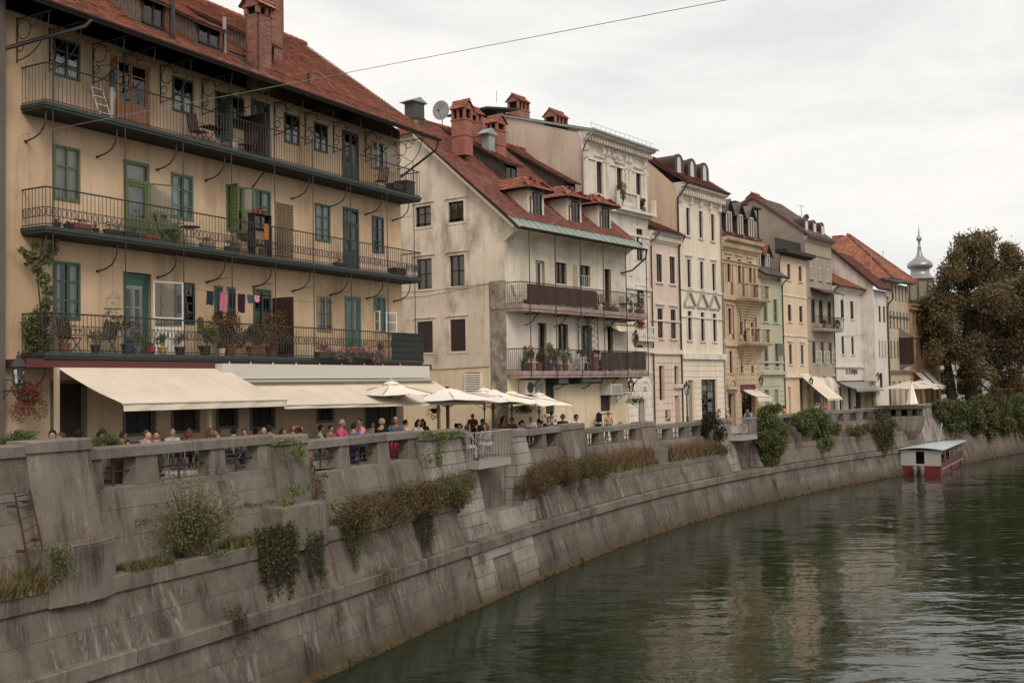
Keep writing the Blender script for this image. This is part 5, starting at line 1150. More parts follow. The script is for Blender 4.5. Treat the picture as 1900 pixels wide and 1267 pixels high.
shaft(b3.r,948,982,168,219,6.9,BRC,T_DM,along='x',d=.9,bld=b3,hh=.5); shaft(b3.r,1017,1053,195,227,3.2,BRC,T_DM,along='x',d=.9,bld=b3,hh=.45)
MB().tube([(b3.pix(922,222,9)[0],9,26.4),(b3.pix(922,222,9)[0],9,27.2)],.02,4).build('aerial',DP,b3.r)
# ---- pink house
w4=[([(1214.6,471,1226,524.5),(1238.6,476,1250.6,528)],dict(fm=WD,curtain=.5,rows=(.6,),trim=TR_W,tw=.12,sill=TR_W)),
    ([(1216.3,571,1228,627),(1241,574.6,1252,629)],dict(fm=WD,curtain=.5,rows=(.6,),trim=TR_W,tw=.12,sill=TR_W,hood=TR_W))]
b4=house('pink_house','narrow pink house with low tiled roof, squeezed between the white and cream houses',1207,1262,17.0,P4,w4)
g4=[b4.rect(1219.5,678.6,1230.5,742,inn=.1),b4.rect(1248,679,1257,713,inn=.1)]; d4=b4.rect(1249,733.6,1259,795,inn=.1); d4=(d4[0],d4[1],GZ,d4[3])
finish(b4,g4+[d4]); 
for x in g4: window(b4.r,x,WD,rows=(.5,),cols=1,y=.2)
door(b4.r,d4,GRF,cols=1,solid=True,y=.35)
cornice(b4,17.35,h=.7,out=.5,m=TR_W); string(b4,9.65,h=.3,out=.2,m=TR_W); string(b4,11.6,h=.12); rust(b4,GZ+.2,9.2,11,g4+[d4]); MB().box(d4[0]-.2,d4[1]+.25,-.25,0,d4[3]+.5,d4[3]+.75).build('door_hood',P4,b4.r)
saddle(b4,.55,17.4,5,20.0,T_RED,24,28); MB().tube([(b4.W-.1,-.6,17.3),(b4.W-.05,-.3,16.9),(b4.W-.02,-.08,16.6),(b4.W-.02,-.08,4.3)],.045,6).build('downpipe',METB,b4.r); MB().tube([(0.1,-.12,16.4),(.1,-.12,4.3)],.05,6).build('downpipe',METB,b4.r)
MB().tube([(.1,-.12,16.6),(.25,-.5,17.0),(.45,-.6,17.25)],.05,6).build('downpipe',METB,b4.r)
ps=b4.rect(1234,760.5,1244,781,inn=-.03); T=thing('poster','black and white graffiti poster on the wall of the pink house','poster',(*b4.f.w(ps[0],-.03)[:2],ps[2]),b4.f.ang)
k=MB().box(0,ps[1]-ps[0],-.01,.0,0,ps[3]-ps[2],1); rg=random.Random(2); W_=ps[1]-ps[0]; H_=ps[3]-ps[2]
for i in range(7): 
    pts=[(rg.uniform(.08,.92)*W_,-.014,rg.uniform(.06,.94)*H_) for _ in range(4)]; k.tube(pts,.03,3)
k.build('print',[flat('poster_white',rgb('b5b2a8'),.8),flat('poster_black',rgb('2a2826'),.8)],T)
# ---- cream house with pediments
w5=[([(1269,385,1277.5,438),(1293,392,1301,444),(1315.4,398,1323,448)],dict(fm=WD,curtain=.25,rows=(.55,),trim=TR_W,tw=.14,tp=.06,sill=TR_W)),
    ([(1271,480.7,1279.5,533.8),(1295,485.6,1302.7,537.5),(1317.4,489.8,1325,540.6)],dict(fm=WD,curtain=.25,rows=(.62,),trim=TR_W,tw=.12,tp=.06,sill=TR_W,hood=TR_W)),
    ([(1272,577,1281.4,631),(1296.6,579.5,1304.6,633),(1319,582,1327,634)],dict(fm=WD,curtain=.25,rows=(.62,),trim=TR_W,tw=.14,tp=.06,sill=TR_W))]
b5=house('cream_pediment_house','tall cream house with triangular window pediments and three round-headed dormers',1262,1341,20.7,P5,w5,depth=12)
sh=b5.rect(1298,704,1329.6,790,inn=.1); sh=(sh[0],sh[1],GZ+.3,sh[3]); do=b5.rect(1273,705,1286,790,inn=.1); do=(do[0],do[1],GZ,do[3])
finish(b5,[sh,do]); cornice(b5,21.05,h=1.0,out=.75,m=TR_W); string(b5,13.9,m=TR_W); string(b5,9.45,h=.4,out=.25,m=TR_W); string(b5,12.0,h=.1,m=TR_W); rust(b5,GZ+.2,9.0,12,[sh,do])
k=MB(); 
for x in b5.rows[2][0]:
    c=(x[0]+x[1])/2; z=x[3]+.35
    for s in (-1,1): k.hexa([(c+s*.8,-.16,z),(c,-.16,z+.95),(c,0,z+.95),(c+s*.8,0,z),(c+s*.8,-.16,z+.2),(c,-.16,z+1.18),(c,0,z+1.18),(c+s*.8,0,z+.2)])
    k.box(c-.82,c+.82,-.1,0,z-.1,z+.03)
k.build('pediments',plaster('grey_stucco_trim','aaa294','8d8577'),b5.r,kind=None)
for row in b5.rows[:1]:
    k=MB()
    for i in range(5): x=.3+i*(b5.W-.6)/4; k.box(x-.1,x+.1,-.25,0,19.75,20.3); k.ball((x,-.14,20.0),.13,6,4)
    k.build('cornice_brackets',TR_W,b5.r)
door(b5.r,do,flat('grey_board_door',rgb('8a8070'),.7),cols=1,solid=True,y=.15)
# shop window with a display
SHM=flat('dark_red_shopfront',rgb('3a1a17'),.5)
sw=window(b5.r,sh,SHM,cols=2,rows=(.74,),t=.12,y=.15); k=MB(); rg=random.Random(4)
cl=[flat('toy_red','a8202a'),flat('toy_yellow','c9b13a'),flat('toy_white','d8d4cc'),flat('toy_green','3f7a4a'),flat('toy_blue','3a5c94')]
for i in range(34):
    x=rg.uniform(sh[0]+.2,sh[1]-.2); z=rg.uniform(sh[2]+.15,sh[3]-.9); k.ball((x,.34,z),rg.uniform(.06,.15),7,5,rg.randrange(5),(1,.6,rg.uniform(.8,1.8)))
for i in range(9): x=sh[0]+.5+i*.17; k.tube([(x,.2,sh[3]-.75),(x+.12,.2,sh[3]-.45),(x+.2,.2,sh[3]-.75)],.025,4,rg.randrange(1,5))
k.box(sh[0]+1.4,sh[0]+2.2,.2,.22,sh[3]-1.3,sh[3]-.95,2); k.box(sh[0]+1.4,sh[0]+2.0,.2,.22,sh[3]-2.3,sh[3]-1.6,2); k.ball((sh[0]+1.7,.19,sh[3]-1.9),.15,6,4,4)
k.build('shop_display',cl,sw)
mb=MB(); mb.add([(0,.02,GZ),(0,12,GZ),(0,12,23.1),(0,2.4,23.0),(0,.02,20.75)],[(4,3,2,1,0)]); mb.build('side_wall',P5S,b5.r)
k=MB(); k.prismx([(-.75,21.07),(2.4,23.25),(12,23.5),(12,22.9),(2.4,23.0),(-.75,20.9)],-.12,b5.W+.05); rf5=k.build('roof',METB,b5.r)
tiles('roof_tiles',(-.12,-.75,21.1),(b5.W+.17,0,0),(0,3.15,2.18),34,18,T_RED,rf5,th=.025); tiles('roof_tiles',(-.12,2.4,23.28),(b5.W+.17,0,0),(0,9.6,.25),34,30,T_RED,rf5)
for i in range(3):
    u=b5.pix((1246,1272,1295)[i]+6,325,1.6)[0]; 
    u=.55+1.95*i
    zb=22.0; k=MB(); W2=1.15; n=10; q0=.35; arc=[(u+W2/2+W2/2*math.cos(a),zb+.6+W2/2*math.sin(a)) for a in np.linspace(0,math.pi,n)]
    prof=[(u+W2,zb-.8)]+arc+[(u,zb-.8)]
    k.prism(prof,q0+.15,q0+3.4); k.prism([((x-u-W2/2)*1.1+u+W2/2,(z-zb)*1.04+zb) for x,z in prof],q0,q0+.2); o=k.build('round_dormer',METB,b5.r)
    k=MB(); k.prism([((x-u-W2/2)*.42+u+W2*.42,(z-zb-.3)*.8+zb+.3) for x,z in prof[1:-1]]+[(u+W2*.21,zb-.1),(u+W2*.63,zb-.1)],q0-.03,q0+.0); k.build('window',GLASS if False else flat('pale_pane',rgb('b9bcb8'),.15),o)
MB().tube([(.1,-.85,21.0),(-.1,-.6,20.5),(-.08,-.1,20.0),(-.06,-.08,9.6),(-.06,-.08,4.3)],.055,6).build('downpipe',DP,b5.r); MB().tube([(b5.W-.05,-.08,20),(b5.W-.05,-.08,4.3)],.045,6).build('downpipe',LEAD,b5.r)
gutter(b5.r,-.1,b5.W+.1,-.8,21.05,METB)
# ---- ochre stucco house with corbelled corner balconies
w6=[([(1345,477.5,1353,525),(1365,481,1372.4,529),(1385.4,485,1392.5,526)],dict(fm=WD,curtain=.25,rows=(.6,),trim=P6,tw=.15,tp=.07,hood=P6)),
    ([(1347.5,572,1354.6,621.6),(1368,574,1376,622),(1389,576,1395.7,620.6)],dict(fm=WD,curtain=.4,rows=(.6,),trim=P6,tw=.15,tp=.07,hood=P6)),
    ([(1351,659,1356.5,698),(1371,671,1377,699.4),(1391,674,1396,697.7)],dict(fm=WD,curtain=.2,rows=(.5,),cols=1,trim=P6,tw=.12,sill=P6))]
b6=house('ochre_bay_house','ochre stucco house with two sculpted stone balconies and three gabled dormers',1341,1409,17.6,P6,w6)
b6.rows[2]=([ (a,b_,8.1,9.7) for a,b_,_,_ in b6.rows[2][0]],b6.rows[2][1]); b6.ops=[x for rs,_ in b6.rows for x in rs]
d6=b6.rect(1348.4,731,1361.4,790,inn=.1); d6=(d6[0],d6[1],GZ,d6[3]); s6=b6.rect(1373,730,1399,790,inn=.1); s6=(s6[0],s6[1],GZ+.1,s6[3])
finish(b6,[d6,s6]); door(b6.r,d6,WD,cols=2,low=.6,trim=GRF,y=.3); window(b6.r,s6,WD,cols=2,rows=(.75,),y=.25,t=.1)
cornice(b6,18.0,h=.9,out=.6); cornice(b6,16.4,h=.3,out=.2,dent=False); string(b6,13.7,h=.25,out=.2); string(b6,10.3,h=.25,out=.2); rust(b6,GZ+.2,10.0,14,b6.ops+[d6,s6])
BRQ=mat('brick_quoin',rgb('8c5642'),.9,rgb('6f4334'),4,.7)
for (z0,z1) in ((10.6,13.3),(13.9,16.2)):
    k=MB()
    for x in (.15,1.7,3.7,5.75):
        for i in range(int((z1-z0)/.12)): k.box(x-.14,x+.14,-.05,0,z0+i*.12,z0+i*.12+.1)
    k.build('brick_pilasters',BRQ,b6.r,kind='stuff')
k=MB(); k.tube([(d6[0]+.5+.62*math.cos(a),-.12,d6[3]+.55+.5*math.sin(a)) for a in np.linspace(0,math.pi,10)],.09,5); k.box(d6[0]-.35,d6[1]+.35,-.3,0,d6[3]+.35,d6[3]+.55); k.ball((d6[0]+.5,-.08,d6[3]+.7),.22,8,5); k.build('door_pediment',P6,b6.r)
for (zb_,tag_) in ((13.65,''),(10.35,'')):
    k=MB(); a,c=2.0,b6.W-.25; k.box(a,c,-1.15,0,zb_-.22,zb_); k.box(a-.06,c+.06,-1.22,0,zb_-.1,zb_)
    for i in range(8):
        f0=i/8; f1=(i+1)/8; k.box(a+.1+f1*.9,c-.1-f1*.9,-1.05*(1-f1**.6)-.05,0,zb_-.22-1.5*f1,zb_-.22-1.5*f0)
    for x in (a+.12,(a+c)/2-.15,c-.42): k.box(x,x+.3,-1.12,-.85,zb_,zb_+.95); k.box(x-.04,x+.34,-1.16,-.8,zb_+.95,zb_+1.03)
    k.box(a,c,-1.15,-.95,zb_+1.0,zb_+1.06)
    o=k.build('stone_balcony',P6,b6.r); k=MB()
    for x0_,x1_ in ((a+.42,(a+c)/2-.15),((a+c)/2+.15,c-.42)):
        n=7
        for i in range(n): x=x0_+(x1_-x0_)*(i+.5)/n; k.tube([(x,-1.0,zb_),(x+.07,-1.06,zb_+.3),(x-.06,-1.06,zb_+.6),(x,-1.0,zb_+1.0)],.015,4)
    k.build('iron_panel',IRON,o)
# mansard with gabled dormers
k=MB(); k.prismx([(-.55,18.0),(-.1,18.25),(1.3,20.9),(5,22.0),(9,20.5),(9,18)],-.02,b6.W+.02); rf=k.build('roof',T_DK,b6.r)
tiles('roof_tiles',(-.02,-.1,18.28),(b6.W+.04,0,0),(0,1.4,2.65),34,16,T_RED,rf); tiles('roof_tiles',(-.02,1.3,20.93),(b6.W+.04,0,0),(0,3.7,1.1),34,16,T_RED,rf)
def gabledormer(par,u0,u1,qf,z0,zt,zp,depth,wm,tm,fm=WHITE,nm='gabled_dormer',ov=.2,open_=False):
    k=MB(); k.box(u0,u1,qf,qf+depth,z0,zt); mx=(u0+u1)/2; k.prism([(u0,zt),(u1,zt),(mx,zp-.12)],qf+.05,qf+depth); o=k.build(nm,wm,par)
    k=MB(); a,b_=u0+.18,u1-.18; MB().box(a,b_,qf-.012,qf+.01,z0+.15,zt-.05).build('window_dark',DARK,o)
    k.box(a,a+.07,qf-.05,qf-.01,z0+.1,zt-.05); k.box(b_-.07,b_,qf-.05,qf-.01,z0+.1,zt-.05); k.box(mx-.03,mx+.03,qf-.05,qf-.01,z0+.1,zt-.05); k.box(a,b_,qf-.05,qf-.01,zt-.12,zt-.05); k.quad((a,qf-.016,z0+.12),(b_,qf-.016,z0+.12),(b_,qf-.016,zt-.1),(a,qf-.016,zt-.1),1); k.build('window',[fm,GLASS],o)
    s=(zp-zt)/(mx-u0); a,b_=u0-ov,u1+ov; ze=zt-ov*s
    tiles('dormer_tiles',(a,qf+depth,ze+.03),(0,-depth-ov,0),(mx-a,0,zp-ze),max(4,int(depth/.2)),6,tm,o); tiles('dormer_tiles',(b_,qf-ov,ze+.03),(0,depth+ov,0),(mx-b_,0,zp-ze),max(4,int(depth/.2)),6,tm,o)
    k=MB(); 
    for s_ in (a,b_): k.hexa([(s_,qf-ov,ze-.1),(mx,qf-ov,zp-.1),(mx,qf-ov+.06,zp-.1),(s_,qf-ov+.06,ze-.1),(s_,qf-ov,ze+.03),(mx,qf-ov,zp+.04),(mx,qf-ov+.06,zp+.04),(s_,qf-ov+.06,ze+.03)])
    k.build('barge_board',WD,o); return o
RBW=flat('dark_red_boards',rgb('47241f'),.8,col2=rgb('331a16'),scale=5); T_GY=tilemat('grey_roof_tiles','7d746b','665e56','463f39')
for i in range(3): gabledormer(b6.r,.5+1.95*i,1.75+1.95*i,-.15,18.35,20.0,20.85,2.5,RBW,T_GY)
# ---- green house
w7=[([(1413,554,1422,596.6),(1432,554,1440.4,599)],dict(fm=flat('faded_green_frame',rgb('6f7a5a'),.6),curtain=1,rows=(.4,),trim=P7,tw=.1,sill=P7)),
    ([(1415,637,1423.3,680.5),(1434.8,637,1443.4,680.5)],dict(fm=GRF,curtain=1,rows=(.4,),trim=P7,tw=.1,sill=P7))]
b7=house('green_house','low pale green house with small dormers and a dark grey tiled roof',1409,1451,15.4,P7,w7)
g7=[b7.rect(1416.5,723,1425,775,inn=.1),b7.rect(1434.8,722.6,1442,790,inn=.1)]; g7=[(a,c,GZ+.05,z) for a,c,_,z in g7]; finish(b7,g7)
for x in g7: door(b7.r,x,GRN_M,cols=1,low=.3,y=.3,trim=P7)
string(b7,9.0,h=.15,out=.1); string(b7,8.2,h=.25,out=.3); rust(b7,GZ+.2,7.4,8,g7); string(b7,12.0,h=.08,out=.05)
shutter(b7.r,b7.rows[1][0][1][1],b7.rows[1][0][1][2]+.9,b7.rows[1][0][1][3],.45,GRF,-60,slats=8)
saddle(b7,.6,15.75,5,19.6,T_GY,26,30); gutter(b7.r,-.05,b7.W+.05,-.65,15.7,DP)
for u in (.35,2.1): gabledormer(b7.r,u,u+1.1,.35,16.4,17.6,18.35,2.6,DS,T_DM)
MB().tube([(b7.W-.1,-.65,15.65),(b7.W,-.3,15.4),(b7.W+.05,-.08,15.1),(b7.W+.05,-.08,4.3)],.05,6).build('downpipe',DP,b7.r)
# ---- peach house (roof terrace behind parapet)
w8=[([(1457.3,488.5,1464.6,520),(1478.8,494.6,1485.5,523.5)],dict(fm=WGR,curtain=.9,rows=(.5,),trim=TR_W,tw=.1,sill=TR_W)),
    ([(1458.8,564.8,1466.6,597),(1480,567.8,1487,598.4)],dict(fm=WD,curtain=.1,rows=(.6,),trim=TR_W,tw=.1,sill=TR_W)),
    ([(1461,639,1467.8,675.7),(1482.5,640,1489.4,675.7)],dict(fm=WGR,curtain=.8,rows=(.5,),trim=TR_W,tw=.1,sill=TR_W,hood=TR_W))]
b8=house('peach_house','peach coloured house with a glazed roof terrace and a striped-shadow awning below',1451,1498,17.7,P8,w8)
d8=b8.rect(1460.5,717.7,1467,790,inn=.1); d8=(d8[0],d8[1],GZ,d8[3]); s8=b8.rect(1481.3,703,1494.7,790,inn=.1); s8=(s8[0],s8[1],GZ,s8[3]); finish(b8,[d8,s8]); b8.r['label']='peach coloured house with a roof terrace behind a dark eave, beside the green house'
door(b8.r,d8,WD,cols=1,low=.4,y=.3); string(b8,14.5,h=.15,out=.06,m=TR_W); string(b8,11.2,h=.12,out=.08,m=TR_W); string(b8,7.9,h=.2,out=.25,m=TR_W)
shutter(b8.r,s8[0]+.05,s8[2],s8[3],s8[1]-s8[0]-.1,flat('grey_roller',rgb('57524d'),.6),0,y=.3,name='roller_grille',slats=22)
k=MB(); k.box(-.3,b8.W+.4,-.75,.3,17.75,17.95); k.box(-.3,b8.W+.4,-.72,.3,17.95,18.05)
for x in np.arange(-.1,b8.W+.3,.5): k.box(x,x+.1,-.65,0,17.6,17.75)
k.build('eave',WOOD_D,b8.r); MB().tube([(-.05,-.05,17.6),(-.3,.1,15)],.04,5).build('downpipe',DP,b8.r)
k=MB(); k.box(.1,b8.W,.4,.45,18.05,19.1); k.build('terrace_netting',flat('green_net',rgb('2e352b'),.9),b8.r)
MB().box(-.0,b8.W,4.0,9,17.5,19.6).build('rear_storey',P9,b8.r); MB().box(-3.4,-.1,1.6,6,17,18.9).build('terrace_wall',P9,b8.r); MB().box(-3.5,0,1.5,6.1,18.9,19.02).build('terrace_coping',METB,b8.r)
k=MB()
for x in (-4.5,-1.6,.0): k.box(x,x+.1,1.8,1.9,18.9,21.6)
k.box(-4.7,.3,1.6,5,21.5,21.62); k.box(-4.5,-4.4,1.7,5,18.9,21.5); k.box(-4.4,.1,4.9,5,18.9,21.5); k.build('terrace_shelter',flat('dark_shelter',rgb('2f2c2a'),.8),b8.r)
LW=flat('linen_white','c9c5bc',.9)
k=MB()
for i in range(4): x=-4.2+i*.75; k.hexa([(x,1.85,19.6),(x+.5,1.85,19.6),(x+.5,1.9,19.6),(x,1.9,19.6),(x,1.85,20.9),(x+.5,1.85,20.9),(x+.5,1.88,20.9),(x,1.88,20.9)])
o=k.build('laundry',LW); o.parent=None; o.matrix_world=Matrix.Translation(b8.r.location)@Matrix.Rotation(b8.f.ang,4,'Z'); tag(o,'white laundry hanging under the dark shelter on the roof terrace','laundry')
# ---- grey-beige house
w9=[([(1499,477,1506.6,518),(1515.8,481,1523,520.8),(1530.8,484.5,1537.6,524)],dict(fm=WHITE,curtain=.5,rows=(.6,),sill=P9)),
    ([(1502,555.5,1510.5,596),(1516.6,556,1525,605),(1532,559,1541,600)],dict(fm=WD,curtain=.1,rows=(.6,),trim=P9,tw=.12)),
    ([(1504,634,1512,674),(1519.7,634.7,1527,673.4),(1535,636,1542,674)],dict(fm=WGR,curtain=.2,rows=(),cols=1,trim=P9,tw=.12))]
b9=house('grey_beige_house','grey-beige house with a blank grey gable side, a canopied iron balcony and arched dormers',1498,1546,19.4,P9,w9)
g9=[(.5,1.35,GZ+.1,7.0),(2.2,3.3,GZ+.1,7.0),(4.2,5.4,GZ+.1,7.0)]; finish(b9,g9); 
for x in g9: window(b9.r,x,WGR,cols=1,rows=(),y=.3,trim=P9,tw=.1)
cornice(b9,19.75,h=.5,out=.45,dent=False); string(b9,18.3,h=.1); string(b9,14.6,h=.1,out=.08); string(b9,10.9,h=.1,out=.08); string(b9,8.0,h=.25,out=.25)
balcony(b9.r,1.0,5.9,11.85,.95,P9,IRON,slab=.2,rail=1.05,sp=.14)
MB().hexa([(.8,-1.15,14.9),(6.2,-1.15,14.9),(6.2,0,15.35),(.8,0,15.35),(.8,-1.15,14.97),(6.2,-1.15,14.97),(6.2,0,15.42),(.8,0,15.42)]).build('balcony_canopy',METB,b9.r)
k=MB(); 
for x in (.9,3.4,6.0): k.tube([(x,-1.0,11.85),(x,-1.0,14.9)],.025,4)
k.build('canopy_post',IRON,b9.r)
for x in b9.rows[2][0]:
    shutter(b9.r,x[1],x[2],x[3]-.75,.5,WHITE,-75,glassy=True)
pts=[(0,0.02,GZ),(0,13,GZ),(0,13,19.5),(0,9.0,21.6),(0,4.6,23.5),(0,0.02,20.0)]; 
MB().add(pts,[(5,4,3,2,1,0)]).build('side_wall',mat('grey_gable_render',rgb('988b7b'),.93,rgb('6f6558'),.5,.7,rgb('a3988a'),.9,.5,.3,.01,10,spec=.15),b9.r)
k=MB(); k.prismx([(-.5,19.75),(4.6,23.7),(13,19.6),(13,19.3),(4.6,23.4),(-.5,19.6)],-.12,b9.W+.1); rf=k.build('roof',METB,b9.r); tiles('roof_tiles',(.05,-.45,19.8),(b9.W-.05,0,0),(0,5.0,3.9),30,32,T_GY,rf)
MB().prismx([(-.5,19.8),(4.6,23.75),(13,19.65),(13,19.45),(4.6,23.5),(-.5,19.6)],-.14,.1).build('verge_sheet',flat('red_verge_sheet',rgb('6e2f28'),.6),rf)
for i in range(3):
    u=.7+1.9*i; k=MB(); zb=20.1; arc=[(u+.5+.5*math.cos(a),zb+.9+.45*math.sin(a)) for a in np.linspace(0,math.pi,8)]; k.prism([(u+1,zb-.4)]+arc+[(u,zb-.4)],.3,2.6); o=k.build('round_dormer',METB,b9.r)
    k=MB(); k.box(u+.22,u+.78,.26,.29,zb+.1,zb+1.0); k.build('window',flat('pale_pane',rgb('b9bcb8'),.15),o)
shaft(b9.r,1397,1417,354,377,4.3,BRC,T_DM,along='x',d=1.0,bld=b9,hh=.35)
ax,az=b9.pix(1488,430,4.0); T=thing('roof_aerial','tall thin television aerial on the roof of the grey-beige house','aerial',(*b9.f.w(ax,4.0)[:2],0),b9.f.ang)
zt_=b9.pix(1486,381,4.0)[1]; k=MB().tube([(0,0,22.9),(0,0,zt_)],.03,4); k.build('mast',LEAD,T); MB().tube([(-1.0,0,zt_-.1),(1.6,.3,zt_+.12)],.02,4).tube([(0,0,zt_-1.0),(.9,.2,zt_-.9)],.018,4).build('crossbar',LEAD,T)
# ---- white shop house
w10=[([(1557.4,556.8,1564.5,590.5),(1575.5,557.6,1582.4,592.6)],dict(fm=WD,curtain=.25,rows=(.3,),sill=TR_W)),
     ([(1559,623.4,1565,656),(1577.6,625,1583,659)],dict(fm=WD,curtain=.2,rows=(.3,),sill=TR_W))]
b10=house('white_shop_house','white two-window-wide house with shop sign letters over its ground floor',1546,1599,15.6,P10,w10)
g10=[(1.0,2.1,GZ+.1,6.9),(3.3,4.6,GZ+.1,6.9),(5.3,7.6,GZ+.1,6.9)]; finish(b10,g10)
for x in g10: window(b10.r,x,WD,cols=1,rows=(),y=.25)
string(b10,8.75,h=.2,out=.2,m=TR_W); string(b10,7.35,h=.12,out=.15,m=WD); cornice(b10,15.85,h=.4,out=.5,dent=False,m=TR_W)
saddle(b10,.6,15.9,5,19.0,T_OR,30,24); MB().tube([(.1,-.6,15.8),(.05,-.3,15.5),(.05,-.08,15.1),(.05,-.08,4.3)],.05,6).build('downpipe',DP,b10.r)
def sign(text,size,loc,rz,m,label,vertical=False,par=None,extr=.01):
    c=bpy.data.curves.new('sign_text','FONT'); c.body='\n'.join(text) if vertical else text; c.size=size; c.extrude=extr; c.align_x='CENTER'; c.space_line=.82 if vertical else 1
    if len(text)>3: c.offset=.012*size
    tmp=bpy.data.objects.new('tmp',c); COL.objects.link(tmp); dg=bpy.context.evaluated_depsgraph_get(); me=bpy.data.meshes.new_from_object(tmp.evaluated_get(dg)); bpy.data.objects.remove(tmp)
    me.materials.clear(); me.materials.append(m); me.transform(Matrix.Rotation(R(90),4,'X')); o=ob('sign_lettering',me,par,loc,rz)
    if label: tag(o,label,'sign')
    return o
x,z=b10.pix(1581,693,-.06); sign('D. ČUNJAK',.62,b10.f.w(x,-.08,z-.02),b10.f.ang,flat('sign_dark',rgb('35302c'),.7),'dark shop letters D. ČUNJAK on the white house above the grey awning')
# ---- white gabled house standing forward
w11=[([(1628,567,1633.4,598),(1636.5,569,1641,599)],dict(fm=WD,curtain=0,rows=(.5,),cols=1)),([(1628.5,631,1632,664),(1634,632,1637,665),(1639.5,633,1642.5,666)],dict(fm=WGR,curtain=.5,rows=(),cols=1)) ]
b11=house('white_gable_house','weathered white house standing forward with a stained gable and vertical shop letters',1622,1647,15.9,P10,w11,off=1.25)
g11=[b11.rect(1630,692,1636,725,inn=.1)]; finish(b11,g11); window(b11.r,g11[0],DP,cols=2,rows=(.33,.66),y=.02,panes=False)
P11=plaster('weathered_white','d8d2c6','b9b1a3','6b645a',.7,.6,.5,.9,.01,.4)
MB().add([(0,.01,GZ),(0,14,GZ),(0,14,16.5),(0,7.3,23.0),(0,.01,16.3)],[(4,3,2,1,0)]).build('side_wall',P11,b11.r)
k=MB(); k.prismx([(-.6,15.95),(7.3,23.25),(15,16),(15,15.8),(7.3,23.0),(-.6,15.8)],-.25,.6); k.prismx([(-.6,15.95),(3.5,19.74),(3.5,19.5),(-.6,15.8)],.6,b11.W); k.build('roof',METB,b11.r)
tiles('roof_tiles',(-.25,-.55,16.05),(.8,0,0),(0,7.8,7.2),5,40,T_DK,b11.r); tiles('roof_tiles',(.6,-.55,16.05),(b11.W-.6,0,0),(0,4.0,3.7),14,22,T_DK,b11.r)
MB().tube([(b11.W-.1,-.6,15.8),(b11.W-.3,-.7,15.2),(b11.W-.5,-.3,14.7),(b11.W-.2,-.08,14.3),(b11.W-.2,-.08,4.3)],.07,6).build('downpipe',DP,b11.r)
k=MB()
for i in range(22): k.box(b11.W-.12,b11.W+.25,-.08,0,5+i*.48,5+i*.48+.38)
k.build('quoin_stones',GRF,b11.r,kind=None)
sx,sz=F(*b11.f.w(0,0)[:2],-.804,.595).pix(1619,718); sgn=sign('ANTIKVARIAT',.34,(0,0,0),0,flat('sign_dark',rgb('35302c'),.7),'dark vertical shop letters running down the flank of the forward white house',vertical=True)
ax_,ay_,_=b11.f.w(-.04,max(.3,sx)); sgn.location=(ax_,ay_,7.0); sgn.rotation_euler=(0,0,b11.f.ang-math.pi/2)
MB().box(-.02,-.005,.05,1.1,GZ,7.3).build('green_flank_paint',plaster('yellow_green_paint','a9a36c','949060'),b11.r)
# ---- beige house with big orange roof and dark oriel
w12=[([(1652,521,1655.5,556),(1658.5,525,1662,558),(1665,529,1668.5,560),(1671,532,1674.5,562),(1677.5,536,1681,564)],dict(fm=WGR,curtain=1,rows=(),cols=1)),
     ([(1648.5,573,1652.5,607),(1655,575,1659,609),(1661.5,578,1665.5,611),(1667.5,580,1671.5,613),(1674,582,1678,614),(1680,584,1683.5,615)],dict(fm=WGR,curtain=1,rows=(),cols=1)),
     ([(1650,632,1654,665),(1656.5,632,1660.5,666),(1663,633,1666.5,666)],dict(fm=WGR,curtain=1,rows=(),cols=1))]
b12=house('orange_roof_house','long beige house with a steep orange hipped roof and a dark wooden oriel',1647,1686,17.2,P12,w12)
g12=[(1.0,1.9,GZ,7.2),(3.0,3.9,GZ,7.2),(5.0,5.9,GZ,7.2),(6.6,7.5,GZ,7.2)]; finish(b12,g12)
for x in g12: door(b12.r,x,WGR,cols=1,low=.3,y=.3)
string(b12,13.9,h=.2,out=.1,m=GRF); string(b12,8.3,h=.3,out=.25,m=GRF); 
o=b12.rect(1667,623,1693,678,inn=-1.3); o=(3.9,min(8.3,o[1]),8.9,11.7)
k=MB(); k.box(o[0],o[1],-1.3,0,o[2],o[3]); n=9
for i in range(n+1): x=o[0]+(o[1]-o[0])*i/n; k.box(x-.04,x+.04,-1.36,-1.3,o[2],o[3])
for z in (o[2],o[2]+1.3,o[3]-.1): k.box(o[0]-.04,o[1]+.04,-1.38,-1.3,z,z+.1); k.box(o[0]-.06,o[0],-1.36,0,z,z+.1)
ol=k.build('oriel',WOOD_D,b12.r); MB().prismx([(-1.5,o[3]+.05),(0,o[3]+1.0),(0,o[3]+.05)],o[0]-.1,o[1]+.1).build('oriel_roof',LEAD,ol); MB().prismx([(-1.3,o[2]),(0,o[2]-.5),(0,o[2])],o[0],o[1]).build('oriel_corbel',GRF,ol)
k=MB(); u0_,u1_=-.7,b12.W+.5; E=17.55; Rr=23.1; q=5.6
A=[(u0_,-.9,E),(u1_,-.9,E),(u1_,12.1,E),(u0_,12.1,E)]; ra,rb2=(u0_+5.9,q,Rr),(u0_+6.4,q,Rr)
k.add(A+[ra,rb2],[(0,1,5,4),(1,2,5),(2,3,4,5),(3,0,4),(3,2,1,0)]); rf=k.build('roof',METB,b12.r)
tiles('roof_tiles',(u0_,-.88,E+.02),(u1_-u0_,0,0),(0,q+.88,Rr-E),50,34,T_OR,rf,clip=lambda c,d,lu,ld: c>5.9*d/ld and c<lu-(lu-6.4)*d/ld)
tiles('roof_tiles',(u0_,12.1,E+.02),(0,-13.0,0),(5.9,0,Rr-E),56,36,T_OR,rf,clip=lambda c,d,lu,ld: c>6.5*d/ld and c<lu-6.5*d/ld)
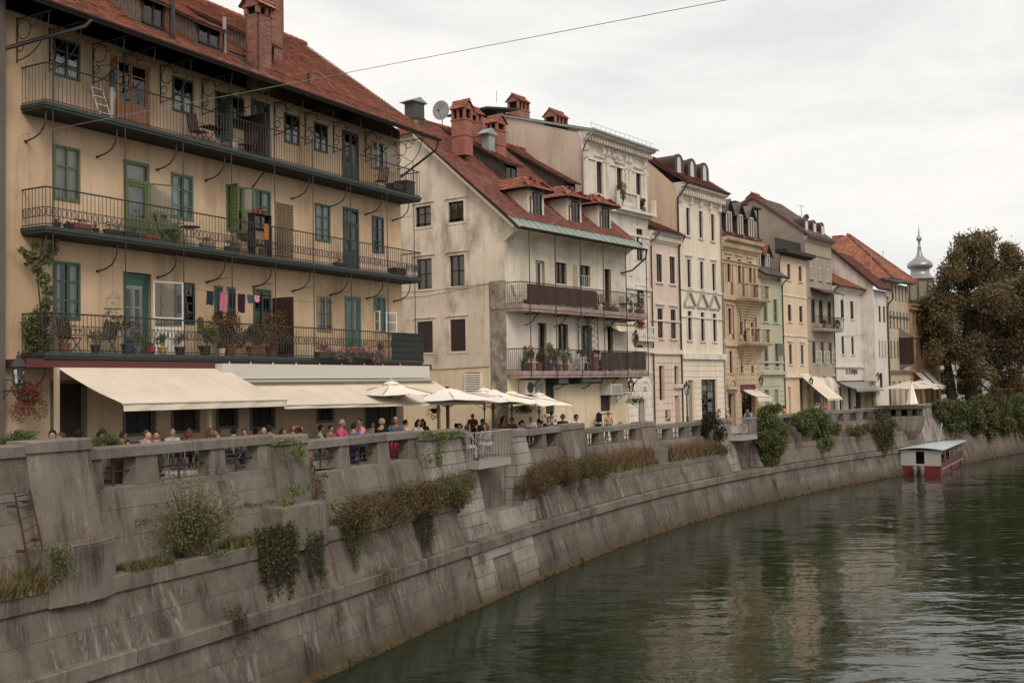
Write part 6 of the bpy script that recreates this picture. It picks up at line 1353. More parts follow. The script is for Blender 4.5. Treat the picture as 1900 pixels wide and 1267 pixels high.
ridge_caps('ridge_tiles',(u1_,-.88,E+.1),(rb2[0],q,Rr+.05),T_RED,rf); ridge_caps('ridge_tiles',(u0_,-.88,E+.1),(ra[0],q,Rr+.05),T_RED,rf)
MB().box(u0_-.05,2.2,-.95,-.7,E-.35,E-.02).box(u0_-.05,u1_,-.95,-.1,E-.2,E-.03).build('eave_boards',GRF,b12.r)
shaft(b12.r,1555,1574,434,452,9.5,BRC,T_DM,along='x',bld=b12,hood=False,d=1.2); shaft(b12.r,1538,1552,438,458,3.0,BRC,T_DM,along='x',bld=b12,hood=False,d=1.0) if False else None
for px,pyt in ((1639,466),(1617,465)):
    ax,az=b12.pix(px,500,1.0); zt_=b12.pix(px,pyt,1.0)[1]; T=thing('roof_aerial','bent television aerial on the '+('right slope' if px>1620 else 'left end')+' of the big orange roof','aerial',(*b12.f.w(ax,1.0)[:2],0),b12.f.ang)
    MB().tube([(0,0,18.2),(0,0,zt_)],.03,4).build('mast',LEAD,T); MB().tube([(-.2,0,zt_),(1.5,.2,zt_-.1)],.022,4).build('crossbar',LEAD,T)
# ---- gold ochre house next to the tree
w13=[([(1691,575,1695,610),(1699,578,1703,612),(1707,581,1711,614),(1714,584,1718,616)],dict(fm=WGR,curtain=.3,rows=(),cols=1,trim=P13)),
     ([(1698,634,1702,664),(1706,636,1710,666),(1714,638,1718,667)],dict(fm=WD,curtain=.3,rows=(),cols=1,trim=P13))]
b13=house('gold_ochre_house','gold ochre house partly hidden by the big tree, with white shop awnings',1686,1742,15.0,P13,w13)
g13=[(1.2+2.1*i,2.3+2.1*i,GZ,7.4) for i in range(5)]; finish(b13,g13)
for x in g13: door(b13.r,x,WD,cols=1,low=.3,y=.3)
cornice(b13,15.35,h=.7,out=.6); string(b13,12.0,h=.2,out=.15); string(b13,8.4,h=.3,out=.3)
MB().box(-.1,b13.W+.1,0,10,15.2,15.5).build('flat_roof',GRF,b13.r)
balcony(b13.r,6.5,9.8,9.0,.9,P13,IRON,slab=.2)
MB().add([(b13.W,0,GZ),(b13.W,12,GZ),(b13.W,12,15),(b13.W,0,15)],[(0,1,2,3)]).build('side_wall',P13,b13.r)
# back screen: rear storeys of the terrace so no sky shows between houses
# ---- onion-domed tower
tx,ty=0,0; rr_=ray(1709,560); Yt=128.0; tx=rr_[0]/rr_[1]*Yt; T=thing('onion_tower','octagonal tower with a silver onion dome and needle spire beside the big tree','tower',(tx,Yt,0),R(12))
S_=Yt/2000.0; hz=lambda py: EZ+ (ray(1709,py)[2]/ray(1709,py)[1])*Yt
zc=hz(519); k=MB(); P_T=plaster('tower_plaster','a89c85','8f836d','6a6051'); 
k.lathe([(1.45,GZ),(1.45,zc-.3),(1.55,zc-.15),(1.7,zc)],n=8); k.build('shaft',P_T,T)
k=MB()
for i in range(8): a=math.pi/4*(i+.0); k.box(1.42*math.cos(a)-.09,1.42*math.cos(a)+.09,1.42*math.sin(a)-.09,1.42*math.sin(a)+.09,GZ,zc-.2)
k.build('corner_pilasters',flat('tower_trim',rgb('5c5145'),.8),T)
pr=[(3.35,519),(3.3,517),(2.6,513),(2.15,507),(2.1,503),(2.25,501),(2.2,499.5),(2.6,498),(2.95,495),(2.95,492),(2.7,488),(2.25,484.5),(1.75,483),(1.7,482),(1.1,478.5),(.7,473),(.5,466),(.42,460),(.45,459.5),(.33,457),(.28,449),(.35,447.5),(.62,445),(.66,443),(.5,440),(.28,438),(.17,432),(.1,425),(.03,416)]
SIL=mat('silver_sheet_metal',rgb('9a9c9e'),.38,rgb('84868a'),1.2,.6,metal=.55); k=MB(); k.lathe([(r*.5,hz(y)) for r,y in pr],n=16); k.build('onion_dome',SIL,T,smooth=True)
# ================================================================ people
SKIN=[flat('skin_light',rgb('a97c63'),.6),flat('skin_tan',rgb('8b604a'),.6)]; EYE=flat('eye_dark',(.02,.015,.012),.3); LIP=flat('lip',rgb('8a4a42'),.5)
def skinmesh(pts,edges,rad,sub=1):
    me=bpy.data.meshes.new('s'); me.from_pydata(pts,edges,[]); o=bpy.data.objects.new('s',me); COL.objects.link(o)
    md=o.modifiers.new('k','SKIN'); md.use_smooth_shade=True
    if not me.skin_vertices: 
        bpy.context.view_layer.objects.active=o
    for i,v in enumerate(me.skin_vertices[0].data): v.radius=rad[i]; v.use_root=(i==0)
    if sub: s=o.modifiers.new('u','SUBSURF'); s.levels=sub
    dg=bpy.context.evaluated_depsgraph_get(); r=bpy.data.meshes.new_from_object(o.evaluated_get(dg)); bpy.data.objects.remove(o)
    V=[tuple(v.co) for v in r.vertices]; Fc=[tuple(p.vertices) for p in r.polygons]; bpy.data.meshes.remove(r); return V,Fc
def pose(kind,arm):
    """facing -y. returns joints"""
    j={}
    if kind=='sit': hip=(0,0,.5); sh=(0,-.06,.97); neck=(0,-.08,1.07); head=(0,-.11,1.2); kn=-.44; kz=.5; legs=[((s*.1,0,.5),(s*.12,-.42,.52),(s*.12,-.42,.07),(s*.12,-.56,.04)) for s in (-1,1)]
    elif kind=='lean': hip=(0,0,.5); sh=(0,-.24,.92); neck=(0,-.30,1.0); head=(0,-.38,1.1); legs=[((s*.1,0,.5),(s*.12,-.42,.52),(s*.12,-.42,.07),(s*.12,-.56,.04)) for s in (-1,1)]
    elif kind=='stand': hip=(0,0,.92); sh=(0,.01,1.4); neck=(0,0,1.5); head=(0,-.02,1.62); legs=[((s*.09,0,.9),(s*.1,-.01,.5),(s*.1,.02,.08),(s*.11,-.13,.04)) for s in (-1,1)]
    elif kind=='walk': hip=(0,0,.92); sh=(0,-.01,1.4); neck=(0,-.02,1.5); head=(0,-.05,1.62); legs=[((.09,0,.9),(.1,-.18,.52),(.1,-.24,.08),(.1,-.38,.06)),((-.09,0,.9),(-.1,.04,.5),(-.1,.28,.16),(-.1,.2,.04))]
    elif kind=='rail': hip=(0,.12,.9); sh=(0,-.2,1.28); neck=(0,-.28,1.36); head=(0,-.36,1.45); legs=[((s*.09,.12,.9),(s*.1,.08,.5),(s*.1,.12,.08),(s*.11,-.03,.04)) for s in (-1,1)]
    sx,sy,sz=sh; A=[]
    for s in (-1,1):
        a=arm if arm!='up' or s==1 else 'table'
        S=(s*.19,sy,sz)
        if a=='down': E=(s*.25,sy+.03,sz-.28); H=(s*.24,sy-.08,sz-.53)
        elif a=='table': E=(s*.25,sy-.14,sz-.24); H=(s*.1,sy-.36,sz-.2)
        elif a=='face': E=(s*.22,sy-.2,sz-.2); H=(s*.07,sy-.17,sz+.08) if s==1 else (-.08,sy-.36,sz-.2)
        elif a=='up': E=(s*.36,sy+.0,sz+.2); H=(s*.12,sy+.1,sz+.3)
        elif a=='rail': E=(s*.24,sy-.12,sz-.25); H=(s*.06,sy-.36,sz-.22)
        elif a=='hips': E=(s*.36,sy+.05,sz-.26); H=(s*.2,sy,sz-.45)
        A.append((S,E,H))
    return hip,sh,neck,head,legs,A
PT={}
def template(kind,arm):
    if (kind,arm) in PT: return PT[(kind,arm)]
    hip,sh,neck,head,legs,A=pose(kind,arm)
    mid=tuple((a+b)/2 for a,b in zip(hip,sh))
    P=[hip,mid,sh,neck,(head[0],head[1],head[2]-.03)]; E=[(0,1),(1,2),(2,3),(3,4)]; Rd=[(.14,.1),(.13,.095),(.15,.09),(.052,.055),(.055,.06)]
    for S,El,H in A: n=len(P); P+=[S,El,H]; E+=[(2,n),(n,n+1),(n+1,n+2)]; Rd+=[(.055,.055),(.042,.042),(.028,.025)]
    for h,k_,f,t_ in legs: n=len(P); P+=[h,k_,f,t_]; E+=[(0,n),(n,n+1),(n+1,n+2),(n+2,n+3)]; Rd+=[(.085,.085),(.058,.058),(.036,.036),(.035,.028)]
    V,Fc=skinmesh(P,E,Rd); k=MB(); k.add(V,Fc)
    c=head
    k.ball(c,.1,12,9,sc=(.8,.96,1.2)); k.ball((c[0],c[1]-.045,c[2]-.055),.055,8,6,sc=(.9,.9,.9))
    k.add([(c[0]-.014,c[1]-.09,c[2]-.025),(c[0]+.014,c[1]-.09,c[2]-.025),(c[0],c[1]-.088,c[2]+.025),(c[0],c[1]-.122,c[2]-.02)],[(0,1,3),(0,3,2),(1,2,3)])
    for s in (-1,1): k.ball((c[0]+s*.08,c[1]+.005,c[2]),.024,6,5,sc=(.45,.8,1.2)); k.ball((c[0]+s*.032,c[1]-.085,c[2]+.018),.012,6,4,1)
    k.box(c[0]-.022,c[0]+.022,c[1]-.1,c[1]-.088,c[2]-.062,c[2]-.052,2)
    for S,El,H in A:   # hands: palm, four bent fingers and a thumb from the side
        d=(Vector(H)-Vector(El)).normalized(); s=d.cross(Vector((0,0,1)))
        s=s.normalized() if s.length>.1 else Vector((1,0,0)); u=s.cross(d); H=Vector(H); k.tube([H,H+d*.05,H+d*.085],[.024,.034,.03],6)
        for i,l in enumerate((.055,.066,.062,.05)): b0=H+d*.08+s*(-.028+.018*i); k.tube([b0,b0+d*l*.55,b0+d*l*.85-u*l*.35],[.009,.008,.006],4)
        k.tube([H+d*.03+s*.03,H+d*.05+s*.055,H+d*.085+s*.06],[.011,.009,.007],4)
    body=k.mesh('person_body',[SKIN[0],EYE,LIP],True)
    up=lambda a,b,f: tuple(x+(y-x)*f for x,y in zip(a,b))
    def shirt(fr):
        P=[up(hip,sh,-.08),mid,sh,up(sh,neck,.55)]; E=[(0,1),(1,2),(2,3)]; Rd=[(.168,.128),(.158,.122),(.195,.125),(.075,.075)]
        for S,El,H in A: n=len(P); P+=[S,up(S,El,.85)]+([El,up(El,H,.8)] if fr else []); E+=[(2,n),(n,n+1)]+([(n+1,n+2),(n+2,n+3)] if fr else []); Rd+=[(.085,.085),(.075,.075)]+([(.056,.056),(.042,.042)] if fr else [])
        V,Fc=skinmesh(P,E,Rd); return MB().add(V,Fc).mesh('shirt',[SKIN[0]],True)
    P=[hip]; E=[]; Rd=[(.155,.12)]
    for h,k_,f,t_ in legs: n=len(P); P+=[h,k_,up(k_,f,.93)]; E+=[(0,n),(n,n+1),(n+1,n+2)]; Rd+=[(.1,.1),(.074,.074),(.055,.055)]
    V,Fc=skinmesh(P,E,Rd); tr=MB().add(V,Fc).mesh('trousers',[SKIN[0]],True)
    sho=MB()
    for h,k_,f,t_ in legs: sho.tube([(f[0],f[1]+.06,.05),(f[0],(f[1]+t_[1])/2,.055),(t_[0],t_[1]-.02,.04)],[.045,.05,.035],7)
    PT[(kind,arm)]=(body,shirt(0),shirt(1),tr,sho.mesh('shoes',[IRON],True),head); return PT[(kind,arm)]
def hairmesh(style):
    key='hair_'+style
    if key in bpy.data.meshes: return bpy.data.meshes[key]
    k=MB()
    def cap(r,zc,h=7,n=12,cut=.52,sc=(.84,1.0,1.22),dy=.012):
        vs=[];
        for i in range(h+1):
            a=math.pi*cut*i/h
            for q in range(n):
                b=2*math.pi*q/n; fr=max(0,-math.sin(b)); aa=a*(1-.5*fr); j=1+.05*math.sin(q*5+i*3)
                vs.append((r*sc[0]*j*math.sin(aa)*math.cos(b),dy+r*sc[1]*j*math.sin(aa)*math.sin(b),zc+r*sc[2]*j*math.cos(aa)))
        k.add(vs,[(i*n+q,i*n+(q+1)%n,(i+1)*n+(q+1)%n,(i+1)*n+q) for i in range(h) for q in range(n)])
    if style=='short': cap(.112,.0,cut=.66)
    elif style=='thin': cap(.105,.0,cut=.48)
    elif style=='fluffy': cap(.13,.01,cut=.62,sc=(.95,1,1.1))
    elif style=='long':
        cap(.112,.0,cut=.62)
        for i in range(11):
            b=math.pi*(i/10)*1.1-.15; x=.092*math.cos(b); y=.1*math.sin(b)+.01; k.tube([(x,y,.03),(x*1.2,y*1.15,-.1),(x*1.15,y*1.1+.01,-.24-.03*math.sin(i*2))],[.035,.038,.012],5)
    elif style=='bun': cap(.11,0,cut=.56); k.ball((0,.1,.06),.05,8,6)
    elif style=='cap': cap(.113,.01,cut=.45); k.add([(-.07,-.08,.05),(.07,-.08,.05),(.05,-.17,.035),(-.05,-.17,.035)],[(0,1,2,3)])
    me=k.mesh(key,[SKIN[0]],True); me.name=key; return me
HM={}
def cm(h,r=.85):
    n='cloth_'+h
    return MATS.get(n) or mat(n,rgb(h),r,tuple(c*.75 for c in rgb(h)),9,.5,spec=.15)
def setm(o,m): o.material_slots[0].link='OBJECT'; o.material_slots[0].material=m
NP=0
def person(px,pyt,off,kind,arm,face,hair,hc,sc_,tc_,label,sleeve=0,sk=0,zf=None,loc=None,height=None,tall=1.0):
    body,s0,s1,tr,sho,head=template(kind,arm); H=head[2]+.125
    if loc is None:
        t,zt=wp(px,pyt,off); z=floor_z(t)+.03 if zf is None else zf; s=min(1.13,max(.86,(zt-z)/H)); loc=wall(t,off,z)
        loc=(loc[0],loc[1],z)
    else: s=height or 1.0
    T=thing('person',label,'person',loc,R(face),None,s)
    b=ob('body',body,T); setm(b,SKIN[sk])
    a=ob('shirt',s1 if sleeve else s0,T); setm(a,cm(sc_)); c=ob('trousers',tr,T); setm(c,cm(tc_)); ob('shoes',sho,T)
    if hair: h=ob('hair' if hair!='cap' else 'cap',hairmesh(hair),T,head); setm(h,cm(hc,.7))
    return T
FR,BK,LF,RT=0,180,-90,90
PP=[ # px, top py, off, pose, arm, facing, hair, haircol, shirt, trousers, label, sleeve, skin
(98,797,3.6,'sit','table',20,'short','1d1713','8c2426','2b2b30','diner in a red top seated behind the cream awning post at the left end',0,0),
(140,797,3.4,'sit','table',160,'short','1a1512','2a2a2e','2b2b30','dark-haired diner in black seen from behind, left of the small round hedge',0,1),
(181,800,3.3,'sit','face',60,'short','1a1512','b7b2a8','2b2b30','dark-haired man with a hand to his face beside the long-haired woman, left bay',0,1),
(196,795,4.6,'sit','table',-60,'long','3a241a','77706c','3a3a40','woman with long brown hair turned left, above the round hedge',1,0),
(267,799,4.4,'sit','table',150,'short','5b3c2a','9ba0a8','40404a','brown-haired diner behind the bald man in the first bay',0,0),
(270,806,3.2,'sit','table',150,None,'','a9aeb8','40404a','bald diner seen from behind close to the parapet in the first bay',0,0),
(291,801,3.6,'sit','table',15,'bun','2a1b14','57504e','303036','woman with dark tied-back hair facing the river in the first bay',1,0),
(348,796,4.8,'sit','table',170,'long','6a4128','5a4a44','303036','reddish-haired woman deep in the shade of the near awning',1,0),
(384,794,4.8,'sit','table',100,'long','6e4a30','6d5c50','303036','woman with light brown long hair turned right under the near awning',1,0),
(430,793,3.6,'sit','table',150,'short','17120f','8a857d','303036','black-haired diner at the end of the near awning, seen from behind',0,0),
(454,794,3.8,'sit','face',10,'short','3a2a20','6c6660','303036','man with a hand raised to his face, left of the second stone pier',0,0),
(487,793,3.8,'sit','table',40,'thin','8f8a83','8a8782','3a3a40','white-haired diner just left of the second stone pier',0,0),
(503,788,3.6,'sit','lean' if False else 'table',-120,'short','2a1d16','7f8894','3a3a40','dark-haired man in grey-blue above the second stone pier',0,1),
(520,795,4.6,'sit','table',80,'long','4a3226','7b5a50','3a3a40','small woman in the shade just right of the second stone pier',0,0),
(542,787,4.6,'sit','up',30,'long','6a4a36','8a6a5a','3a3a40','woman with an elbow raised beside her head under the far awning',0,0),
(590,788,4.6,'sit','table',100,'short','1d1512','a09a8c','3a3a40','man in a beige shirt in profile, left of the white-haired man in pink',0,1),
(629,778,2.8,'sit','table',80,'thin','8d8780','d0346a','34405a','grey-haired man in a bright pink shirt at the parapet',0,1),
(652,784,2.9,'sit','face',130,'short','2a1d16','2a62b0','30343c','man in a bright blue t-shirt with his back to the river',0,0),
(673,776,3.3,'sit','table',-60,'cap','20242c','d8808e','4a4a50','man in a pale pink t-shirt and dark cap, leaning on the table',0,1),
(706,777,3.4,'sit','table',160,'fluffy','9a7a58','1d1d20','2c2c30','sandy-haired woman in black seen from behind',0,0),
(734,773,3.4,'sit','table',5,'thin','a8a098','4d5a6e','3a3a40','older man in glasses and a plaid blue shirt beside the parasol pole',0,1),
(748,779,3.6,'sit','table',120,'bun','15110f','c9b7a4','3a3a40','black-haired woman with bare shoulders right of the plaid shirt',0,0),
(772,778,3.8,'sit','table',60,'long','33211a','bdb6ac','3a3a40','woman with long dark hair and a white top near the hanging basket',1,0),
(786,777,4.6,'sit','table',-20,'long','40291e','7a2b30','3a3a40','woman with long brown hair in a dark red top',1,0),
(814,786,4.4,'sit','table',180,'short','4a3022','55504a','3a3a40','head of a diner just left of the thick wooden parasol pole',0,0),
(846,785,4.2,'sit','table',180,'short','2a1b14','55504a','3a3a40','head of a diner just right of the thick wooden parasol pole',0,0),
(877,771,4.9,'stand','table',-10,'short','3a2b22','8a3a38','3a3a40','older man in a dark red neckline behind the lookout table',0,1),
(931,772,3.9,'sit','table',50,'long','3d2a20','8a4f44','3a3a40','brown-haired woman between the parasol poles behind the stone pier',0,0),
(951,775,4.4,'sit','table',-20,'fluffy','5a3a28','7a5a50','3a3a40','woman with wavy chestnut hair beside the slim parasol pole',0,0),
(963,782,3.0,'sit','face',60,'fluffy','4a2c22','e0dcd4','3a3a40','woman with a reddish phone to her face just past the stone pier',0,0),
(983,771,3.2,'sit','table',20,None,'','b7b0a2','5a5650','elderly bald man in a beige short-sleeved shirt',0,1),
(998,777,4.6,'sit','table',150,'short','1d1512','6a6460','3a3a40','dark head of a diner behind the parasol pole in the fourth bay',0,0),
(1002,785,2.9,'sit','lean' if False else 'table',100,'short','3d281e','5a4440','3a3a40','diner bent low over the table next to the man in black',0,0),
(1017,774,3.0,'sit','table',10,'short','5a4030','1c1c1e','2a2a2e','man in glasses and a black t-shirt facing the river',0,0),
(1023,763,4.8,'stand','table',170,'short','1d1613','dcdad4','34343a','waiter in a white shirt with crossed dark braces, standing with his back turned',0,1),
(1043,769,3.8,'sit','down',160,'fluffy','7a6450','2a3450','34343a','fair-haired person in navy blue seen from behind',0,0),
(1066,767,2.8,'sit','table',40,'short','17120f','c3d0d8','34343a','dark-haired man in a white t-shirt leaning on the coping',0,1),
(1110,768,4.4,'walk','down',150,'short','1d1410','a8bf2c','3a3a3a','man in a lime green t-shirt walking away with a black backpack',0,1),
(1129,771,3.2,'walk','down',200,'bun','7a5238','b58a74','38507a','woman in a pinkish top and blue denim shorts walking along the quay',0,1),
(1334,759,3.8,'stand','table',-90,'long','9a6248','c7c0b6','b8a890','red-haired woman in a white top beside the shop window with toys',0,0),
(1454,752,2.7,'stand','face',-60,'short','17120f','d19a2c','3a3a40','dark-haired man in a yellow shirt behind the round green shrubs',0,1),
(1514,747,3.2,'stand','up',10,'short','6a4a3a','6f9a98','3a4a50','person in a teal shirt with raised hands in front of the columned shop',0,0),
(1532,749,3.0,'stand','face',-70,'short','8a5a42','b86a5a','38507a','person in red and blue passing the columned shop',0,0),
(1587,772,3.0,'sit','down',170,'short','3a2a20','1f9aa8','34343a','person in turquoise seen through the parapet opening near the turret',0,0),
(120,803,4.9,'sit','table',-30,'fluffy','4a3426','6a7078','3a3a40','bushy-haired diner in the shade between the awning post and the hedge ball',0,0),
(222,800,4.6,'sit','face',100,'short','2a2018','8a5048','3a3a40','diner in faded red in profile, right of the long-haired woman in the first bay',0,1),
(318,800,4.9,'sit','table',40,'thin','8a7a6a','b0aca2','3a3a40','pale-shirted diner behind the first bay, right of the woman with tied hair',0,0),
(408,797,4.4,'sit','table',-50,'bun','33241c','5c7080','3a3a40','woman in slate blue with hair in a bun under the near awning',0,0),
(470,798,4.9,'sit','table',130,'short','20170f','c0b49c','3a3a40','dark-haired diner in cream behind the white-haired man',0,1),
(560,792,4.2,'sit','table',-100,'short','30241c','56606e','3a3a40','man in grey-blue facing the woman with the raised elbow',0,0),
(610,789,4.6,'sit','table',60,'bun','2a1d16','94604e','3a3a40','woman in rust red just left of the man in bright pink',0,0),
(690,781,4.6,'sit','table',20,'short','3a2a20','8c8a84','3a3a40','grey-shirted diner behind the sandy-haired woman',0,0),
(722,783,4.9,'sit','table',-60,'long','4a3424','c8c0b4','3a3a40','woman in cream behind the parasol pole of the leftmost parasol',0,0),
(893,777,4.9,'sit','table',30,'short','241a14','4a5060','3a3a40','man in navy in the back row behind the lookout diners',0,1),
(972,779,4.9,'sit','table',-80,'short','3a2a20','9a9488','3a3a40','diner in beige half hidden behind the elderly bald man',0,0),
]
for p in PP: person(*p)
# diners on the lookout platform
lt,_=wp(905,820,1.3)
for (dt,off,arm,fc,hair,hc,s_,label,sk) in ((-1.35,1.5,'up',140,'short','3a2820','8a8f98','man in a grey t-shirt stretching an arm behind his head, on the nearer lookout',1),
    (-.35,2.3,'table',10,'fluffy','17110e','2a2826','woman with dark curly hair and a black top at the lookout table',1),
    (.55,1.6,'table',-40,'long','5a3826','8fa0ae','woman with long chestnut hair in a pale vest, right side of the lookout table',0)):
    person(0,0,0,'sit',arm,fc,hair,hc,s_,'b8b4ac',label,sk=sk,loc=(*wall(lt+dt,off)[:2],4.75),height=1.0)
pz,_=wp(1360,790,1.4); person(0,0,0,'stand','table',70,'fluffy','c09a70','8fa6b4','1c2030','blond woman in pale blue with a tan shoulder bag on the farther lookout',sk=0,loc=(*wall(pz,1.75)[:2],4.15),height=.97)
pz2,_=wp(1393,790,1.3); person(0,0,0,'rail','rail',-35,None,'','6fa0c8','4a5668','bald bearded man in light blue leaning on the railing of the farther lookout',sk=1,loc=(*wall(pz2,1.35)[:2],4.15),height=1.0)
# bags and small things
def bag(name,label,loc,m,sc=1,cat='bag'):
    T=thing(name,label,cat,loc,R(random.uniform(0,90)),None,sc); k=MB(); k.prismx([(-.08,0),(.1,0),(.09,.36),(.03,.42),(-.05,.4)],-.15,.15); k.build('bag_body',m,T)
    MB().tube([(-.1,.1,.36),(-.12,.16,.2),(-.1,.1,.05)],.012,4).tube([(.1,.1,.36),(.12,.16,.2),(.1,.1,.05)],.012,4).build('strap',IRON,T); MB().box(-.11,.11,-.14,-.07,.05,.22).build('front_pocket',m,T); return T
t,z=wp(735,835,2.6); bag('backpack','bright magenta bag on the floor, seen through the parapet opening',(*wall(t,2.6)[:2],floor_z(t)+.03),cm('c21a4a'),1.25)
t,_=wp(1110,780,4.2); l=wall(t,4.15); bag('backpack','black round backpack worn by the man in lime green',(l[0],l[1],floor_z(t)+1.02),cm('1c1c1c'),1.0)
l=wall(pz-.25,1.55); bag('shoulder_bag','tan shoulder bag carried by the blond woman on the lookout',(l[0],l[1],5.0),cm('b08f72'),1.0)
# ================================================================ terrace furniture
CHW=flat('chair_wood',rgb('3d322a'),.7); CHM=flat('chair_metal',rgb('6d6a66'),.5)
def make_chair(label):
    T=thing('folding_chair',label,'chair'); 
    for i in range(5): MB().box(-.2,.2,-.2+i*.08,-.135+i*.08,.44,.46).build('seat_slat',CHW,T)
    for i in range(3): MB().box(-.2,.2,.2+.02*i,.22+.02*i,.62+i*.09,.68+i*.09).build('back_slat',CHW,T)
    for s in (-.2,.2): MB().tube([(s,-.22,0),(s,.16,.5),(s,.25,.88)],.013,5).build('leg',CHM,T); MB().tube([(s*.9,.24,0),(s*.9,-.2,.45)],.013,5).build('leg',CHM,T)
    return T
def make_table(label):
    T=thing('bistro_table',label,'table'); MB().box(-.36,.36,-.36,.36,.71,.74).build('table_top',CHW,T)
    for a,b in ((-1,1),(1,-1)):
        MB().tube([(-.3,a*.3,0),(.3,a*.3,.71)],.014,5).build('leg',CHM,T); MB().tube([(.3,a*.3,0),(-.3,a*.3,.71)],.014,5).build('leg',CHM,T)
    MB().lathe([(.035,.74),(.04,.86),(.035,.87)],(.1,.05),8).build('glass',GLASS,T) if False else None
    return T
ch0=None; GRPC='folding chairs on the restaurant terrace'; GRPT='bistro tables on the restaurant terrace'
CHL='slatted folding chair on the restaurant terrace behind the parapet'
first=[None,None]
def chair(l,rz):
    global first
    if first[0] is None: first[0]=make_chair(CHL); first[0]['group']=GRPC; first[0].location=l; first[0].rotation_euler=(0,0,rz); return
    dup(first[0],l,rz)
def table(l,rz,label=None):
    if first[1] is None: first[1]=make_table('folding bistro table on the restaurant terrace behind the parapet'); first[1]['group']=GRPT; first[1].location=l; first[1].rotation_euler=(0,0,rz); return
    dup(first[1],l,rz)
for p in PP:
    if p[3]=='sit' and p[0]<1100:
        t,_=wp(p[0],p[1],p[2]); l=wall(t,p[2]); z=floor_z(t)+.02; chair((l[0]+.0,l[1],z),R(p[5]))
for t,off in ((23.2,3.9),(25.5,3.4),(26.8,4.4),(28.7,4.2),(30.6,4.2),(33.3,3.3),(35.0,3.5),(36.4,4.2),(38.0,4.6),(40.6,4.8),(44.6,3.6),(46.2,3.4),(47.6,4.3),(24.3,3.0),(31.9,2.9)):
    l=wall(t,off); table((l[0],l[1],floor_z(t)+.02),wang(t)-math.pi/2+.3)
for t,off,f in ((24.8,2.9,200),(26.3,2.9,20),(27.4,3.0,160),(28.2,2.9,40),(32.2,3.6,0),(34.4,2.8,180),(35.6,2.9,30),(36.2,3.1,190),(45.4,3.0,180),(46.9,2.9,20)):
    l=wall(t,off); chair((l[0],l[1],floor_z(t)+.02),R(f))
l=wall(lt-.35,1.55); table((l[0],l[1],4.75),.6); 
for dt,off,f in ((-1.35,1.5,140),(-.35,2.3,10),(.55,1.6,-40)): l=wall(lt+dt,off); chair((l[0],l[1],4.75),R(f))
# hedges in pots and the planter
# ---------------- parasols
CANV=mat('parasol_canvas',rgb('f2ead8'),.85,rgb('e6dcc8'),.8,.4,spec=.15); CANW=mat('parasol_white',rgb('f4efe4'),.85,rgb('eae4d6'),.8,.4,spec=.15); PWOOD=mat('parasol_wood',rgb('6e4a2c'),.6,rgb('4f331e'),6,.7)
def parasol(px,off,pya,pyr,rad,n,m,label,rot=0,vent=True,pole=.028,ribs=True,pb=None,t=None):
    if t is None: t,_=wp(px,pya,off)
    l=wall(t,off); Y=l[1]; r_=ray(px,pyr); za=EZ+Y/ray(px,pya)[1]*ray(px,pya)[2]; zr=EZ+Y/r_[1]*r_[2]; z0=floor_z(t)+.02; T=thing('parasol',label,'parasol',(l[0],l[1],z0),R(rot)); a=za-z0; b=zr-z0+(.0 if n==8 else 0)
    k=MB(); m_=6; vs=[]
    for j in range(m_+1):
        f=j/m_; r=.16+(rad-.16)*f; z=a-.08-(a-.08-b)*f-.05*math.sin(math.pi*f)
        for i in range(n*4):
            th=2*math.pi*i/(n*4); seg=math.pi/n; rr_=r*math.cos(seg)/math.cos(((th+seg)%(2*seg))-seg) if n==4 else r*(1-.0*f)
            sag=-.05*f*math.sin(math.pi*((th/(2*math.pi)*n)%1)); vs.append((rr_*math.cos(th),rr_*math.sin(th),z+sag))
    N4=n*4; k.add(vs,[(j*N4+i,j*N4+(i+1)%N4,(j+1)*N4+(i+1)%N4,(j+1)*N4+i) for j in range(m_) for i in range(N4)]); k.build('canopy',m,T,smooth=False)
    if vent: k=MB(); k.lathe([(.02,a),(.2,a-.05),(.34,a-.14),(.36,a-.13)],(0,0),n*2); k.build('vent_cap',m,T)
    k=MB(); k.tube([(0,0,0),(0,0,a+.02)],pole,8); k.build('pole',PWOOD,T); MB().ball((0,0,a+.05),.035,8,6).build('finial',WHITE,T)
    if ribs:
        hub=b-.35; MB().lathe([(.05,hub-.08),(.06,hub+.08)],(0,0),8).build('hub',PWOOD,T)
        for i in range(n):
            th=2*math.pi*i/n+(math.pi/n if n==4 else 0); R_=rad if n==8 else rad*1.0
            MB().tube([(0,0,a-.1),(R_*.97*math.cos(th),R_*.97*math.sin(th),b+.0)],.012,4).tube([(0,0,hub),(R_*.5*math.cos(th),R_*.5*math.sin(th),(a+b)/2-.1)],.012,4).build('rib',PWOOD,T)
    MB().lathe([(.28,0),(.28,.06),(.06,.1),(.05,.25)],(0,0),10).build('base',IRON,T)
    return T
parasol(726,4.2,706,731,1.6,4,CANV,'square cream parasol with a ruffled vent, leftmost on the terrace',rot=40)
parasol(830,3.9,717,740,2.45,8,CANW,'wide white parasol on a thick wooden pole with its ribs showing',rot=10,vent=False,pole=.07)
parasol(898,5.4,719,745,2.2,4,CANV,'cream parasol at the back with a white pole tip, behind the wide ribbed ones',rot=35)
parasol(914.7,3.8,722,744,2.2,8,CANV,'cream parasol with dark wooden ribs above the lookout diners',rot=20,pole=.05)
parasol(949,4.6,725,747,2.3,4,CANV,'cream parasol between the ribbed one and the rightmost one of the terrace',rot=50)
parasol(999.6,4.6,728,751,1.75,4,CANV,'square cream parasol with ruffled vent, nearest to the shuttered window of the stained house',rot=38)
FP=flat('far_parasol_beige',rgb('cdbfae'),.85)
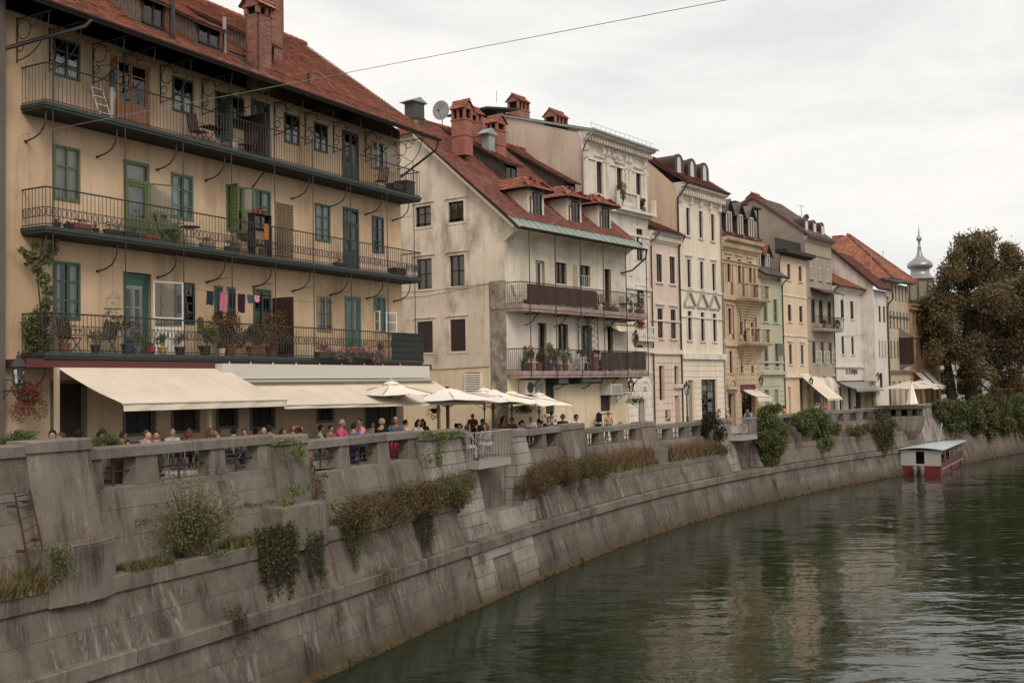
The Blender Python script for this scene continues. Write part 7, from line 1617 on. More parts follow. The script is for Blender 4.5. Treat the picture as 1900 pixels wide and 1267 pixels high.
parasol(1687,5.0,705,720,3.1,4,FP,'broad beige parasol above the turret end of the quay',rot=40,vent=False,pole=.04); parasol(1708,7.5,704,716,2.5,4,FP,'second beige parasol half hidden behind the broad one',rot=40,vent=False)
l=wall(wp(1692,735,3.2)[0],3.2); T=thing('folded_parasol','folded white parasol standing like a cone beside the turret','parasol',(l[0],l[1],4.15)); 
k=MB(); k.v=[]; n=14
for z,r in ((0.5,.52),(.55,.55),(1.4,.36),(2.2,.2),(2.9,.06)): k.v+=[(r*(1+.18*(i%2))*math.cos(2*math.pi*i/n),r*(1+.18*(i%2))*math.sin(2*math.pi*i/n),z) for i in range(n)]
for j in range(4):
    for i in range(n): k.f.append((j*n+i,j*n+(i+1)%n,(j+1)*n+(i+1)%n,(j+1)*n+i)); k.m.append(0)
k.build('canopy',CANW,T); MB().tube([(0,0,0),(0,0,3.05)],.035,6).build('pole',PWOOD,T)
# far cafe furniture seen as dark rows
for i,(px,off) in enumerate(((1655,4.5),(1668,5.2),(1681,4.4),(1706,5.0),(1722,4.5))):
    l=wall(wp(px,735,off)[0],off); T=thing('cafe_table',('dark','dark','dark','dark','dark')[i]+' wicker table group '+('nearest the white house','second from the white house','behind the folded parasol','right of the folded parasol','farthest along, under the gold house awnings')[i],'table',(l[0],l[1],4.2),.3*i)
    MB().box(-.6,.6,-.4,.4,.68,.74).build('table_top',SOFF,T)
    for s in (-1,1): MB().box(s*.85-.25,s*.85+.25,-.3,.3,.0,.45).box(s*1.08-.05,s*1.08+.05,-.3,.3,.45,.9).build('chair_block',SOFF,T)
    MB().lathe([(.05,0),(.05,.7)],(0,0),6).build('leg',SOFF,T)
# ================================================================ awnings and shops of the far row
def shopawn(b,u0,u1,zt,zb,out,label,m,val=.15,stripe=None):
    return awning(label,u0,u1,zt,.02,zb,zb,out,root=b.f,m=m,val=val,ground=4.1)
shopawn(b6,s6[0],s6[1]+.2,6.9,6.3,1.3,'small peach awning with scalloped lettered valance over the ochre house shop',CAN,val=.35)
sgb=b6.rect(1372.4,713.6,1399.3,727.5); T=MB().box(0,sgb[1]-sgb[0],-.12,-.02,0,sgb[3]-sgb[2]).build('sign_board',flat('dark_red_sign',rgb('5a1f24'),.6),None,(*b6.f.w(sgb[0],0)[:2],sgb[2]),b6.f.ang); tag(T,'dark red shop sign board above the ochre house awning','sign')
k=MB(); rg=random.Random(8); w_=sgb[1]-sgb[0]; h_=sgb[3]-sgb[2]
for i in range(7):
    x=w_*.2+i*w_*.09; k.box(x,x+.03,-.135,-.121,h_*.35,h_*.65); k.box(x,x+.12,-.135,-.121,h_*(.35 if i%2 else .6),h_*(.4 if i%2 else .65))
k.build('sign_letters',flat('sign_pink',rgb('a8797a'),.7),T)
shopawn(b8,s8[0]-.1,b8.W+1.2,8.0,5.9,2.4,'steep cream awning over the grille of the peach house shop',CAN,val=.12)
shopawn(b10,.6,8.2,7.3,6.6,1.7,'wide grey awning under the dark shop letters',flat('grey_awning',rgb('8d8a84'),.8),val=.25)
for i,u in enumerate((.9,4.0)): shopawn(b13,u,u+2.2,8.3,6.4,2.0,('nearer','farther')[i]+' white sloping awning on the gold ochre house',CANW)
for i,u in enumerate((1.9,3.8)):    # two balloon awnings
    T=thing('balloon_awning',('left','right')[i]+' of the two pale shell-shaped awnings on the grey-beige house','awning',(*b9.f.w(u+.0,-.02)[:2],6.5),b9.f.ang); k=MB(); n,m_=8,6
    for j in range(m_+1):
        ph=math.pi/2*j/m_
        for q in range(n+1): th=math.pi*q/n; k.v.append((.95*math.cos(th)*math.cos(ph*.0+0)*(math.sin(ph)*.0+1)*math.cos(ph)**.4 if j<m_ else 0,-1.0*math.sin(th)*math.cos(ph)**.6 if j<m_ else 0,1.25*math.sin(ph)))
    for j in range(m_):
        for q in range(n): a=j*(n+1)+q; k.f.append((a,a+1,a+n+2,a+n+1)); k.m.append(q%2)
    k.build('canopy',[flat('awn_grey',rgb('b5ada2'),.7),flat('awn_white',rgb('cfc9be'),.7)],T)
    k=MB(); n=8
    for q in range(n): a=math.pi*q/n; b_=math.pi*(q+1)/n; k.quad((.95*math.cos(a),-math.sin(a),-.22),(.95*math.cos(b_),-math.sin(b_),-.22),(.95*math.cos(b_),-math.sin(b_),.02),(.95*math.cos(a),-math.sin(a),.02))
    k.build('valance',flat('awn_yellow',rgb('b09a62'),.8),T)
for i,u in enumerate((-.15,1.75,3.65,5.6)):
    T=thing('stone_column',('leftmost','second','third','rightmost')[i]+' of four grey columns carrying the arcade under the grey-beige house','column',(*b9.f.w(u,-.25)[:2],4.15)); MB().lathe([(.28,0),(.28,.15),(.2,.2),(.18,2.3),(.2,2.4),(.27,2.5),(.27,2.65)],(0,0),12).build('shaft',P9,T); MB().box(-.3,.3,-.3,.3,2.65,2.8).build('capital',P9,T)
# ================================================================ lanterns
def lantern_parts(T,z,s=1.0,m=None):
    k=MB(); k.lathe([(.09*s,z),(.11*s,z+.03*s)],(0,0),6); 
    for i in range(6): a=math.pi/3*i; k.tube([(.1*s*math.cos(a),.1*s*math.sin(a),z+.03*s),(.19*s*math.cos(a),.19*s*math.sin(a),z+.48*s)],.012*s,4)
    k.build('frame',IRON,T); MB().lathe([(.09*s,z+.03*s),(.18*s,z+.48*s)],(0,0),6).build('glass',GLASS,T)
    MB().lathe([(.23*s,z+.48*s),(.22*s,z+.5*s),(.1*s,z+.68*s),(.06*s,z+.7*s),(.06*s,z+.76*s),(.02*s,z+.8*s),(.03*s,z+.84*s),(.0,z+.92*s)],(0,0),6).build('lamp_cap',IRON,T); MB().ball((0,0,z+.2*s),.05*s,8,6).build('bulb',WHITE,T)
def walllantern(bf,px,py,q,label,s=1.0):
    u,z=bf.pix(px,py,-q); w_=bf.w(u,-q,0); T=thing('wall_lantern',label,'lantern',(w_[0],w_[1],0),bf.ang); lantern_parts(T,z-.45*s,s)
    k=MB(); k.tube([(0,0,z-.45*s),(0,0,z-.6*s)],.02*s,5); k.tube([(0,0,z-.6*s),(0,q,z-.6*s)],.022*s,5); k.tube([(0,q-.02,z-1.1*s),(0,q-.02,z-.5*s)],.02*s,5); k.tube([(0,q*.35,z-.6*s),(0,q*.6,z-.75*s),(0,q-.02,z-1.05*s)],.014*s,4); k.build('wall_bracket',IRON,T); return T
walllantern(BF,34,682,.9,'green-black wall lantern at the left corner above the red geranium basket',1.0)
walllantern(BF2,1171,712,1.0,'black wall lantern on the right corner of the stained house',.95)
walllantern(b7.f,1412,705,.9,'black wall lantern on the left edge of the green house',.9)
walllantern(b8.f,1505,706,.9,'black wall lantern between the peach and grey-beige shops',.9)
walllantern(b11.f,1629,697,.8,'black wall lantern on the forward white gabled house',.9)
t,_=wp(1275,760,3.6); l=wall(t,3.6); T=thing('street_lamp','black cast-iron street lamp standing before the cream house','street lamp',(l[0],l[1],4.25)); zt=EZ+l[1]/ray(1275,704)[1]*ray(1275,704)[2]-4.25
MB().lathe([(.16,0),(.16,.2),(.1,.35),(.07,1.1),(.05,1.2),(.045,zt-1.0),(.07,zt-.95),(.05,zt-.9)],(0,0),10).build('post',IRON,T); lantern_parts(T,zt-.9,.98)
# ================================================================ wires
def wire(name,label,pts,r=.02): return tag(MB().tube(pts,r,4).build(name,flat('wire_grey',rgb('8c857f'),.6),None),label,'cable')
def P3(px,py,Y): r=ray(px,py); s=Y/r[1]; return (r[0]*s,Y,EZ+r[2]*s)
def sagline(a,b,sag,n=14): 
    a,b=Vector(a),Vector(b); return [a.lerp(b,i/n)-Vector((0,0,sag*4*(i/n)*(1-i/n))) for i in range(n+1)]
wire('overhead_cable','long thin cable crossing the sky from the ochre house up to the right',sagline(P3(56,240,28.6),P3(1420,-18,16.5),.0)[:0] or sagline(P3(35,252,29.6),P3(1420,-13.5,15),.0),.006)
wire('overhead_cable','sagging cable between the green house and the forward white house',sagline(P3(1440,622,88),P3(1625,618,104),.25),.02)
# ================================================================ boat
q_=ray(1747,882); s_=-EZ/q_[2]; Wb=2.95; Lb=15.0; bdir=Vector((.57,1,0)).normalized(); A=Vector((q_[0]*s_,q_[1]*s_,0))-Wb*Vector((bdir.y,-bdir.x,0))
ra=ray(1799,858); 
T=thing('tour_boat','red and white tour boat with a flat pale canopy moored at the far wall','boat',(A.x,A.y,0),R(2) ); 
# heading: the right side runs back towards the right
ang=math.atan2(-bdir.x,bdir.y); T.rotation_euler=(0,0,ang)
RED=flat('boat_red',rgb('6e1620'),.35); CRW=flat('boat_white',rgb('a8a69c'),.4); ROOFM=flat('boat_roof',rgb('bccaca'),.5,col2=rgb('aab6b4'),scale=1.5)
H=.72; k=MB(); k.hexa([(.1,0,-.3),(Wb-.1,0,-.3),(Wb-.15,Lb-2.2,-.3),(.15,Lb-2.2,-.3),(0,0,H),(Wb,0,H),(Wb,Lb-2,H),(0,Lb-2,H)]); k.hexa([(.15,Lb-2.2,-.3),(Wb-.15,Lb-2.2,-.3),(Wb*.62,Lb-.3,-.1),(Wb*.38,Lb-.3,-.1),(0,Lb-2,H),(Wb,Lb-2,H),(Wb*.66,Lb,H+.15),(Wb*.34,Lb,H+.15)]); k.build('hull',RED,T)
MB().box(Wb-.0,Wb+.02,.2,Lb-2.2,.42,.5).box(-.02,0,.2,Lb-2.2,.42,.5).build('rubbing_strip',CRW,T)
k=MB(); k.box(0,Wb*.38,0,.05,H,1.9); k.box(Wb*.59,Wb,0,.05,H,1.9); k.box(Wb*.38,Wb*.59,0,.05,H,.85); k.box(Wb*.38,Wb*.59,0,.05,1.82,1.9)
for i in range(5): x=Wb*.6+i*Wb*.09; k.box(x,x+.03,-.02,0,H,1.88)
k.build('stern_wall',CRW,T); MB().box(.1,Wb-.1,1.2,1.3,H,1.0).build('bench',WOOD_D,T)
for i,x in enumerate((Wb*.36,Wb*.54)): MB().lathe([(.05,-.2),(.16,.15),(.2,.45),(.19,.62),(.1,.7)],(x,-.3),10).box(x-.05,x+.05,-.3,0,.3,.42).build('outboard_motor',LEAD,T)
k=MB(); n=8
for i in range(n):
    x0,x1=-.25+(Wb+.5)*i/n,-.25+(Wb+.5)*(i+1)/n; z0,z1=[1.93+.16*math.sin(math.pi*j/n) for j in (i,i+1)]
    k.hexa([(x0,-.3,z0),(x1,-.3,z1),(x1,Lb-1.8,z1),(x0,Lb-1.8,z0),(x0,-.3,z0+.05),(x1,-.3,z1+.05),(x1,Lb-1.8,z1+.05),(x0,Lb-1.8,z0+.05)])
k.build('canopy_roof',ROOFM,T)
for i in range(6):
    for x in (.03,Wb-.08): y=.05+i*(Lb-2.3)/5; MB().box(x,x+.05,y,y+.05,H,1.95).build('canopy_post',CRW,T)
MB().box(Wb-.03,Wb,.1,Lb-2.1,H,1.02).build('side_panel',RED,T); MB().box(0,.03,.1,Lb-2.1,H,1.02).build('side_panel',RED,T)
k=MB()
for x in (.02,Wb-.04): k.box(x,x+.03,.1,Lb-2.1,1.16,1.21); k.box(x,x+.03,.1,Lb-2.1,.85,.9)
k.build('side_rail',RED,T)
for i in range(5): MB().box(.4,Wb-.4,2+i*1.4,2.4+i*1.4,H,H+.35).box(.4,Wb-.4,2.35+i*1.4,2.4+i*1.4,H+.35,H+.75).build('bench',WOOD_D,T)
k=MB(); k.tube([(Wb*.62,6.5,2.05),(Wb*.74,6.6,3.75)],.055,6); k.build('mast',CRW,T)
M=Matrix.Translation(T.location)@Matrix.Rotation(ang,4,'Z')
for y in (4.5,10.0): MB().lathe([(.02,.15),(.06,.2),(.065,.45),(.02,.5)],(Wb+.12,y),8).build('fender',IRON,T)
MB().tube([(-.05,.3,.75),(-1.0,-.6,1.2),(-1.9,-1.4,2.0)],.02,4).build('mooring_rope',flat('rope',rgb('8d8470'),.9),T)
k=MB()
for x in (.03,Wb-.06): [k.tube([(x,.1+i*(Lb-2.3)/5,1.9),(x,.1+(i+.5)*(Lb-2.3)/5,1.62),(x,.1+(i+1)*(Lb-2.3)/5,1.9)],.012,3) for i in range(5)]
k.build('rolled_blind_cord',CRW,T)
for x,y,c,l_ in ((Wb-.55,3.0,'dcd9d2','passenger in a white shirt seated by the rail near the stern of the boat'),(Wb-.55,5.9,'a0262a','passenger in red seated further forward in the boat')):
    p=M@Vector((x,y-.0,.72)); person(0,0,0,'sit','table',20,'short','17120f',c,'30303a',l_,loc=tuple(p),height=.95,sk=1)
# bicycle on the far lookout
def bicycle(label,loc,rz,m):
    T=thing('bicycle',label,'bicycle',loc,rz)
    for x in (-.5,.5):
        w=MB().tube([(x+.33*math.cos(a),0,.34+.33*math.sin(a)) for a in np.linspace(0,2*math.pi,21)],.018,5,cap=False).build('wheel',IRON,T)
        k=MB(); 
        for i in range(8): a=math.pi/4*i; k.tube([(x,0,.34),(x+.32*math.cos(a),0,.34+.32*math.sin(a))],.003,3)
        k.build('spokes',LEAD,w,kind='stuff')
    MB().tube([(-.5,0,.34),(-.15,0,.85),(.4,0,.82),(.5,0,.34)],.015,5).tube([(-.5,0,.34),(0,0,.3),(.38,0,.72)],.015,5).tube([(0,0,.3),(-.15,0,.9)],.015,5).build('frame',m,T)
    MB().box(-.27,-.03,-.06,.06,.9,.95).build('saddle',IRON,T); MB().tube([(.4,-.25,1.0),(.36,-.05,1.0),(.36,.05,1.0),(.4,.25,1.0)],.013,5).tube([(.4,0,.82),(.36,0,1.0)],.015,5).build('handlebar',IRON,T)
tb,_=wp(1384,800,1.1); l=wall(tb,1.2); bicycle('bicycle with a red-brown frame leaning inside the farther lookout railing',(l[0],l[1],4.15),wang(tb),flat('bike_red',rgb('6a2a2a'),.4))
tb,_=wp(1172,800,3.6); l=wall(tb,4.4); bicycle('black bicycle seen through the fifth bay of the parapet',(l[0],l[1],floor_z(tb)+.03),wang(tb)+1.2,IRON)
# ================================================================ vegetation
G=lambda *h:[rgb(x) for x in h]
LG=leafmat('leaf_green',G('4a5a2a','5c6c34','6c783a','465227','7a8040')); LGB=leafmat('leaf_bright',G('6d7d2c','7f8c36','596a28','8b9440')); LDK=leafmat('leaf_dark',G('2a331c','37401f','433f26','2f3a1f')); LRB=leafmat('leaf_red_brown',G('7a4c36','6a5230','865a3c','5c5a30','6e4230'))
LOL=leafmat('leaf_olive',G('5b5a2c','6c6a34','4a4c28','7a7440','55462a')); LDRY=leafmat('dry_grass',G('8d6a4c','a07c58','77573f','93805a')); LAUT=leafmat('leaf_autumn_olive',G('70593a','80663f','635836','8c6e48','544e32')); LRED=leafmat('leaf_red',G('7a2a26','8c3a2c','5f2a24')); LBK=leafmat('leaf_bank',G('4a5a28','5c6c30','70793a','3f4a26','848644'))
FRD=leafmat('petals_red',G('a81f2e','c02a3a','8e1a28')); FPK=leafmat('petals_pink',G('c76a8c','d88aa4','b0507a')); FYE=leafmat('petals_yellow',G('c8a83a','b5922e')); STEM=flat('stem_brown',rgb('4a3a2c'),.9); TWIG=flat('twig',rgb('5c4c3c'),.9)
def W3(t,o,z): return np.array(wall(t,o,z))
def shrub(name,label,cat,t,off,z,r,n,lm,size,k=14,sc=(1,1,1),stems=0,seed=1,group=None,rk=.4,twigs=True,zc=None):
    c=wall(t,off,z); T=thing(name,label,cat,c,0,group); p=blob(n,(0,0,zc if zc is not None else r*sc[2]*.8),r,k,rk,seed,sc); leaves('foliage',p,size,lm,T)
    mb=MB(); rg=np.random.default_rng(seed)
    for i in range(stems or 8):
        q=p[rg.integers(len(p))]; m=q*.5+rg.normal(size=3)*.05*r; m[2]=q[2]*.4; mb.tube([(0,0,-.05),tuple(m),tuple(q)],[.025,.015,.005],4)
    mb.build('stems',STEM,T,kind='stuff'); return T
# loose willow-like shrub on the near ledge
t,z=wp(345,1045,1.2); c=wall(t,1.1,3.6); T=thing('willow_shrub','large loose yellow-green shrub with many thin stems growing from the near ledge','shrub',c)
mb=MB(); rg=np.random.default_rng(11); pts=[]; ta=math.pi/2-wang(t); ux=np.array([math.sin(math.pi/2-wang(t)+0),0,0]); d0=np.array(wall(t+1,1,0))-np.array(wall(t,1,0)); d0/=np.linalg.norm(d0)
nout=np.array([d0[1],-d0[0],0])
for i in range(150):
    a=rg.uniform(-1.25,1.25); rad_=rg.uniform(.8,2.0); h=rad_*math.cos(a)+.1; sd=math.sin(a)*rad_*.95; o=rg.uniform(-.05,.55)
    tip=d0*sd+nout*o+np.array([0,0,h]); m1=tip*.35+np.array([0,0,h*.12]); m2=tip*.7+np.array([0,0,h*.1]); mb.tube([(0,0,-.05),tuple(m1),tuple(m2),tuple(tip)],[.013,.009,.006,.003],3)
    for j in range(rg.integers(16,34)):
        f=rg.uniform(.3,1.03); q=(m1*(1-(f-.35)/.65)+tip*((f-.35)/.65)) if f>.35 else m1*f/.35; pts.append(q+rg.normal(size=3)*(.05+.1*f)*np.array([1,1,1]))
mb.build('stems',TWIG,T,kind='stuff'); leaves('foliage',pts,.075,LOL,T,asp=.45,mats2=LGB,frac2=.5)
p=blob(600,(0,0,.15),1.0,10,.35,5,(1,.5,.3)); leaves('lower_foliage',p+d0*.3,.07,LOL,T)
def hanging(name,label,t0,t1,off,zt,lmin,lmax,ns,lm,size=.07,per=26,seed=2,cat='creeper',thick=.12,zt1=None,top=True,ztj=.08,wallf=lambda z:0,m2=None,f2=0):
    rg=np.random.default_rng(seed); P=[]; mb=MB(); c0=W3((t0+t1)/2,off,zt)
    ph=rg.uniform(0,6,3)
    for i in range(ns):
        f=rg.uniform(0,1); t=t0+(t1-t0)*f; z0=zt+((zt1 if zt1 is not None else zt)-zt)*f+ztj*rg.uniform(-1,1)+ztj*2*math.sin(f*31+ph[1])*math.sin(f*11+ph[2]); env=.55+.45*math.sin(f*math.pi)+.25*math.sin(f*9+ph[0]); L_=rg.uniform(lmin,lmax)*max(.25,env); o=off-rg.uniform(0,thick); dt=rg.normal()*.12
        n=max(3,int(per*L_)); zz=np.sort(rg.uniform(0,1,n))
        for q in zz: a=W3(t+dt*q,o-.05*math.sin(q*2),z0-L_*q); P.append(a-c0+rg.normal(size=3)*.035)
        mb.tube([tuple(W3(t+dt*q,o-.05*math.sin(q*2)+.02,z0-L_*q)-c0) for q in (0,.5,1)],.004,3)
        if top:
            for q in range(9): P.append(W3(t+rg.normal()*.08,o+rg.uniform(-.05,.3),z0+rg.uniform(-.05,.16))-c0)
    T=thing(name,label,cat,tuple(c0)); leaves('foliage',P,size,lm,T,up=.9,asp=.42,mats2=m2,frac2=f2); mb.build('stems',STEM,T,kind='stuff'); return T
ta,tb=wp(470,960,.9)[0],wp(540,960,.9)[0]; hanging('hanging_creeper','thick curtain of brownish-green creeper hanging over both ledges left of the second plinth',ta,tb,.82,3.78,1.0,2.4,105,LDK,.085,24,2,m2=LOL,f2=.4,thick=.25)
ta,tb=wp(560,1000,.8)[0],wp(592,1000,.8)[0]; hanging('hanging_creeper','narrow hanging creeper strip right of the thick curtain below the plinth block',ta,tb,.72,3.5,.8,1.8,34,LDK,.07,26,3,m2=LG,f2=.3)
ta,tb=wp(425,1150,.4)[0],wp(447,1150,.4)[0]; hanging('hanging_creeper','small creeper tuft hanging over the lower ledge on the left',ta,tb,.28,2.12,.3,.75,22,LDK,.06,26,4,m2=LOL,f2=.4)
ta,tb=wp(686,1050,.4)[0],wp(718,1050,.4)[0]; hanging('hanging_creeper','creeper tuft hanging over the lower ledge under the long red-brown hedge',ta,tb,.28,2.15,.3,.95,32,LG,.06,24,5)
ta,tb=wp(635,960,.8)[0],wp(656,960,.8)[0]; hanging('hanging_creeper','green tail of leaves hanging from the left end of the red-brown hedge',ta,tb,.7,3.55,.7,1.35,55,LG,.06,26,6,m2=LDK,f2=.4)
ta,tb=wp(768,960,.8)[0],wp(790,960,.8)[0]; hanging('hanging_creeper','long dark tail hanging from the red-brown hedge down past the lower ledge',ta,tb,.66,3.5,1.0,2.1,60,LDK,.06,26,7,m2=LG,f2=.3)
for i,(px,py,h) in enumerate(((628,1120,1.0),(868,1060,.6),(890,1025,.5),(886,1075,.35),(400,1080,.5))):
    t,z=wp(px,py,.35); hanging('wall_weed',('thin weed trail on the lower wall below the plinth','weed tuft at the left edge of the pale stone strip','weed tuft beside the inset panel of the pale stone strip','tiny weed tuft low on the pale stone strip','thin ivy threads on the middle wall left of the creeper curtain')[i],t-.12,t+.12,(.3 if i!=4 else .72),z,.2,h,9,LG,.055,22,20+i,cat='weed',thick=.06,top=False)
def hedge(label,px0,px1,py,off,offr,z0,h,n,lm,size,m2=None,f2=.3,seed=1,cat='hedge',zdrop=.0,name='hedge',lum=7):
    t0,t1=wp(px0,py,off)[0],wp(px1,py,off)[0]; rg=np.random.default_rng(seed); c0=W3((t0+t1)/2,off,z0); k=int(lum*(t1-t0))+2
    ct=rg.uniform(t0+.15,t1-.15,k); co=off+rg.uniform(-offr,offr*.6,k); cz=z0+h*rg.uniform(.2,.72,k); rr_=rg.uniform(.26,.46,k)*min(1.1,h)
    i=rg.integers(0,k,n); d=rg.normal(size=(n,3)); d/=np.linalg.norm(d,axis=1)[:,None]; d*=rg.uniform(.45,1,(n,1))
    P=np.array([W3(ct[j],co[j],cz[j]) for j in range(k)])[i]-c0+d*rr_[i][:,None]*np.array([1,1,1.0])
    T=thing(name,label,cat,tuple(c0)); leaves('foliage',P,size,lm,T,mats2=m2,frac2=f2); mb=MB()
    for j in range(k): a=W3(ct[j],off+.1,z0-.1)-c0; b=W3(ct[j],co[j],cz[j]+rr_[j]*.5)-c0; mb.tube([tuple(a),tuple((a+b)/2+.03),tuple(b)],[.018,.012,.004],3)
    mb.build('stems',STEM,T,kind='stuff'); return T
hedge('long red-brown trailing hedge on the ledge before the stone pier',622,862,930,.85,.45,3.2,1.35,24200,LRB,.068,LG,.3,31,lum=9)
hedge('green tip of the hedge against the pale stone pier',805,870,925,.85,.4,3.3,1.4,7040,LG,.055,LOL,.4,32)
hedge('low brownish hedge on the ledge right of the nearer lookout',968,1060,880,.85,.45,3.0,1.6,16500,LRB,.06,LOL,.35,33,lum=9)
hedge('rounder rust-brown hedge beside the dry grasses',1045,1118,865,.85,.45,3.05,1.5,12100,LRB,.06,LG,.3,34,lum=9)
def grass(label,px0,px1,py,off,z,h,n,lm,m2=None,f2=.3,seed=1,name='dry_grass',w=.02,offr=.22):
    t0,t1=wp(px0,py,off)[0],wp(px1,py,off)[0]; rg=np.random.default_rng(seed); c0=W3((t0+t1)/2,off,z); V=[];
    for i in range(n):
        t=rg.uniform(t0,t1); o=off+rg.uniform(-offr,offr); b=W3(t,o,z)-c0; hh=h*rg.uniform(.4,1.1); l=rg.normal(size=3)*.14*hh; l[2]=0; l2=rg.normal(size=3)*.16*hh; l2[2]=0
        s=rg.normal(size=3)*w; s[2]=0; m=b+l+np.array([0,0,hh*.6]); V+=[b-s,b+s,m+s*.7,m-s*.7,m-s*.7,m+s*.7,m+l+l2+np.array([0,0,hh*.4])]
    me=bpy.data.meshes.new(name); Fc=[]
    for i in range(n): a=i*7; Fc+=[(a,a+1,a+2,a+3),(a+4,a+5,a+6)]
    me.from_pydata([tuple(v) for v in V],[],Fc); me.materials.append(lm)
    if m2: me.materials.append(m2); me.polygons.foreach_set('material_index',np.repeat((rg.random(n)<f2).astype(np.int32),2))
    o=ob(name,me,None,tuple(c0),None,'stuff'); o['label']=label; o['category']='grass'; return o
LGR=leafmat('grass_green',G('6a7434','586428','7d8040','4a5424'))
grass('tall dry reddish grass on the ledge before the plinth block',1112,1206,850,1.15,3.25,1.15,2600,LDRY,LRB,.25,41,w=.012); grass('fresh green grass at the foot of the dry grass',1130,1215,860,1.0,3.25,.4,1500,LGR,LDRY,.3,42,w=.02)
grass('dry reddish grass between the plinth block and the far stone pier',1240,1325,828,1.15,3.25,1.0,2000,LDRY,LRB,.25,43,w=.012); grass('green grass below the far dry grass',1240,1345,838,1.0,3.25,.4,1500,LGR,LDRY,.35,44,w=.02)
grass('mixed green and brown grass along the near ledge at the left edge',-40,95,1085,1.0,3.6,.35,2600,LGR,LDRY,.5,45,w=.01); grass('thin tall dry stalks on the near ledge',-10,70,1070,1.2,3.6,.9,90,LDRY,LRB,.4,46,w=.006); grass('weeds on the ledge right of the first plinth',228,310,1050,1.05,3.6,.22,900,LGR,LOL,.5,47,w=.012)
grass('withered grass on top of the first plinth block',110,190,1003,1.0,4.36,.22,60,LDRY,LGR,.3,48,w=.006,offr=.15)
grass('sparse weeds along the ledge between the shrub and the creeper',420,530,985,1.05,3.62,.3,900,LGR,LOL,.4,49,w=.014)
t,_=wp(108,1050,.72); hanging('ivy','bright ivy patch climbing the side of the first plinth block',t-.12,t+.25,.74,4.3,.4,.75,26,LG,.06,34,8,thick=.05,m2=LGB,f2=.4)
t,_=wp(190,1030,1.0); grass('green weeds at the foot of the ladder',40,95,1080,1.15,3.62,.6,240,LG,LGR,.4,50,w=.01)
# ivy on the piers (bright yellow-green) : patches follow the faces
def patch(label,spots,off,lm,size,n,seed,m2=None,f2=.3,name='ivy',th=.05):
    rg=np.random.default_rng(seed); P=[]; c0=None; mb=MB(); pv_=None
    for (px,py,rx,ry,w) in spots:
        for i in range(int(n*w)):
            r_=math.sqrt(rg.random()); a=rg.uniform(0,6.283); t,z=wp(px+rx*r_*math.cos(a),py+ry*r_*math.sin(a),off); p=W3(t,off-th*rg.random(),z)
            if c0 is None: c0=p.copy()
            P.append(p-c0)
        t,z=wp(px,py,off); q=tuple(W3(t,off,z)-c0)
        if pv_: mb.tube([pv_,q],.006,3)
        pv_=q
    T=thing(name,label,'ivy',tuple(c0)); leaves('foliage',P,size,lm,T,mats2=m2,frac2=f2,up=.6,asp=.8); mb.build('stems',STEM,T,kind='stuff'); return T
patch('yellow-green ivy sprays on the second stone pier',[(515,822,12,3,1),(535,818,14,4,1),(553,828,8,10,1),(560,845,6,12,1),(548,838,14,6,.8),(525,845,12,3,.6)],1.5,LGB,.085,46,51,LG,.25)
patch('ivy climbing the foot of the second pier beside the plinth',[(540,905,16,6,1),(550,915,14,8,1),(530,930,14,8,1),(527,950,7,16,1.4),(526,968,6,10,1),(575,905,8,6,.5)],1.2,LGB,.085,50,52,LG,.4)
patch('red virginia creeper strands right of the second pier',[(577,860,4,12,1),(583,880,5,14,1),(588,900,6,14,1),(586,920,5,10,1),(602,882,8,6,.7),(596,912,5,5,.5)],1.4,LRED,.07,36,53,LOL,.3)
patch('bright ivy draped over the coping of the pale stone pier',[(790,803,12,5,1),(810,806,12,6,1.2),(830,808,14,9,1.6),(845,803,10,6,1),(815,822,6,8,.8),(812,840,4,12,.9),(812,855,4,8,.6),(793,845,8,14,.5)],1.38,LGB,.1,60,54,LG,.3,th=.18)
patch('ivy fringe along the joint of the upper wall in the first bay',[(470,935,20,2.5,1),(500,930,14,2.5,.7),(255,968,7,7,.5),(270,965,8,4,.4)],1.5,LG,.07,30,55,LOL,.4)
patch('yellow-green leaves at the right edge of the second plinth',[(618,935,5,10,1),(620,950,4,8,.8)],.95,LGB,.08,40,56)
# darker plants further on
t,_=wp(1322,815,1.2); T=shrub('agave_shrub','dark spiky shrub climbing the wall left of the far stone pier','shrub',t,1.25,3.6,.85,2600,LDK,.12,12,(1,.7,1.5),seed=61)
hedge('brown and green mass of plants below the dark spiky shrub',1300,1350,838,1.0,.3,3.1,.8,2500,LRB,.08,LG,.4,62)
def pxshrub(label,spots,off,lm,size,n,seed,m2=None,f2=.3,name='shrub',dep=1.0,base=None,twist=None):
    """bush built from round clumps standing at the wall face"""
    rg=np.random.default_rng(seed); P=[]; c0=None; mb=MB()
    for (px,py,rp,w) in spots:
        t,z=wp(px,py,off); c=W3(t,off,z); r=rp*c[1]/2000
        if c0 is None: c0=W3(*(wp(base[0],base[1],off+.3)[0],off+.4),wp(base[0],base[1],off)[1]) if base else c.copy()
        k=7; cc=rg.normal(size=(k,3)); cc/=np.linalg.norm(cc,axis=1)[:,None]; cc*=r*.6
        nn=int(n*2.2*w*rp*rp/600)
        i=rg.integers(0,k,nn); d=rg.normal(size=(nn,3)); d/=np.linalg.norm(d,axis=1)[:,None]; d*=rg.uniform(.4,1,(nn,1))*r*.6
        q=c+(cc[i]+d)*np.array([1,dep,1]); P.append(q-c0); mb.tube([(0,0,0),tuple((c-c0)*.5+np.array([0,0,.05])),tuple(c-c0)],[.04,.025,.008],4)
    P=np.concatenate(P); T=thing(name,label,'shrub',tuple(c0)); leaves('foliage',P,size,lm,T,mats2=m2,frac2=f2); mb.build('stems',STEM,T,kind='stuff'); return T
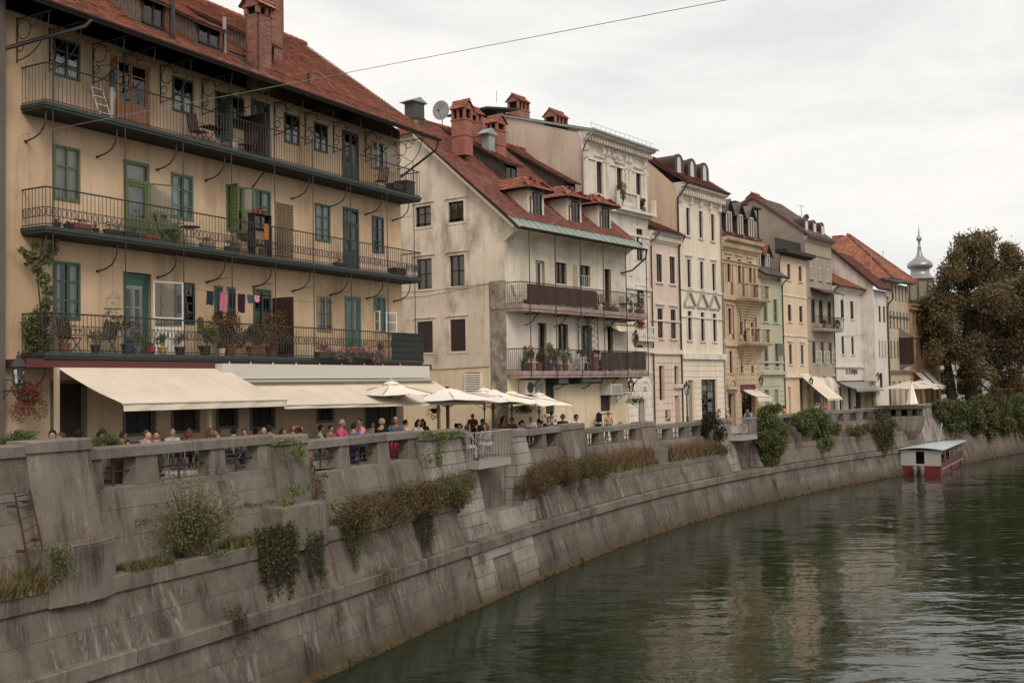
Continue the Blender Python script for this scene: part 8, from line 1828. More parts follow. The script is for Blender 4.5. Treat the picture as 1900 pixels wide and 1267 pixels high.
pxshrub('tall rounded green shrub beside the farther lookout',[(1428,775,24,1),(1424,800,28,1),(1430,828,28,1),(1440,800,22,1),(1425,852,20,1),(1416,815,18,1),(1436,758,14,.9)],.9,LG,.16,1500,71,LBK,.5,base=(1422,850))
pxshrub('spreading bright green shrub further right on the wall',[(1500,780,22,1),(1520,790,26,1),(1530,810,24,1),(1500,800,18,.9),(1480,780,13,.8),(1545,795,16,.8),(1518,825,16,.8),(1510,768,14,.8)],.9,LBK,.16,1000,72,LGB,.3,base=(1515,820))
pxshrub('small weeds beside the block between the two green shrubs',[(1458,800,9,.7),(1470,806,8,.6)],1.0,LG,.12,500,73,LOL,.5)
pxshrub('dark ivy bush hanging from the coping before the round turret',[(1632,770,16,1),(1645,785,16,1),(1630,795,14,.9),(1640,812,12,.9),(1634,830,9,.8)],.9,LDK,.16,600,74,LG,.5,base=(1635,775))
hedge('brownish green hedge along the far ledge before the turret',1575,1650,792,.9,.35,3.3,.9,4200,LOL,.13,LRB,.35,75)
ta,tb=wp(1618,800,.7)[0],wp(1648,800,.7)[0]; hanging('hanging_creeper','creeper tail hanging toward the water near the turret',ta,tb,.6,3.6,.8,2.3,110,LDK,.14,14,76,m2=LG,f2=.4,thick=.4)
# overgrown far bank
ta,tb=wp(1736,760,1.2)[0],128
hanging('bank_creeper','overgrown green curtain of creepers covering the quay wall under the big tree',ta,tb,1.0,5.1,1.2,4.3,1500,LDK,.22,13,81,thick=1.2,ztj=.25,m2=LBK,f2=.55)
pxshrub('row of bushes on top of the wall under the big tree',[(1750,755,18,1),(1775,762,20,1),(1800,768,24,1),(1825,765,24,1),(1850,762,24,1),(1875,768,26,1),(1900,770,28,1),(1860,790,22,1),(1835,795,20,1),(1810,790,18,1),(1775,785,16,1),(1890,745,16,1)],.4,LBK,.24,1300,82,LOL,.5,base=(1830,790))
# the big tree
rb_=ray(1800,700); Yt=117.0; tx=rb_[0]/rb_[1]*Yt; T=thing('plane_tree','very large dense tree with olive-brown foliage on the far quay','tree',(tx,Yt,4.1))
def TP(px,py,Y): r=ray(px,py); s=Y/r[1]; return np.array([r[0]*s-tx,Y-Yt,EZ+r[2]*s-4.1])
clumps=[(1800,470,42),(1770,500,34),(1830,460,36),(1850,490,44),(1885,500,38),(1760,545,34),(1800,530,48),(1850,550,50),(1900,540,46),(1745,590,36),(1790,590,52),(1845,610,54),(1900,600,50),(1725,600,24),(1760,630,34),(1800,650,42),(1850,665,46),(1900,660,46),(1765,660,20),(1820,690,34),(1870,710,34),(1935,620,50),(1940,540,44),(1930,690,50),(1730,560,20),(1785,450,18),(1815,445,18),(1870,470,24),(1712,575,16),(1770,640,34),(1795,715,22),(1850,735,24),(1895,728,30),(1735,650,22),(1715,615,20),(1830,640,40),(1870,580,44),(1755,575,34),(1708,590,10),(1720,640,16),(1735,660,16),(1760,700,10),(1775,480,26),(1740,560,30),(1768,570,34),(1810,500,40),(1850,520,40),(1890,720,26),(1750,520,14),(1748,615,26),(1795,690,24)]
rg=np.random.default_rng(99); P=[]; mb=MB(); rt=[]
tr1=[(0,0,0),(.1,0,2.2),(-.2,.2,4.5),(-.4,0,7.5),(.2,.2,10.5),(0,0,13.5)]; tr2=[(-1.8,.6,0),(-1.9,.5,2.5),(-2.3,.3,5),(-2.4,.2,8)]
mb.tube(tr1,[.75,.6,.5,.38,.22,.08],10); mb.tube(tr2,[.6,.48,.38,.2],9)
tl=tr1[2:]+tr2[2:]
for (px,py,rp) in clumps:
    Yc=Yt+rg.uniform(-4.5,4.5); c=TP(px,py,Yc); r=rp*Yc/2000; k=9
    cc=rg.normal(size=(k,3)); cc/=np.linalg.norm(cc,axis=1)[:,None]; cc*=r*.68*rg.uniform(.4,1,(k,1)); nn=int(1900*(rp/40)**2)
    i=rg.integers(0,k,nn); d=rg.normal(size=(nn,3)); d/=np.linalg.norm(d,axis=1)[:,None]; d*=rg.uniform(.3,1,(nn,1))*r*.5*rg.uniform(.6,1.1,(k,1))[i]
    P.append(c+cc[i]+d)
    a=np.array(min(tl,key=lambda q:np.linalg.norm(np.array(q)-c)+max(0,q[2]-c[2])*2)); m=a*.5+c*.5+np.array([0,0,-.4]); mb.tube([tuple(a),tuple(m),tuple(c)],[.17,.11,.035],6)
    for q in cc: mb.tube([tuple(c),tuple(c+q*.6+rg.normal(size=3)*.1),tuple(c+q*1.35)],[.04,.025,.008],4)
mb.build('trunk',flat('bark',rgb('2f261f'),.95,col2=rgb('1f1915'),scale=3),T); 
P=np.concatenate(P); P=P+rg.normal(size=P.shape)*.22; ex=P[rg.integers(0,len(P),6000)]+rg.normal(size=(6000,3))*.38; P=np.concatenate([P,ex]); h=leaves('crown',P,.31,LAUT,T,mats2=LOL,frac2=.34,asp=.6)
# smaller trees and pale buildings beyond it
for i,(px,py,Y,r,lab) in enumerate(((1888,640,150,7,'darker tree behind the big tree at the right edge'),(1985,600,150,9,'tall tree beyond the right edge of the big tree'))):
    q=ray(px,py); s=Y/q[1]; X=q[0]*s; T=thing('tree',lab,'tree',(X,Y,4.1)); leaves('crown',blob(5000,(0,0,10),r,14,.4,90+i,(1,1,.9)),.45,LAUT,T); MB().tube([(0,0,0),(.2,0,5),(0,0,11)],[.5,.35,.1],8).build('trunk',STEM,T)
PB=plaster('pale_far_plaster','c9c4ba','b4aea3','9b948a'); q=ray(1772,700); Y=165; X=q[0]/q[1]*Y
T=thing('pale_far_building','pale building with tall arched windows glimpsed under the big tree','building',(X-6,Y,4.1),R(-15)); 
ops=[(1+2.4*i,2.2+2.4*i,.8,4.6) for i in range(9)]+[(1+2.4*i,2.2+2.4*i,6,9) for i in range(9)]; wallmesh(0,24,0,11,ops,PB,'wall',T); 
for o in ops: window(T,o,WGR,cols=2,rows=(.6,),panes=False,y=.2)
MB().prismx([(-.5,11),(6,14.5),(12,11)],-.3,24.3).build('roof',METB,T); MB().box(0,24,.6,12,0,10.9).build('rear_wing',PB,T) 
# closed backs: low houses behind the terrace so that gaps show buildings
# ================================================================ balcony life
PCL={'t':flat('terracotta',rgb('8a4a34'),.8,col2=rgb('6f3a28'),scale=8),'k':flat('dark_pot',rgb('2c2d2c'),.6),'b':flat('blue_pot',rgb('2e3f57'),.5),'w':flat('white_pot',rgb('c9c4b8'),.5),'r':flat('red_pot',rgb('9c2a26'),.5),'y':flat('yellow_pot',rgb('b5953c'),.5),'g':flat('grey_pot',rgb('6c6a64'),.7)}
def pot(bf,u,inn,z,pr,ph,pc,lm,n,r,label,sz=.06,sc=(1,1,1),fl=None,ff=.25,trough=0,name='potted_plant',kk=7,zc=None,cat='potted plant'):
    x,y,_=bf.w(u,inn); T=thing(name,label,cat,(x,y,z+.005),bf.ang)
    if trough: MB().hexa([(-trough,-pr*.8,0),(trough,-pr*.8,0),(trough,pr*.8,0),(-trough,pr*.8,0),(-trough-.02,-pr,ph),(trough+.02,-pr,ph),(trough+.02,pr,ph),(-trough-.02,pr,ph)]).build('trough',PCL[pc],T)
    else: MB().lathe([(pr*.7,0),(pr*.95,ph*.85),(pr*1.08,ph*.86),(pr*1.08,ph),(pr*.8,ph),(pr*.8,ph*.9)],(0,0),12).build('pot',PCL[pc],T)
    if n:
        s=(sc[0]+(trough/r if trough else 0),sc[1],sc[2]); p=blob(n,(0,0,ph+r*sc[2]*.75 if zc is None else zc),r,kk,.45,None,s); leaves('foliage',p,sz,lm,T,mats2=fl,frac2=ff if fl else 0)
        mb=MB()
        for i in range(5): q=p[i*7%len(p)]; mb.tube([(0,0,ph*.8),tuple(q*.6),tuple(q)],.006,3)
        mb.build('stems',STEM,T,kind='stuff')
    return T
LB,MBZ,TB=8.605,12.025,15.425
# lowest balcony of the ochre house
T=thing('climbing_vine','tall green vine climbing from the lowest balcony to the one above at the left corner','climber',BF.w(.15,-.5,LB),BF.ang)
pts=[]; rg=np.random.default_rng(5)
for (u,z,r_) in ((.0,.3,.45),(-.1,.7,.42),(.1,1.0,.36),(.15,1.4,.2),(.2,1.7,.2),(.1,2.0,.24),(-.05,2.3,.2),(-.2,2.6,.22),(-.45,2.75,.14),(.3,2.6,.2),(.45,2.9,.2),(-.1,2.95,.15),(.5,3.15,.12)):
    n=int(2600*r_*r_*2); d=rg.normal(size=(n,3)); d/=np.linalg.norm(d,axis=1)[:,None]; pts.append(np.array([u,.1*math.sin(z*3),z])+d*r_*rg.uniform(.4,1,(n,1))*np.array([1,.7,1]))
leaves('foliage',np.concatenate(pts),.08,LG,T,mats2=LOL,frac2=.3); MB().tube([(0,.1,0),(.1,.1,1.2),(.0,.1,2.2),(.2,.1,3.2)],.02,5).build('stems',STEM,T)
def bchair(bf,u,inn,z,f,label,m,slat=True,s=1.0,name='garden_chair'):
    x,y,_=bf.w(u,inn); T=thing(name,label,'chair',(x,y,z+.005),bf.ang+R(f),None,s); 
    for i in range(4): MB().box(-.22,.22,-.22+i*.11,-.13+i*.11,.42,.445).build('seat_slat',m,T)
    for i in range(5): x0=-.22+i*.095; MB().hexa([(x0,.2,.44),(x0+.06,.2,.44),(x0+.06,.23,.44),(x0,.23,.44),(x0,.32,.95),(x0+.06,.32,.95),(x0+.06,.35,.95),(x0,.35,.95)]).build('back_slat',m,T)
    for sx in (-.21,.21): MB().tube([(sx,-.22,0),(sx,.2,.44)],.016,5).build('leg',m,T); MB().tube([(sx,.25,0),(sx,-.2,.43)],.016,5).build('leg',m,T); MB().tube([(sx*1.1,-.2,.64),(sx*1.1,.25,.66)],.016,5).build('armrest',m,T)
    return T
CW=flat('chair_dark_red_wood',rgb('4a2a22'),.7); CWH=flat('chair_white',rgb('c9c6bd'),.5); CGR=flat('chair_green',rgb('5f7040'),.6); CBR=flat('chair_brown',rgb('4f3b2c'),.7)
bchair(BF,1.15,-.5,LB,100,'dark slatted garden chair beside the climbing vine on the lowest balcony',CW); bchair(BF,2.35,-.5,LB,-70,'reddish wooden armchair between the two left pots on the lowest balcony',CW)
LBL=[(.75,-.75,.16,.28,'t',LG,260,.4,'bushy green potted plant at the left railing corner of the lowest balcony',(1,.8,1.6),None),
(1.75,-.8,.15,.25,'k',LGB,200,.35,'light green trailing pot plant in front of the slatted chair',(1.2,.7,.8),None),
(2.95,-.75,.2,.3,'b',LG,120,.2,'blue tub with low greenery right of the wooden armchair',(1,1,.6),None),
(3.25,-.8,.13,.2,'g',LOL,140,.35,'small grey pot with sparse tall stems under the bird cage',(.7,.7,2),None),
(3.75,-.82,.16,.24,'r',LGB,160,.2,'bright red pot with yellow-green flowers',(1,1,.7),FYE),
(4.25,-.8,.15,.24,'y',LG,200,.26,'yellow pot of dense green leaves before the white door',(1,1,1),None),
(4.95,-.8,.17,.26,'k',LGB,240,.3,'dark pot with yellow and pink blossoms right of the open white door leaf',(1,1,1),FPK),
(6.75,-.8,.13,.24,'w',LG,120,.2,'white pot with a small plant between the shrubs',(1,1,1),None),
(15.55,-.8,.16,.22,'t',LOL,240,.3,'orange clay pot with reddish foliage left of the reed screen',(1,1,1.2),FRD)]
for (u,i_,pr,ph,pc,lm,n,r,lab,sc,fl) in LBL: pot(BF,u,i_,LB,pr,ph,pc,lm,n*2,r,lab,.055,sc,fl)
pot(BF,6.1,-.7,LB,.2,.32,'k',LG,1500,.42,'round green shrub in a dark pot left of the oleanders',.06,(1,.8,1.3)); 
pot(BF,7.3,-.65,LB,.22,.38,'t',LOL,2600,.62,'large oleander with crimson blossoms under the laundry',.075,(1.2,.7,1.25),FRD,.16,kk=12); pot(BF,8.35,-.65,LB,.2,.36,'t',LOL,1500,.45,'lower leafy oleander between the two flowering ones',.07,(1.1,.7,1.0),FRD,.03)
pot(BF,9.35,-.62,LB,.22,.38,'t',LOL,2600,.62,'large oleander with pink-red blossoms beside the brown partition board',.075,(1.2,.7,1.25),FRD,.2,kk=12)
T=thing('geranium_boxes','long flower box of pink geraniums spilling over the lowest balcony railing','flower box',BF.w(13.1,-1.12,LB+.02),BF.ang); MB().box(-1.9,1.9,-.12,.1,0,.2).build('trough',PCL['k'],T); p=np.concatenate([blob(340,(x,-.08,.18+.12*math.sin(x*3)),.34,5,.5,None,(1,.6,.9)) for x in np.arange(-1.8,2.0,.42)]); leaves('foliage',p,.06,LOL,T,mats2=FPK,frac2=.4)
T=MB().box(15.95,18.2,-1.06,-1.03,LB+.0,LB+1.05); 
for i in range(5): T.box(15.95,18.2,-1.075,-1.03,LB+.05+i*.24,LB+.07+i*.24)
T.build('reed_screen',mat('green_black_reed',rgb('242b29'),.9,rgb('191d1c'),9,.7),r1)
# laundry
cl=[('2b3038',5.95,.3,.45,'black shirt, leftmost on the washing line'),('2f3d55',6.3,.25,.3,'navy cloth second on the washing line'),('c0607a',6.55,.34,.62,'pink towel on the washing line'),('232428',6.95,.3,.5,'charcoal shirt in the middle of the washing line'),('3a2028',7.35,.36,.62,'dark maroon garment on the washing line'),('4a5260',7.8,.3,.28,'grey-blue cloth with a white edge on the washing line'),('d88aa0',8.15,.26,.22,'small pale pink cloth at the right end of the washing line')]
MB().tube(sagline(BF.w(5.0,-.95,10.72),BF.w(11.3,-.95,10.62),.06),.006,4).build('washing_line',IRON,None).update_tag(); wl_=bpy.data.objects['washing_line']; tag(wl_,'thin washing line strung above the oleanders','washing line')
for h,u,w,l_,lab in cl:
    k=MB(); n=6; x,y,_=BF.w(u,-.95)
    for j in range(6):
        for i in range(n+1): k.v.append((w*i/n,.03*math.sin(i*1.9+j*.5+u)*(j/5),-l_*j/5+.02*math.sin(i+u)*(j/5)))
    for j in range(5):
        for i in range(n): a=j*(n+1)+i; k.f.append((a,a+1,a+n+2,a+n+1)); k.m.append(0)
    o=k.build('laundry',cm(h,.95),None,(x,y,10.66),BF.ang); o.location.z=10.68; tag(o,lab,'laundry')
# bird cage
x,y,_=BF.w(2.55,-.6); T=thing('bird_cage','hanging round bird cage with a vine trailing from it, under the middle balcony','bird cage',(x,y,9.95)); k=MB(); WIR=flat('cage_wire',rgb('9a917e'),.5)
for i in range(14): a=2*math.pi*i/14; k.tube([(.2*math.cos(a),.2*math.sin(a),0),(.2*math.cos(a),.2*math.sin(a),.3),(.12*math.cos(a),.12*math.sin(a),.42),(0,0,.48)],.006,3)
for z in (0,.3): k.tube([(.2*math.cos(a),.2*math.sin(a),z) for a in np.linspace(0,2*math.pi,15)],.008,3,cap=False)
k.build('wires',WIR,T,kind='stuff'); MB().lathe([(.26,-.03),(.27,0),(.2,.01)],(0,0),14).build('tray',WIR,T); MB().tube([(0,0,.48),(0,0,1.8)],.005,3).build('hanging_cord',IRON,T); leaves('trailing_vine',blob(160,(.1,0,-.45),.42,6,.5,8,(1,.5,1)),.11,LG,T); MB().ball((0,0,.16),.05,8,6).build('bird',flat('yellow_bird',rgb('b5a04a'),.7),T)
# middle balcony
for i,(u,w,lab) in enumerate(((.45,.12,'first small dark pot from the left on the middle balcony'),(.8,.12,'second small dark pot from the left on the middle balcony'),(1.75,.1,'dark pot right of the terracotta trough on the middle balcony'))): pot(BF,u,-.82,MBZ,w,.16,'k',LDK,60,.1,lab,.04)
pot(BF,1.25,-.8,MBZ,.14,.22,'t',LDK,120,.12,'terracotta trough at the left of the middle balcony',.04,trough=.28)
for i,(u,pc,lab,fl,n) in enumerate(((2.35,'k','long dark trough with succulents left of the green door on the middle balcony',None,220),(3.0,'k','dark trough before the green door on the middle balcony',None,160),(3.75,'t','terracotta trough below the open green door leaf',None,140),(6.1,'g','grey trough of mixed herbs right of the green chair',None,260),(7.2,'k','dark trough of low greenery beside the round table',None,260),(12.9,'k','dark trough under the far green window of the middle balcony',None,60))): pot(BF,u,-.84,MBZ,.1,.18,pc,LG,n,.14,lab,.045,trough=.26,fl=fl)
bchair(BF,4.9,-.5,MBZ,10,'pale green slatted chair leaning in front of the window on the middle balcony',CGR,s=1.15)
x,y,_=BF.w(5.7,-.5); T=thing('balcony_table','small green metal table with pots on the middle balcony','table',(x,y,MBZ),BF.ang); MB().lathe([(.3,.68),(.32,.7),(.3,.72)],(0,0),14).build('table_top',PCL['g'],T); [MB().tube([(.2*math.cos(a),.2*math.sin(a),.0),(.1*math.cos(a),.1*math.sin(a),.68)],.012,4).build('leg',IRON,T) for a in (0,2.1,4.2)]
x,y,_=BF.w(8.2,-.5); T=thing('barbecue_grill','round dark barbecue bowl on thin legs on the middle balcony','grill',(x,y,MBZ),BF.ang); MB().lathe([(.05,.5),(.24,.6),(.28,.75),(.26,.76)],(0,0),14).build('bowl',PCL['k'],T); [MB().tube([(.22*math.cos(a),.22*math.sin(a),.0),(.1*math.cos(a),.1*math.sin(a),.6)],.01,4).build('leg',IRON,T) for a in (0,2.1,4.2)]
k=MB(); x,y,_=BF.w(8.6,-1.0)
for i in range(5): k.quad((.05*i,.02*(i%2),-.5),(.05*i+.05,.02*((i+1)%2),-.5),(.05*i+.05,.02*((i+1)%2),.05),(.05*i,.02*(i%2),.05))
tag(k.build('orange_towel',cm('b0622c',.95),None,(x,y,MBZ+1.08),BF.ang),'orange towel draped over the middle balcony railing','towel')
# wicker screen with shelf
WK=mat('wicker',rgb('5e4a38'),.95,rgb('332820'),14,.95); k=MB(); 
for i in range(13): k.tube([(9.25+.07*i,-.99+.012*(i%2),MBZ+.05),(9.25+.07*i,-.99,MBZ+1.95)],.01,4)
for j in range(40):
    z=MBZ+.06+j*.048; k.tube([(9.22+.075*i,-.99+(.02 if (i+j)%2 else -.02),z) for i in range(13)],.017,4)
k.build('wicker_screen',WK,r1,kind='stuff')
x,y,_=BF.w(9.0,-.45); T=thing('plant_shelf','dark shelf holding terracotta pots behind the wicker screen','shelf',(x,y,MBZ),BF.ang)
for z in (.45,1.0,1.5): MB().box(-.45,.45,-.15,.15,z,z+.03).build('shelf_board',SOFF,T)
for s in (-.43,.4): MB().box(s,s+.03,-.15,.15,0,1.5).build('side_panel',SOFF,T)
for i,(u,z) in enumerate(((8.75,1.53),(9.0,1.53),(9.25,1.53),(8.8,.48),(9.15,0))): pot(BF,u,-.45,MBZ+z,.1 if i<4 else .17,.15 if i<4 else .34,'t',LDK,0,.1,('left terracotta pot on top of the plant shelf','middle terracotta pot on top of the plant shelf','right terracotta pot on top of the plant shelf','terracotta pot on the lower board of the plant shelf','big terracotta pot on the floor by the plant shelf')[i],name='terracotta_pot',cat='pot')
x,y,_=BF.w(16.9,-.7); T=thing('laundry_basket','black basket on the floor near the right end of the middle balcony','basket',(x,y,MBZ),BF.ang); MB().hexa([(-.3,-.18,.0),(.3,-.18,.0),(.3,.18,.0),(-.3,.18,.0),(-.38,-.22,.3),(.38,-.22,.3),(.38,.22,.3),(-.38,.22,.3)]).build('basket_body',PCL['k'],T); MB().tube([(-.38,-.22,.3),(.38,-.22,.3),(.38,.22,.3),(-.38,.22,.3),(-.38,-.22,.3)],.02,4).build('rim',IRON,T)
x,y,_=BF.w(16.35,-.3); T=thing('drying_rack','white wire drying rack standing left of the black basket','drying rack',(x,y,MBZ),BF.ang)
for s in (-.25,.25): MB().tube([(s,-.2,0),(s,.15,.9)],.012,4).tube([(s,.2,0),(s,-.15,.9)],.012,4).build('rack_frame',WHITE,T)
for i in range(5): MB().tube([(-.25,-.15+.07*i,.88),(.25,-.15+.07*i,.88)],.006,3).build('rack_wire',WHITE,T)
# top balcony
x,y,_=BF.w(2.35,-.35); T=thing('step_ladder','small white step ladder leaning beside the orange door','ladder',(x,y,TB),BF.ang)
for s in (-.2,.2): MB().tube([(s,-.25,0),(s,.25,1.2)],.015,4).build('rail',WHITE,T)
for i in range(4): MB().box(-.2,.2,-.18+.1*i,-.08+.1*i,.22+.26*i,.25+.26*i).build('tread',WHITE,T)
x,y,_=BF.w(2.8,-.3); T=thing('folded_sunshade','folded blue and white sunshade leaning by the orange door','sunshade',(x,y,TB),BF.ang); MB().lathe([(.03,0),(.08,.1),(.1,1.0),(.05,1.2)],(0,0),8).build('folded_cloth',PCL['w'],T); MB().lathe([(.08,1.15),(.09,1.6),(.03,1.7)],(0,0),8).build('blue_cover',PCL['b'],T)
x,y,_=BF.w(6.75,-.5); T=thing('balcony_table','small dark wooden table between two chairs on the top balcony','table',(x,y,TB),BF.ang); MB().box(-.4,.4,-.25,.25,.68,.71).build('table_top',SOFF,T)
for a,b in ((-1,1),(1,-1)): [MB().tube([(a*.3,s,0),(b*.3,s,.68)],.015,4).build('leg',SOFF,T) for s in (-.2,.2)]
bchair(BF,6.1,-.5,TB,90,'brown wooden chair left of the dark table on the top balcony',CBR); bchair(BF,8.35,-.5,TB,-80,'brown wooden chair by the brown partition board on the top balcony',CBR)
x,y,_=BF.w(7.7,-.5); T=thing('metal_stand','shiny metal stand between the table and the brown partition','stand',(x,y,TB),BF.ang); MB().lathe([(.16,.0),(.16,.4),(.18,.42),(.02,.43)],(0,0),12).build('drum',LEAD,T); MB().lathe([(.19,.43),(.19,.46)],(0,0),12).build('lid',LEAD,T)
pot(BF,4.7,-.5,TB,.12,.16,'w',LG,0,.1,'pale basin on the floor right of the orange door',name='basin',trough=.3,cat='basin')
bchair(BF,16.2,-.45,TB,150,'tan cushioned chair under the open white shutter on the top balcony',flat('tan_cushion',rgb('6a4a34'),.8)); x,y,_=BF.w(16.9,-.6); T=thing('wire_basket','dark wire basket on legs by the tan chair','basket',(x,y,TB),BF.ang); MB().hexa([(-.3,-.2,.2),(.3,-.2,.2),(.3,.2,.2),(-.3,.2,.2),(-.35,-.22,.4),(.35,-.22,.4),(.35,.22,.4),(-.35,.22,.4)]).build('basket_body',IRON,T); [MB().tube([(s,-.15,0),(s,-.15,.2)],.01,4).build('leg',IRON,T) for s in (-.25,.25)]
x,y,_=BF.w(17.75,-.55); T=thing('storage_box','dark storage box at the right end of the top balcony','box',(x,y,TB),BF.ang); MB().box(-.3,.3,-.3,.3,0,.6).build('box_body',PCL['k'],T); MB().box(-.32,.32,-.32,.32,.6,.65).build('lid',PCL['k'],T)
MB().tube([BF.w(0,-.1,14.7)]*1+[BF.w(0.1,-.15,14.5),BF.w(.2,-.05,14.35)],.01,4) 
# geranium basket at the left lantern, other hanging baskets
def basket(bf,px,py,q,r,label,fl,n=900,lm=LG,ff=.35,sc=(1,.8,1.1)):
    u,z=bf.pix(px,py,-q); T=thing('hanging_basket',label,'flower basket',bf.w(u,-q,z),bf.ang); MB().lathe([(.05,-.12),(.16,.0),(.2,.1),(.17,.1)],(0,0),10).build('pot',PCL['k'],T); leaves('foliage',blob(n,(0,0,-.02),r,10,.45,None,sc),.065,lm,T,mats2=fl,frac2=ff); MB().tube([(-.17,0,.1),(0,0,.5),(.17,0,.1)],.006,3).tube([(0,0,.5),(0,q-.02,.55)],.012,4).build('hanger',IRON,T)
basket(BF,44,742,.75,.62,'large hanging basket of red geraniums at the left corner of the ochre house',FRD,2600,LG,.42,(.85,.8,1.15)); basket(BF2,972,758,2.2,.5,'trailing basket with small red flowers hanging below the terrace parasols',FRD,700,LOL,.12,(1.3,.8,.6))
basket(BF2,1178,743,1.3,.55,'green trailing hanging basket under the right corner lantern of the stained house',LGB,800,LG,.3,(1.2,.9,.7)); basket(BF2,1189,600,1.6,.42,'round basket of crimson petunias on the right end of the stained house',FRD,900,LG,.75,(1,.9,.8))
basket(BF,806,762,1.0,.35,'small hanging fern at the far corner of the ochre house awning',LOL,260,LOL,.2)
# plants on the stained house balconies
Q=-.7
for i,(u,pc,lm,n,r,sc,fl,lab,ph) in enumerate(((.5,'b',LG,300,.26,(1,1,1),None,'blue pot at the left end of the lower balcony of the stained house',.35),(.95,'t',LG,900,.42,(1,.8,1.3),FRD,'terracotta pot with a tall bushy plant topped red, lower balcony',.4),(1.75,'t',LDK,600,.36,(1,.8,1.1),None,'terracotta pot of dark foliage, second big pot of the lower balcony',.4),(2.75,'b',LGB,800,.42,(1,.8,1.5),None,'tall light green plant in a blue pot on the lower balcony',.4),(3.4,'t',LG,700,.42,(1,.8,1.3),None,'terracotta pot of mid-green leaves beside the door of the lower balcony',.35),(4.1,'t',LG,700,.36,(1,.8,1.9),None,'tall narrow plant in terracotta by the window of the lower balcony',.3),(5.6,'w',LOL,400,.3,(1,.8,.8),None,'grey-green plant on a white stand of the lower balcony',.75),(6.9,'t',LRB,400,.32,(1,.8,.8),FRD,'reddish plant hanging high in the lattice of the lower balcony',.75),(7.5,'b',LG,350,.28,(1,.8,1.2),None,'leafy plant in blue glaze left of the grey-brown screen',.2))): pot(BF2,u,Q,8.16,.18,ph,pc,lm,n,r,lab,.08,sc,fl,.12)
bchair(BF2,5.0,Q,8.16,60,'white plastic chair behind the rail of the lower balcony',CWH); bchair(BF2,6.0,Q+.1,8.16,-40,'white folding chair with a pale blue cloth on the lower balcony',CWH); bchair(BF2,.2+.1,Q+.1,11.39,60,'white chair left of the brown screen on the upper balcony',CWH); bchair(BF2,7.6,Q,11.39,-60,'dark folding chair right of the brown screen on the upper balcony',CBR)
for i,(u,pc,lm,n,r,sc,lab) in enumerate(((.9,'b',LG,0,.1,(1,1,1),'flat blue-grey trough at the left end of the upper balcony'),(7.0,'t',LG,150,.2,(1,1,1.4),'first small clay pot right of the brown screen on the upper balcony'),(7.9,'t',LGB,200,.22,(1,1,1),'second clay pot right of the brown screen with bright leaves'),(8.8,'t',LDK,80,.15,(1,1,1),'orange clay trough in the middle of the upper balcony'),(10.6,'t',LRB,160,.22,(1,1,1.2),'reddish plant right of the small air conditioner'),(11.6,'t',LG,420,.3,(1,1,1),'clay trough of greenery at the right end of the upper balcony'))): pot(BF2,u,Q-.1,11.39,.15,.24,pc,lm,n,r,lab,.07,sc,trough=.3 if i in (0,3,5) else 0)
pot(BF2,9.0,Q,15.0,.1,.15,'t',LG,260,.22,'grass-like greenery in the copper gutter below the middle dormer') if False else None
x,y,z=b2.f.w(10.95,-.9,8.16); T=thing('climbing_plant','slender climbing plant on a rod at the right of the lower balcony','climber',(x,y,9.3),BF2.ang); leaves('foliage',blob(420,(0,0,.75),.5,8,.4,None,(.45,.45,1.5)),.09,LG,T); MB().tube([(0,0,-1.1),(0,0,1.3)],.015,4).build('stems',STEM,T)
for i,(u,h) in enumerate(((3.5,1.9),(6.3,1.0))): pot(b3.f,u,-.5,18.33,.15,.25,'g',LOL,800,.45,('tall spiky plant in front of the middle window of the ornate house','brownish plant on the right of the ornate house balcony')[i],.1,(.8,.8,h),zc=.25+.45*h*.8)
for i,(b_,u,z,lab) in enumerate(((b6,2.4,10.4,'green pot plant on the lower stone balcony of the ochre bay house'),(b9,5.3,11.9,'bushy plants at the right end of the canopied iron balcony'),(b9,2.0,11.9,'dark plant at the left of the canopied iron balcony'))): pot(b_.f,u,-.7,z,.15,.25,'t',LG,500,.35,lab,.1,(1,.8,1.2))
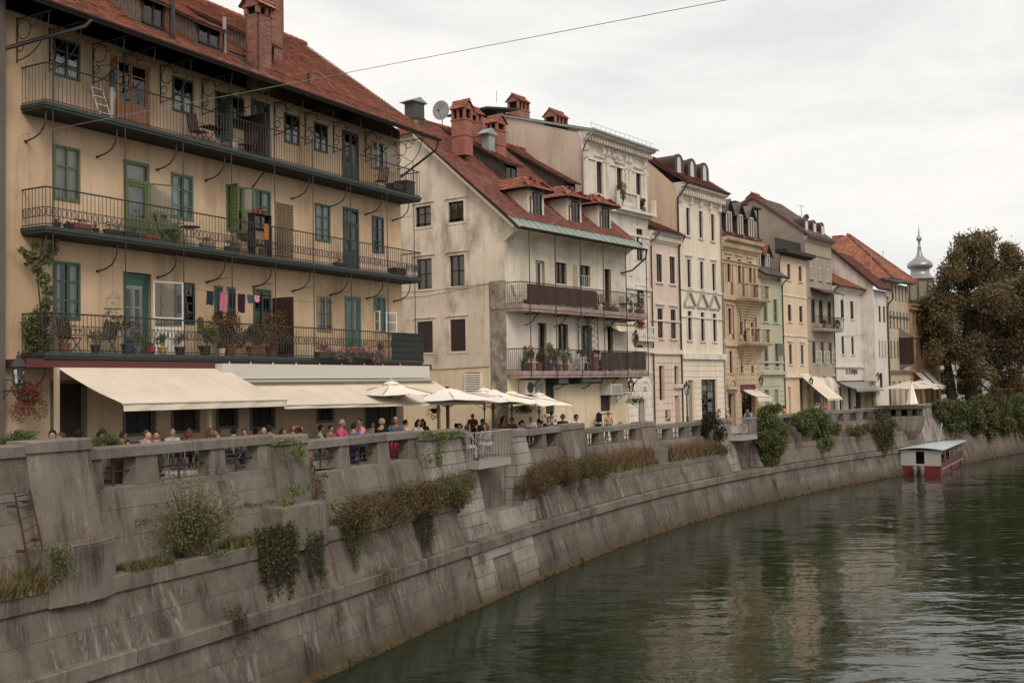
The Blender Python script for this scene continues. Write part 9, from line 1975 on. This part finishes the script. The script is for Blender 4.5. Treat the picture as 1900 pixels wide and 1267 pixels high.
# roof garden behind the white shop house, green plants on the forward house
T=thing('roof_garden_bush','dense green bush on the roof terrace between the white houses','shrub',b10.f.w(4.5,3.5,18.6),RF.ang); leaves('foliage',blob(3600,(0,0,.9),1.9,14,.4,7,(1.6,.8,.9)),.22,LBK,T,mats2=LG,frac2=.5); MB().box(-2.6,2.6,-.6,.6,-1.5,.0).build('planter',GRF,T)
T=thing('roof_plant','small potted plant high at the edge of the grey-beige house','potted plant',b10.f.w(.3,2.5,21.2),RF.ang); leaves('foliage',blob(600,(0,0,.9),.6,8,.4,9),.16,LG,T); MB().box(-.5,.5,-.3,.3,-1.6,.2).build('planter',PCL['t'],T)
T=thing('flat_roof_plants','yellow-green planting on the flat roof of the gold ochre house','shrub',b13.f.w(4,.8,15.5),RF.ang); leaves('foliage',blob(2200,(0,0,.25),1.0,14,.35,12,(4.5,.8,.7)),.2,LGB,T,mats2=LOL,frac2=.5); MB().box(-4,4,-.3,.3,0,.2).build('planter',GRF,T)
# clipped round hedge balls behind the near parapet
for px,lab,r in ((40,'clipped round dark hedge ball at the left end of the terrace',.85),(196,'smaller clipped hedge ball behind the parapet in the first bay',.7)):
    t,z=wp(px,822,2.75); l=wall(t,2.8); T=thing('clipped_hedge',lab,'hedge',(l[0],l[1],floor_z(t))); zt=z-floor_z(t)+.34; leaves('foliage',blob(3000,(0,0,zt-.32),r*.75,30,.35,None,(1,.6,.42)),.05,LG,T); MB().lathe([(.3,0),(.36,max(.3,zt-.5)),(.3,max(.3,zt-.5))],(0,0),12).build('planter',PCL['g'],T)
# terracotta planter seen through the first opening, rubbish bin style box
t,_=wp(203,880,2.7); l=wall(t,2.75); T=thing('wooden_planter','red-brown wooden box behind the first parapet opening','box',(l[0],l[1],floor_z(t)),wang(t)-math.pi/2); MB().box(-.35,.35,-.25,.25,0,.8).build('box_body',flat('red_brown_wood',rgb('6e3f30'),.8),T); [MB().box(-.37,.37,-.27,-.25,z,z+.05).build('plank',WOOD_D,T) for z in (.1,.4,.7)]
t,_=wp(236,870,2.9); l=wall(t,2.9); person(0,0,0,'sit','down',30,'short','2a1d16','1f5570','3a3a40','child in blue and yellow seen through the first parapet opening',loc=(l[0],l[1],floor_z(t)+.02),height=.75)
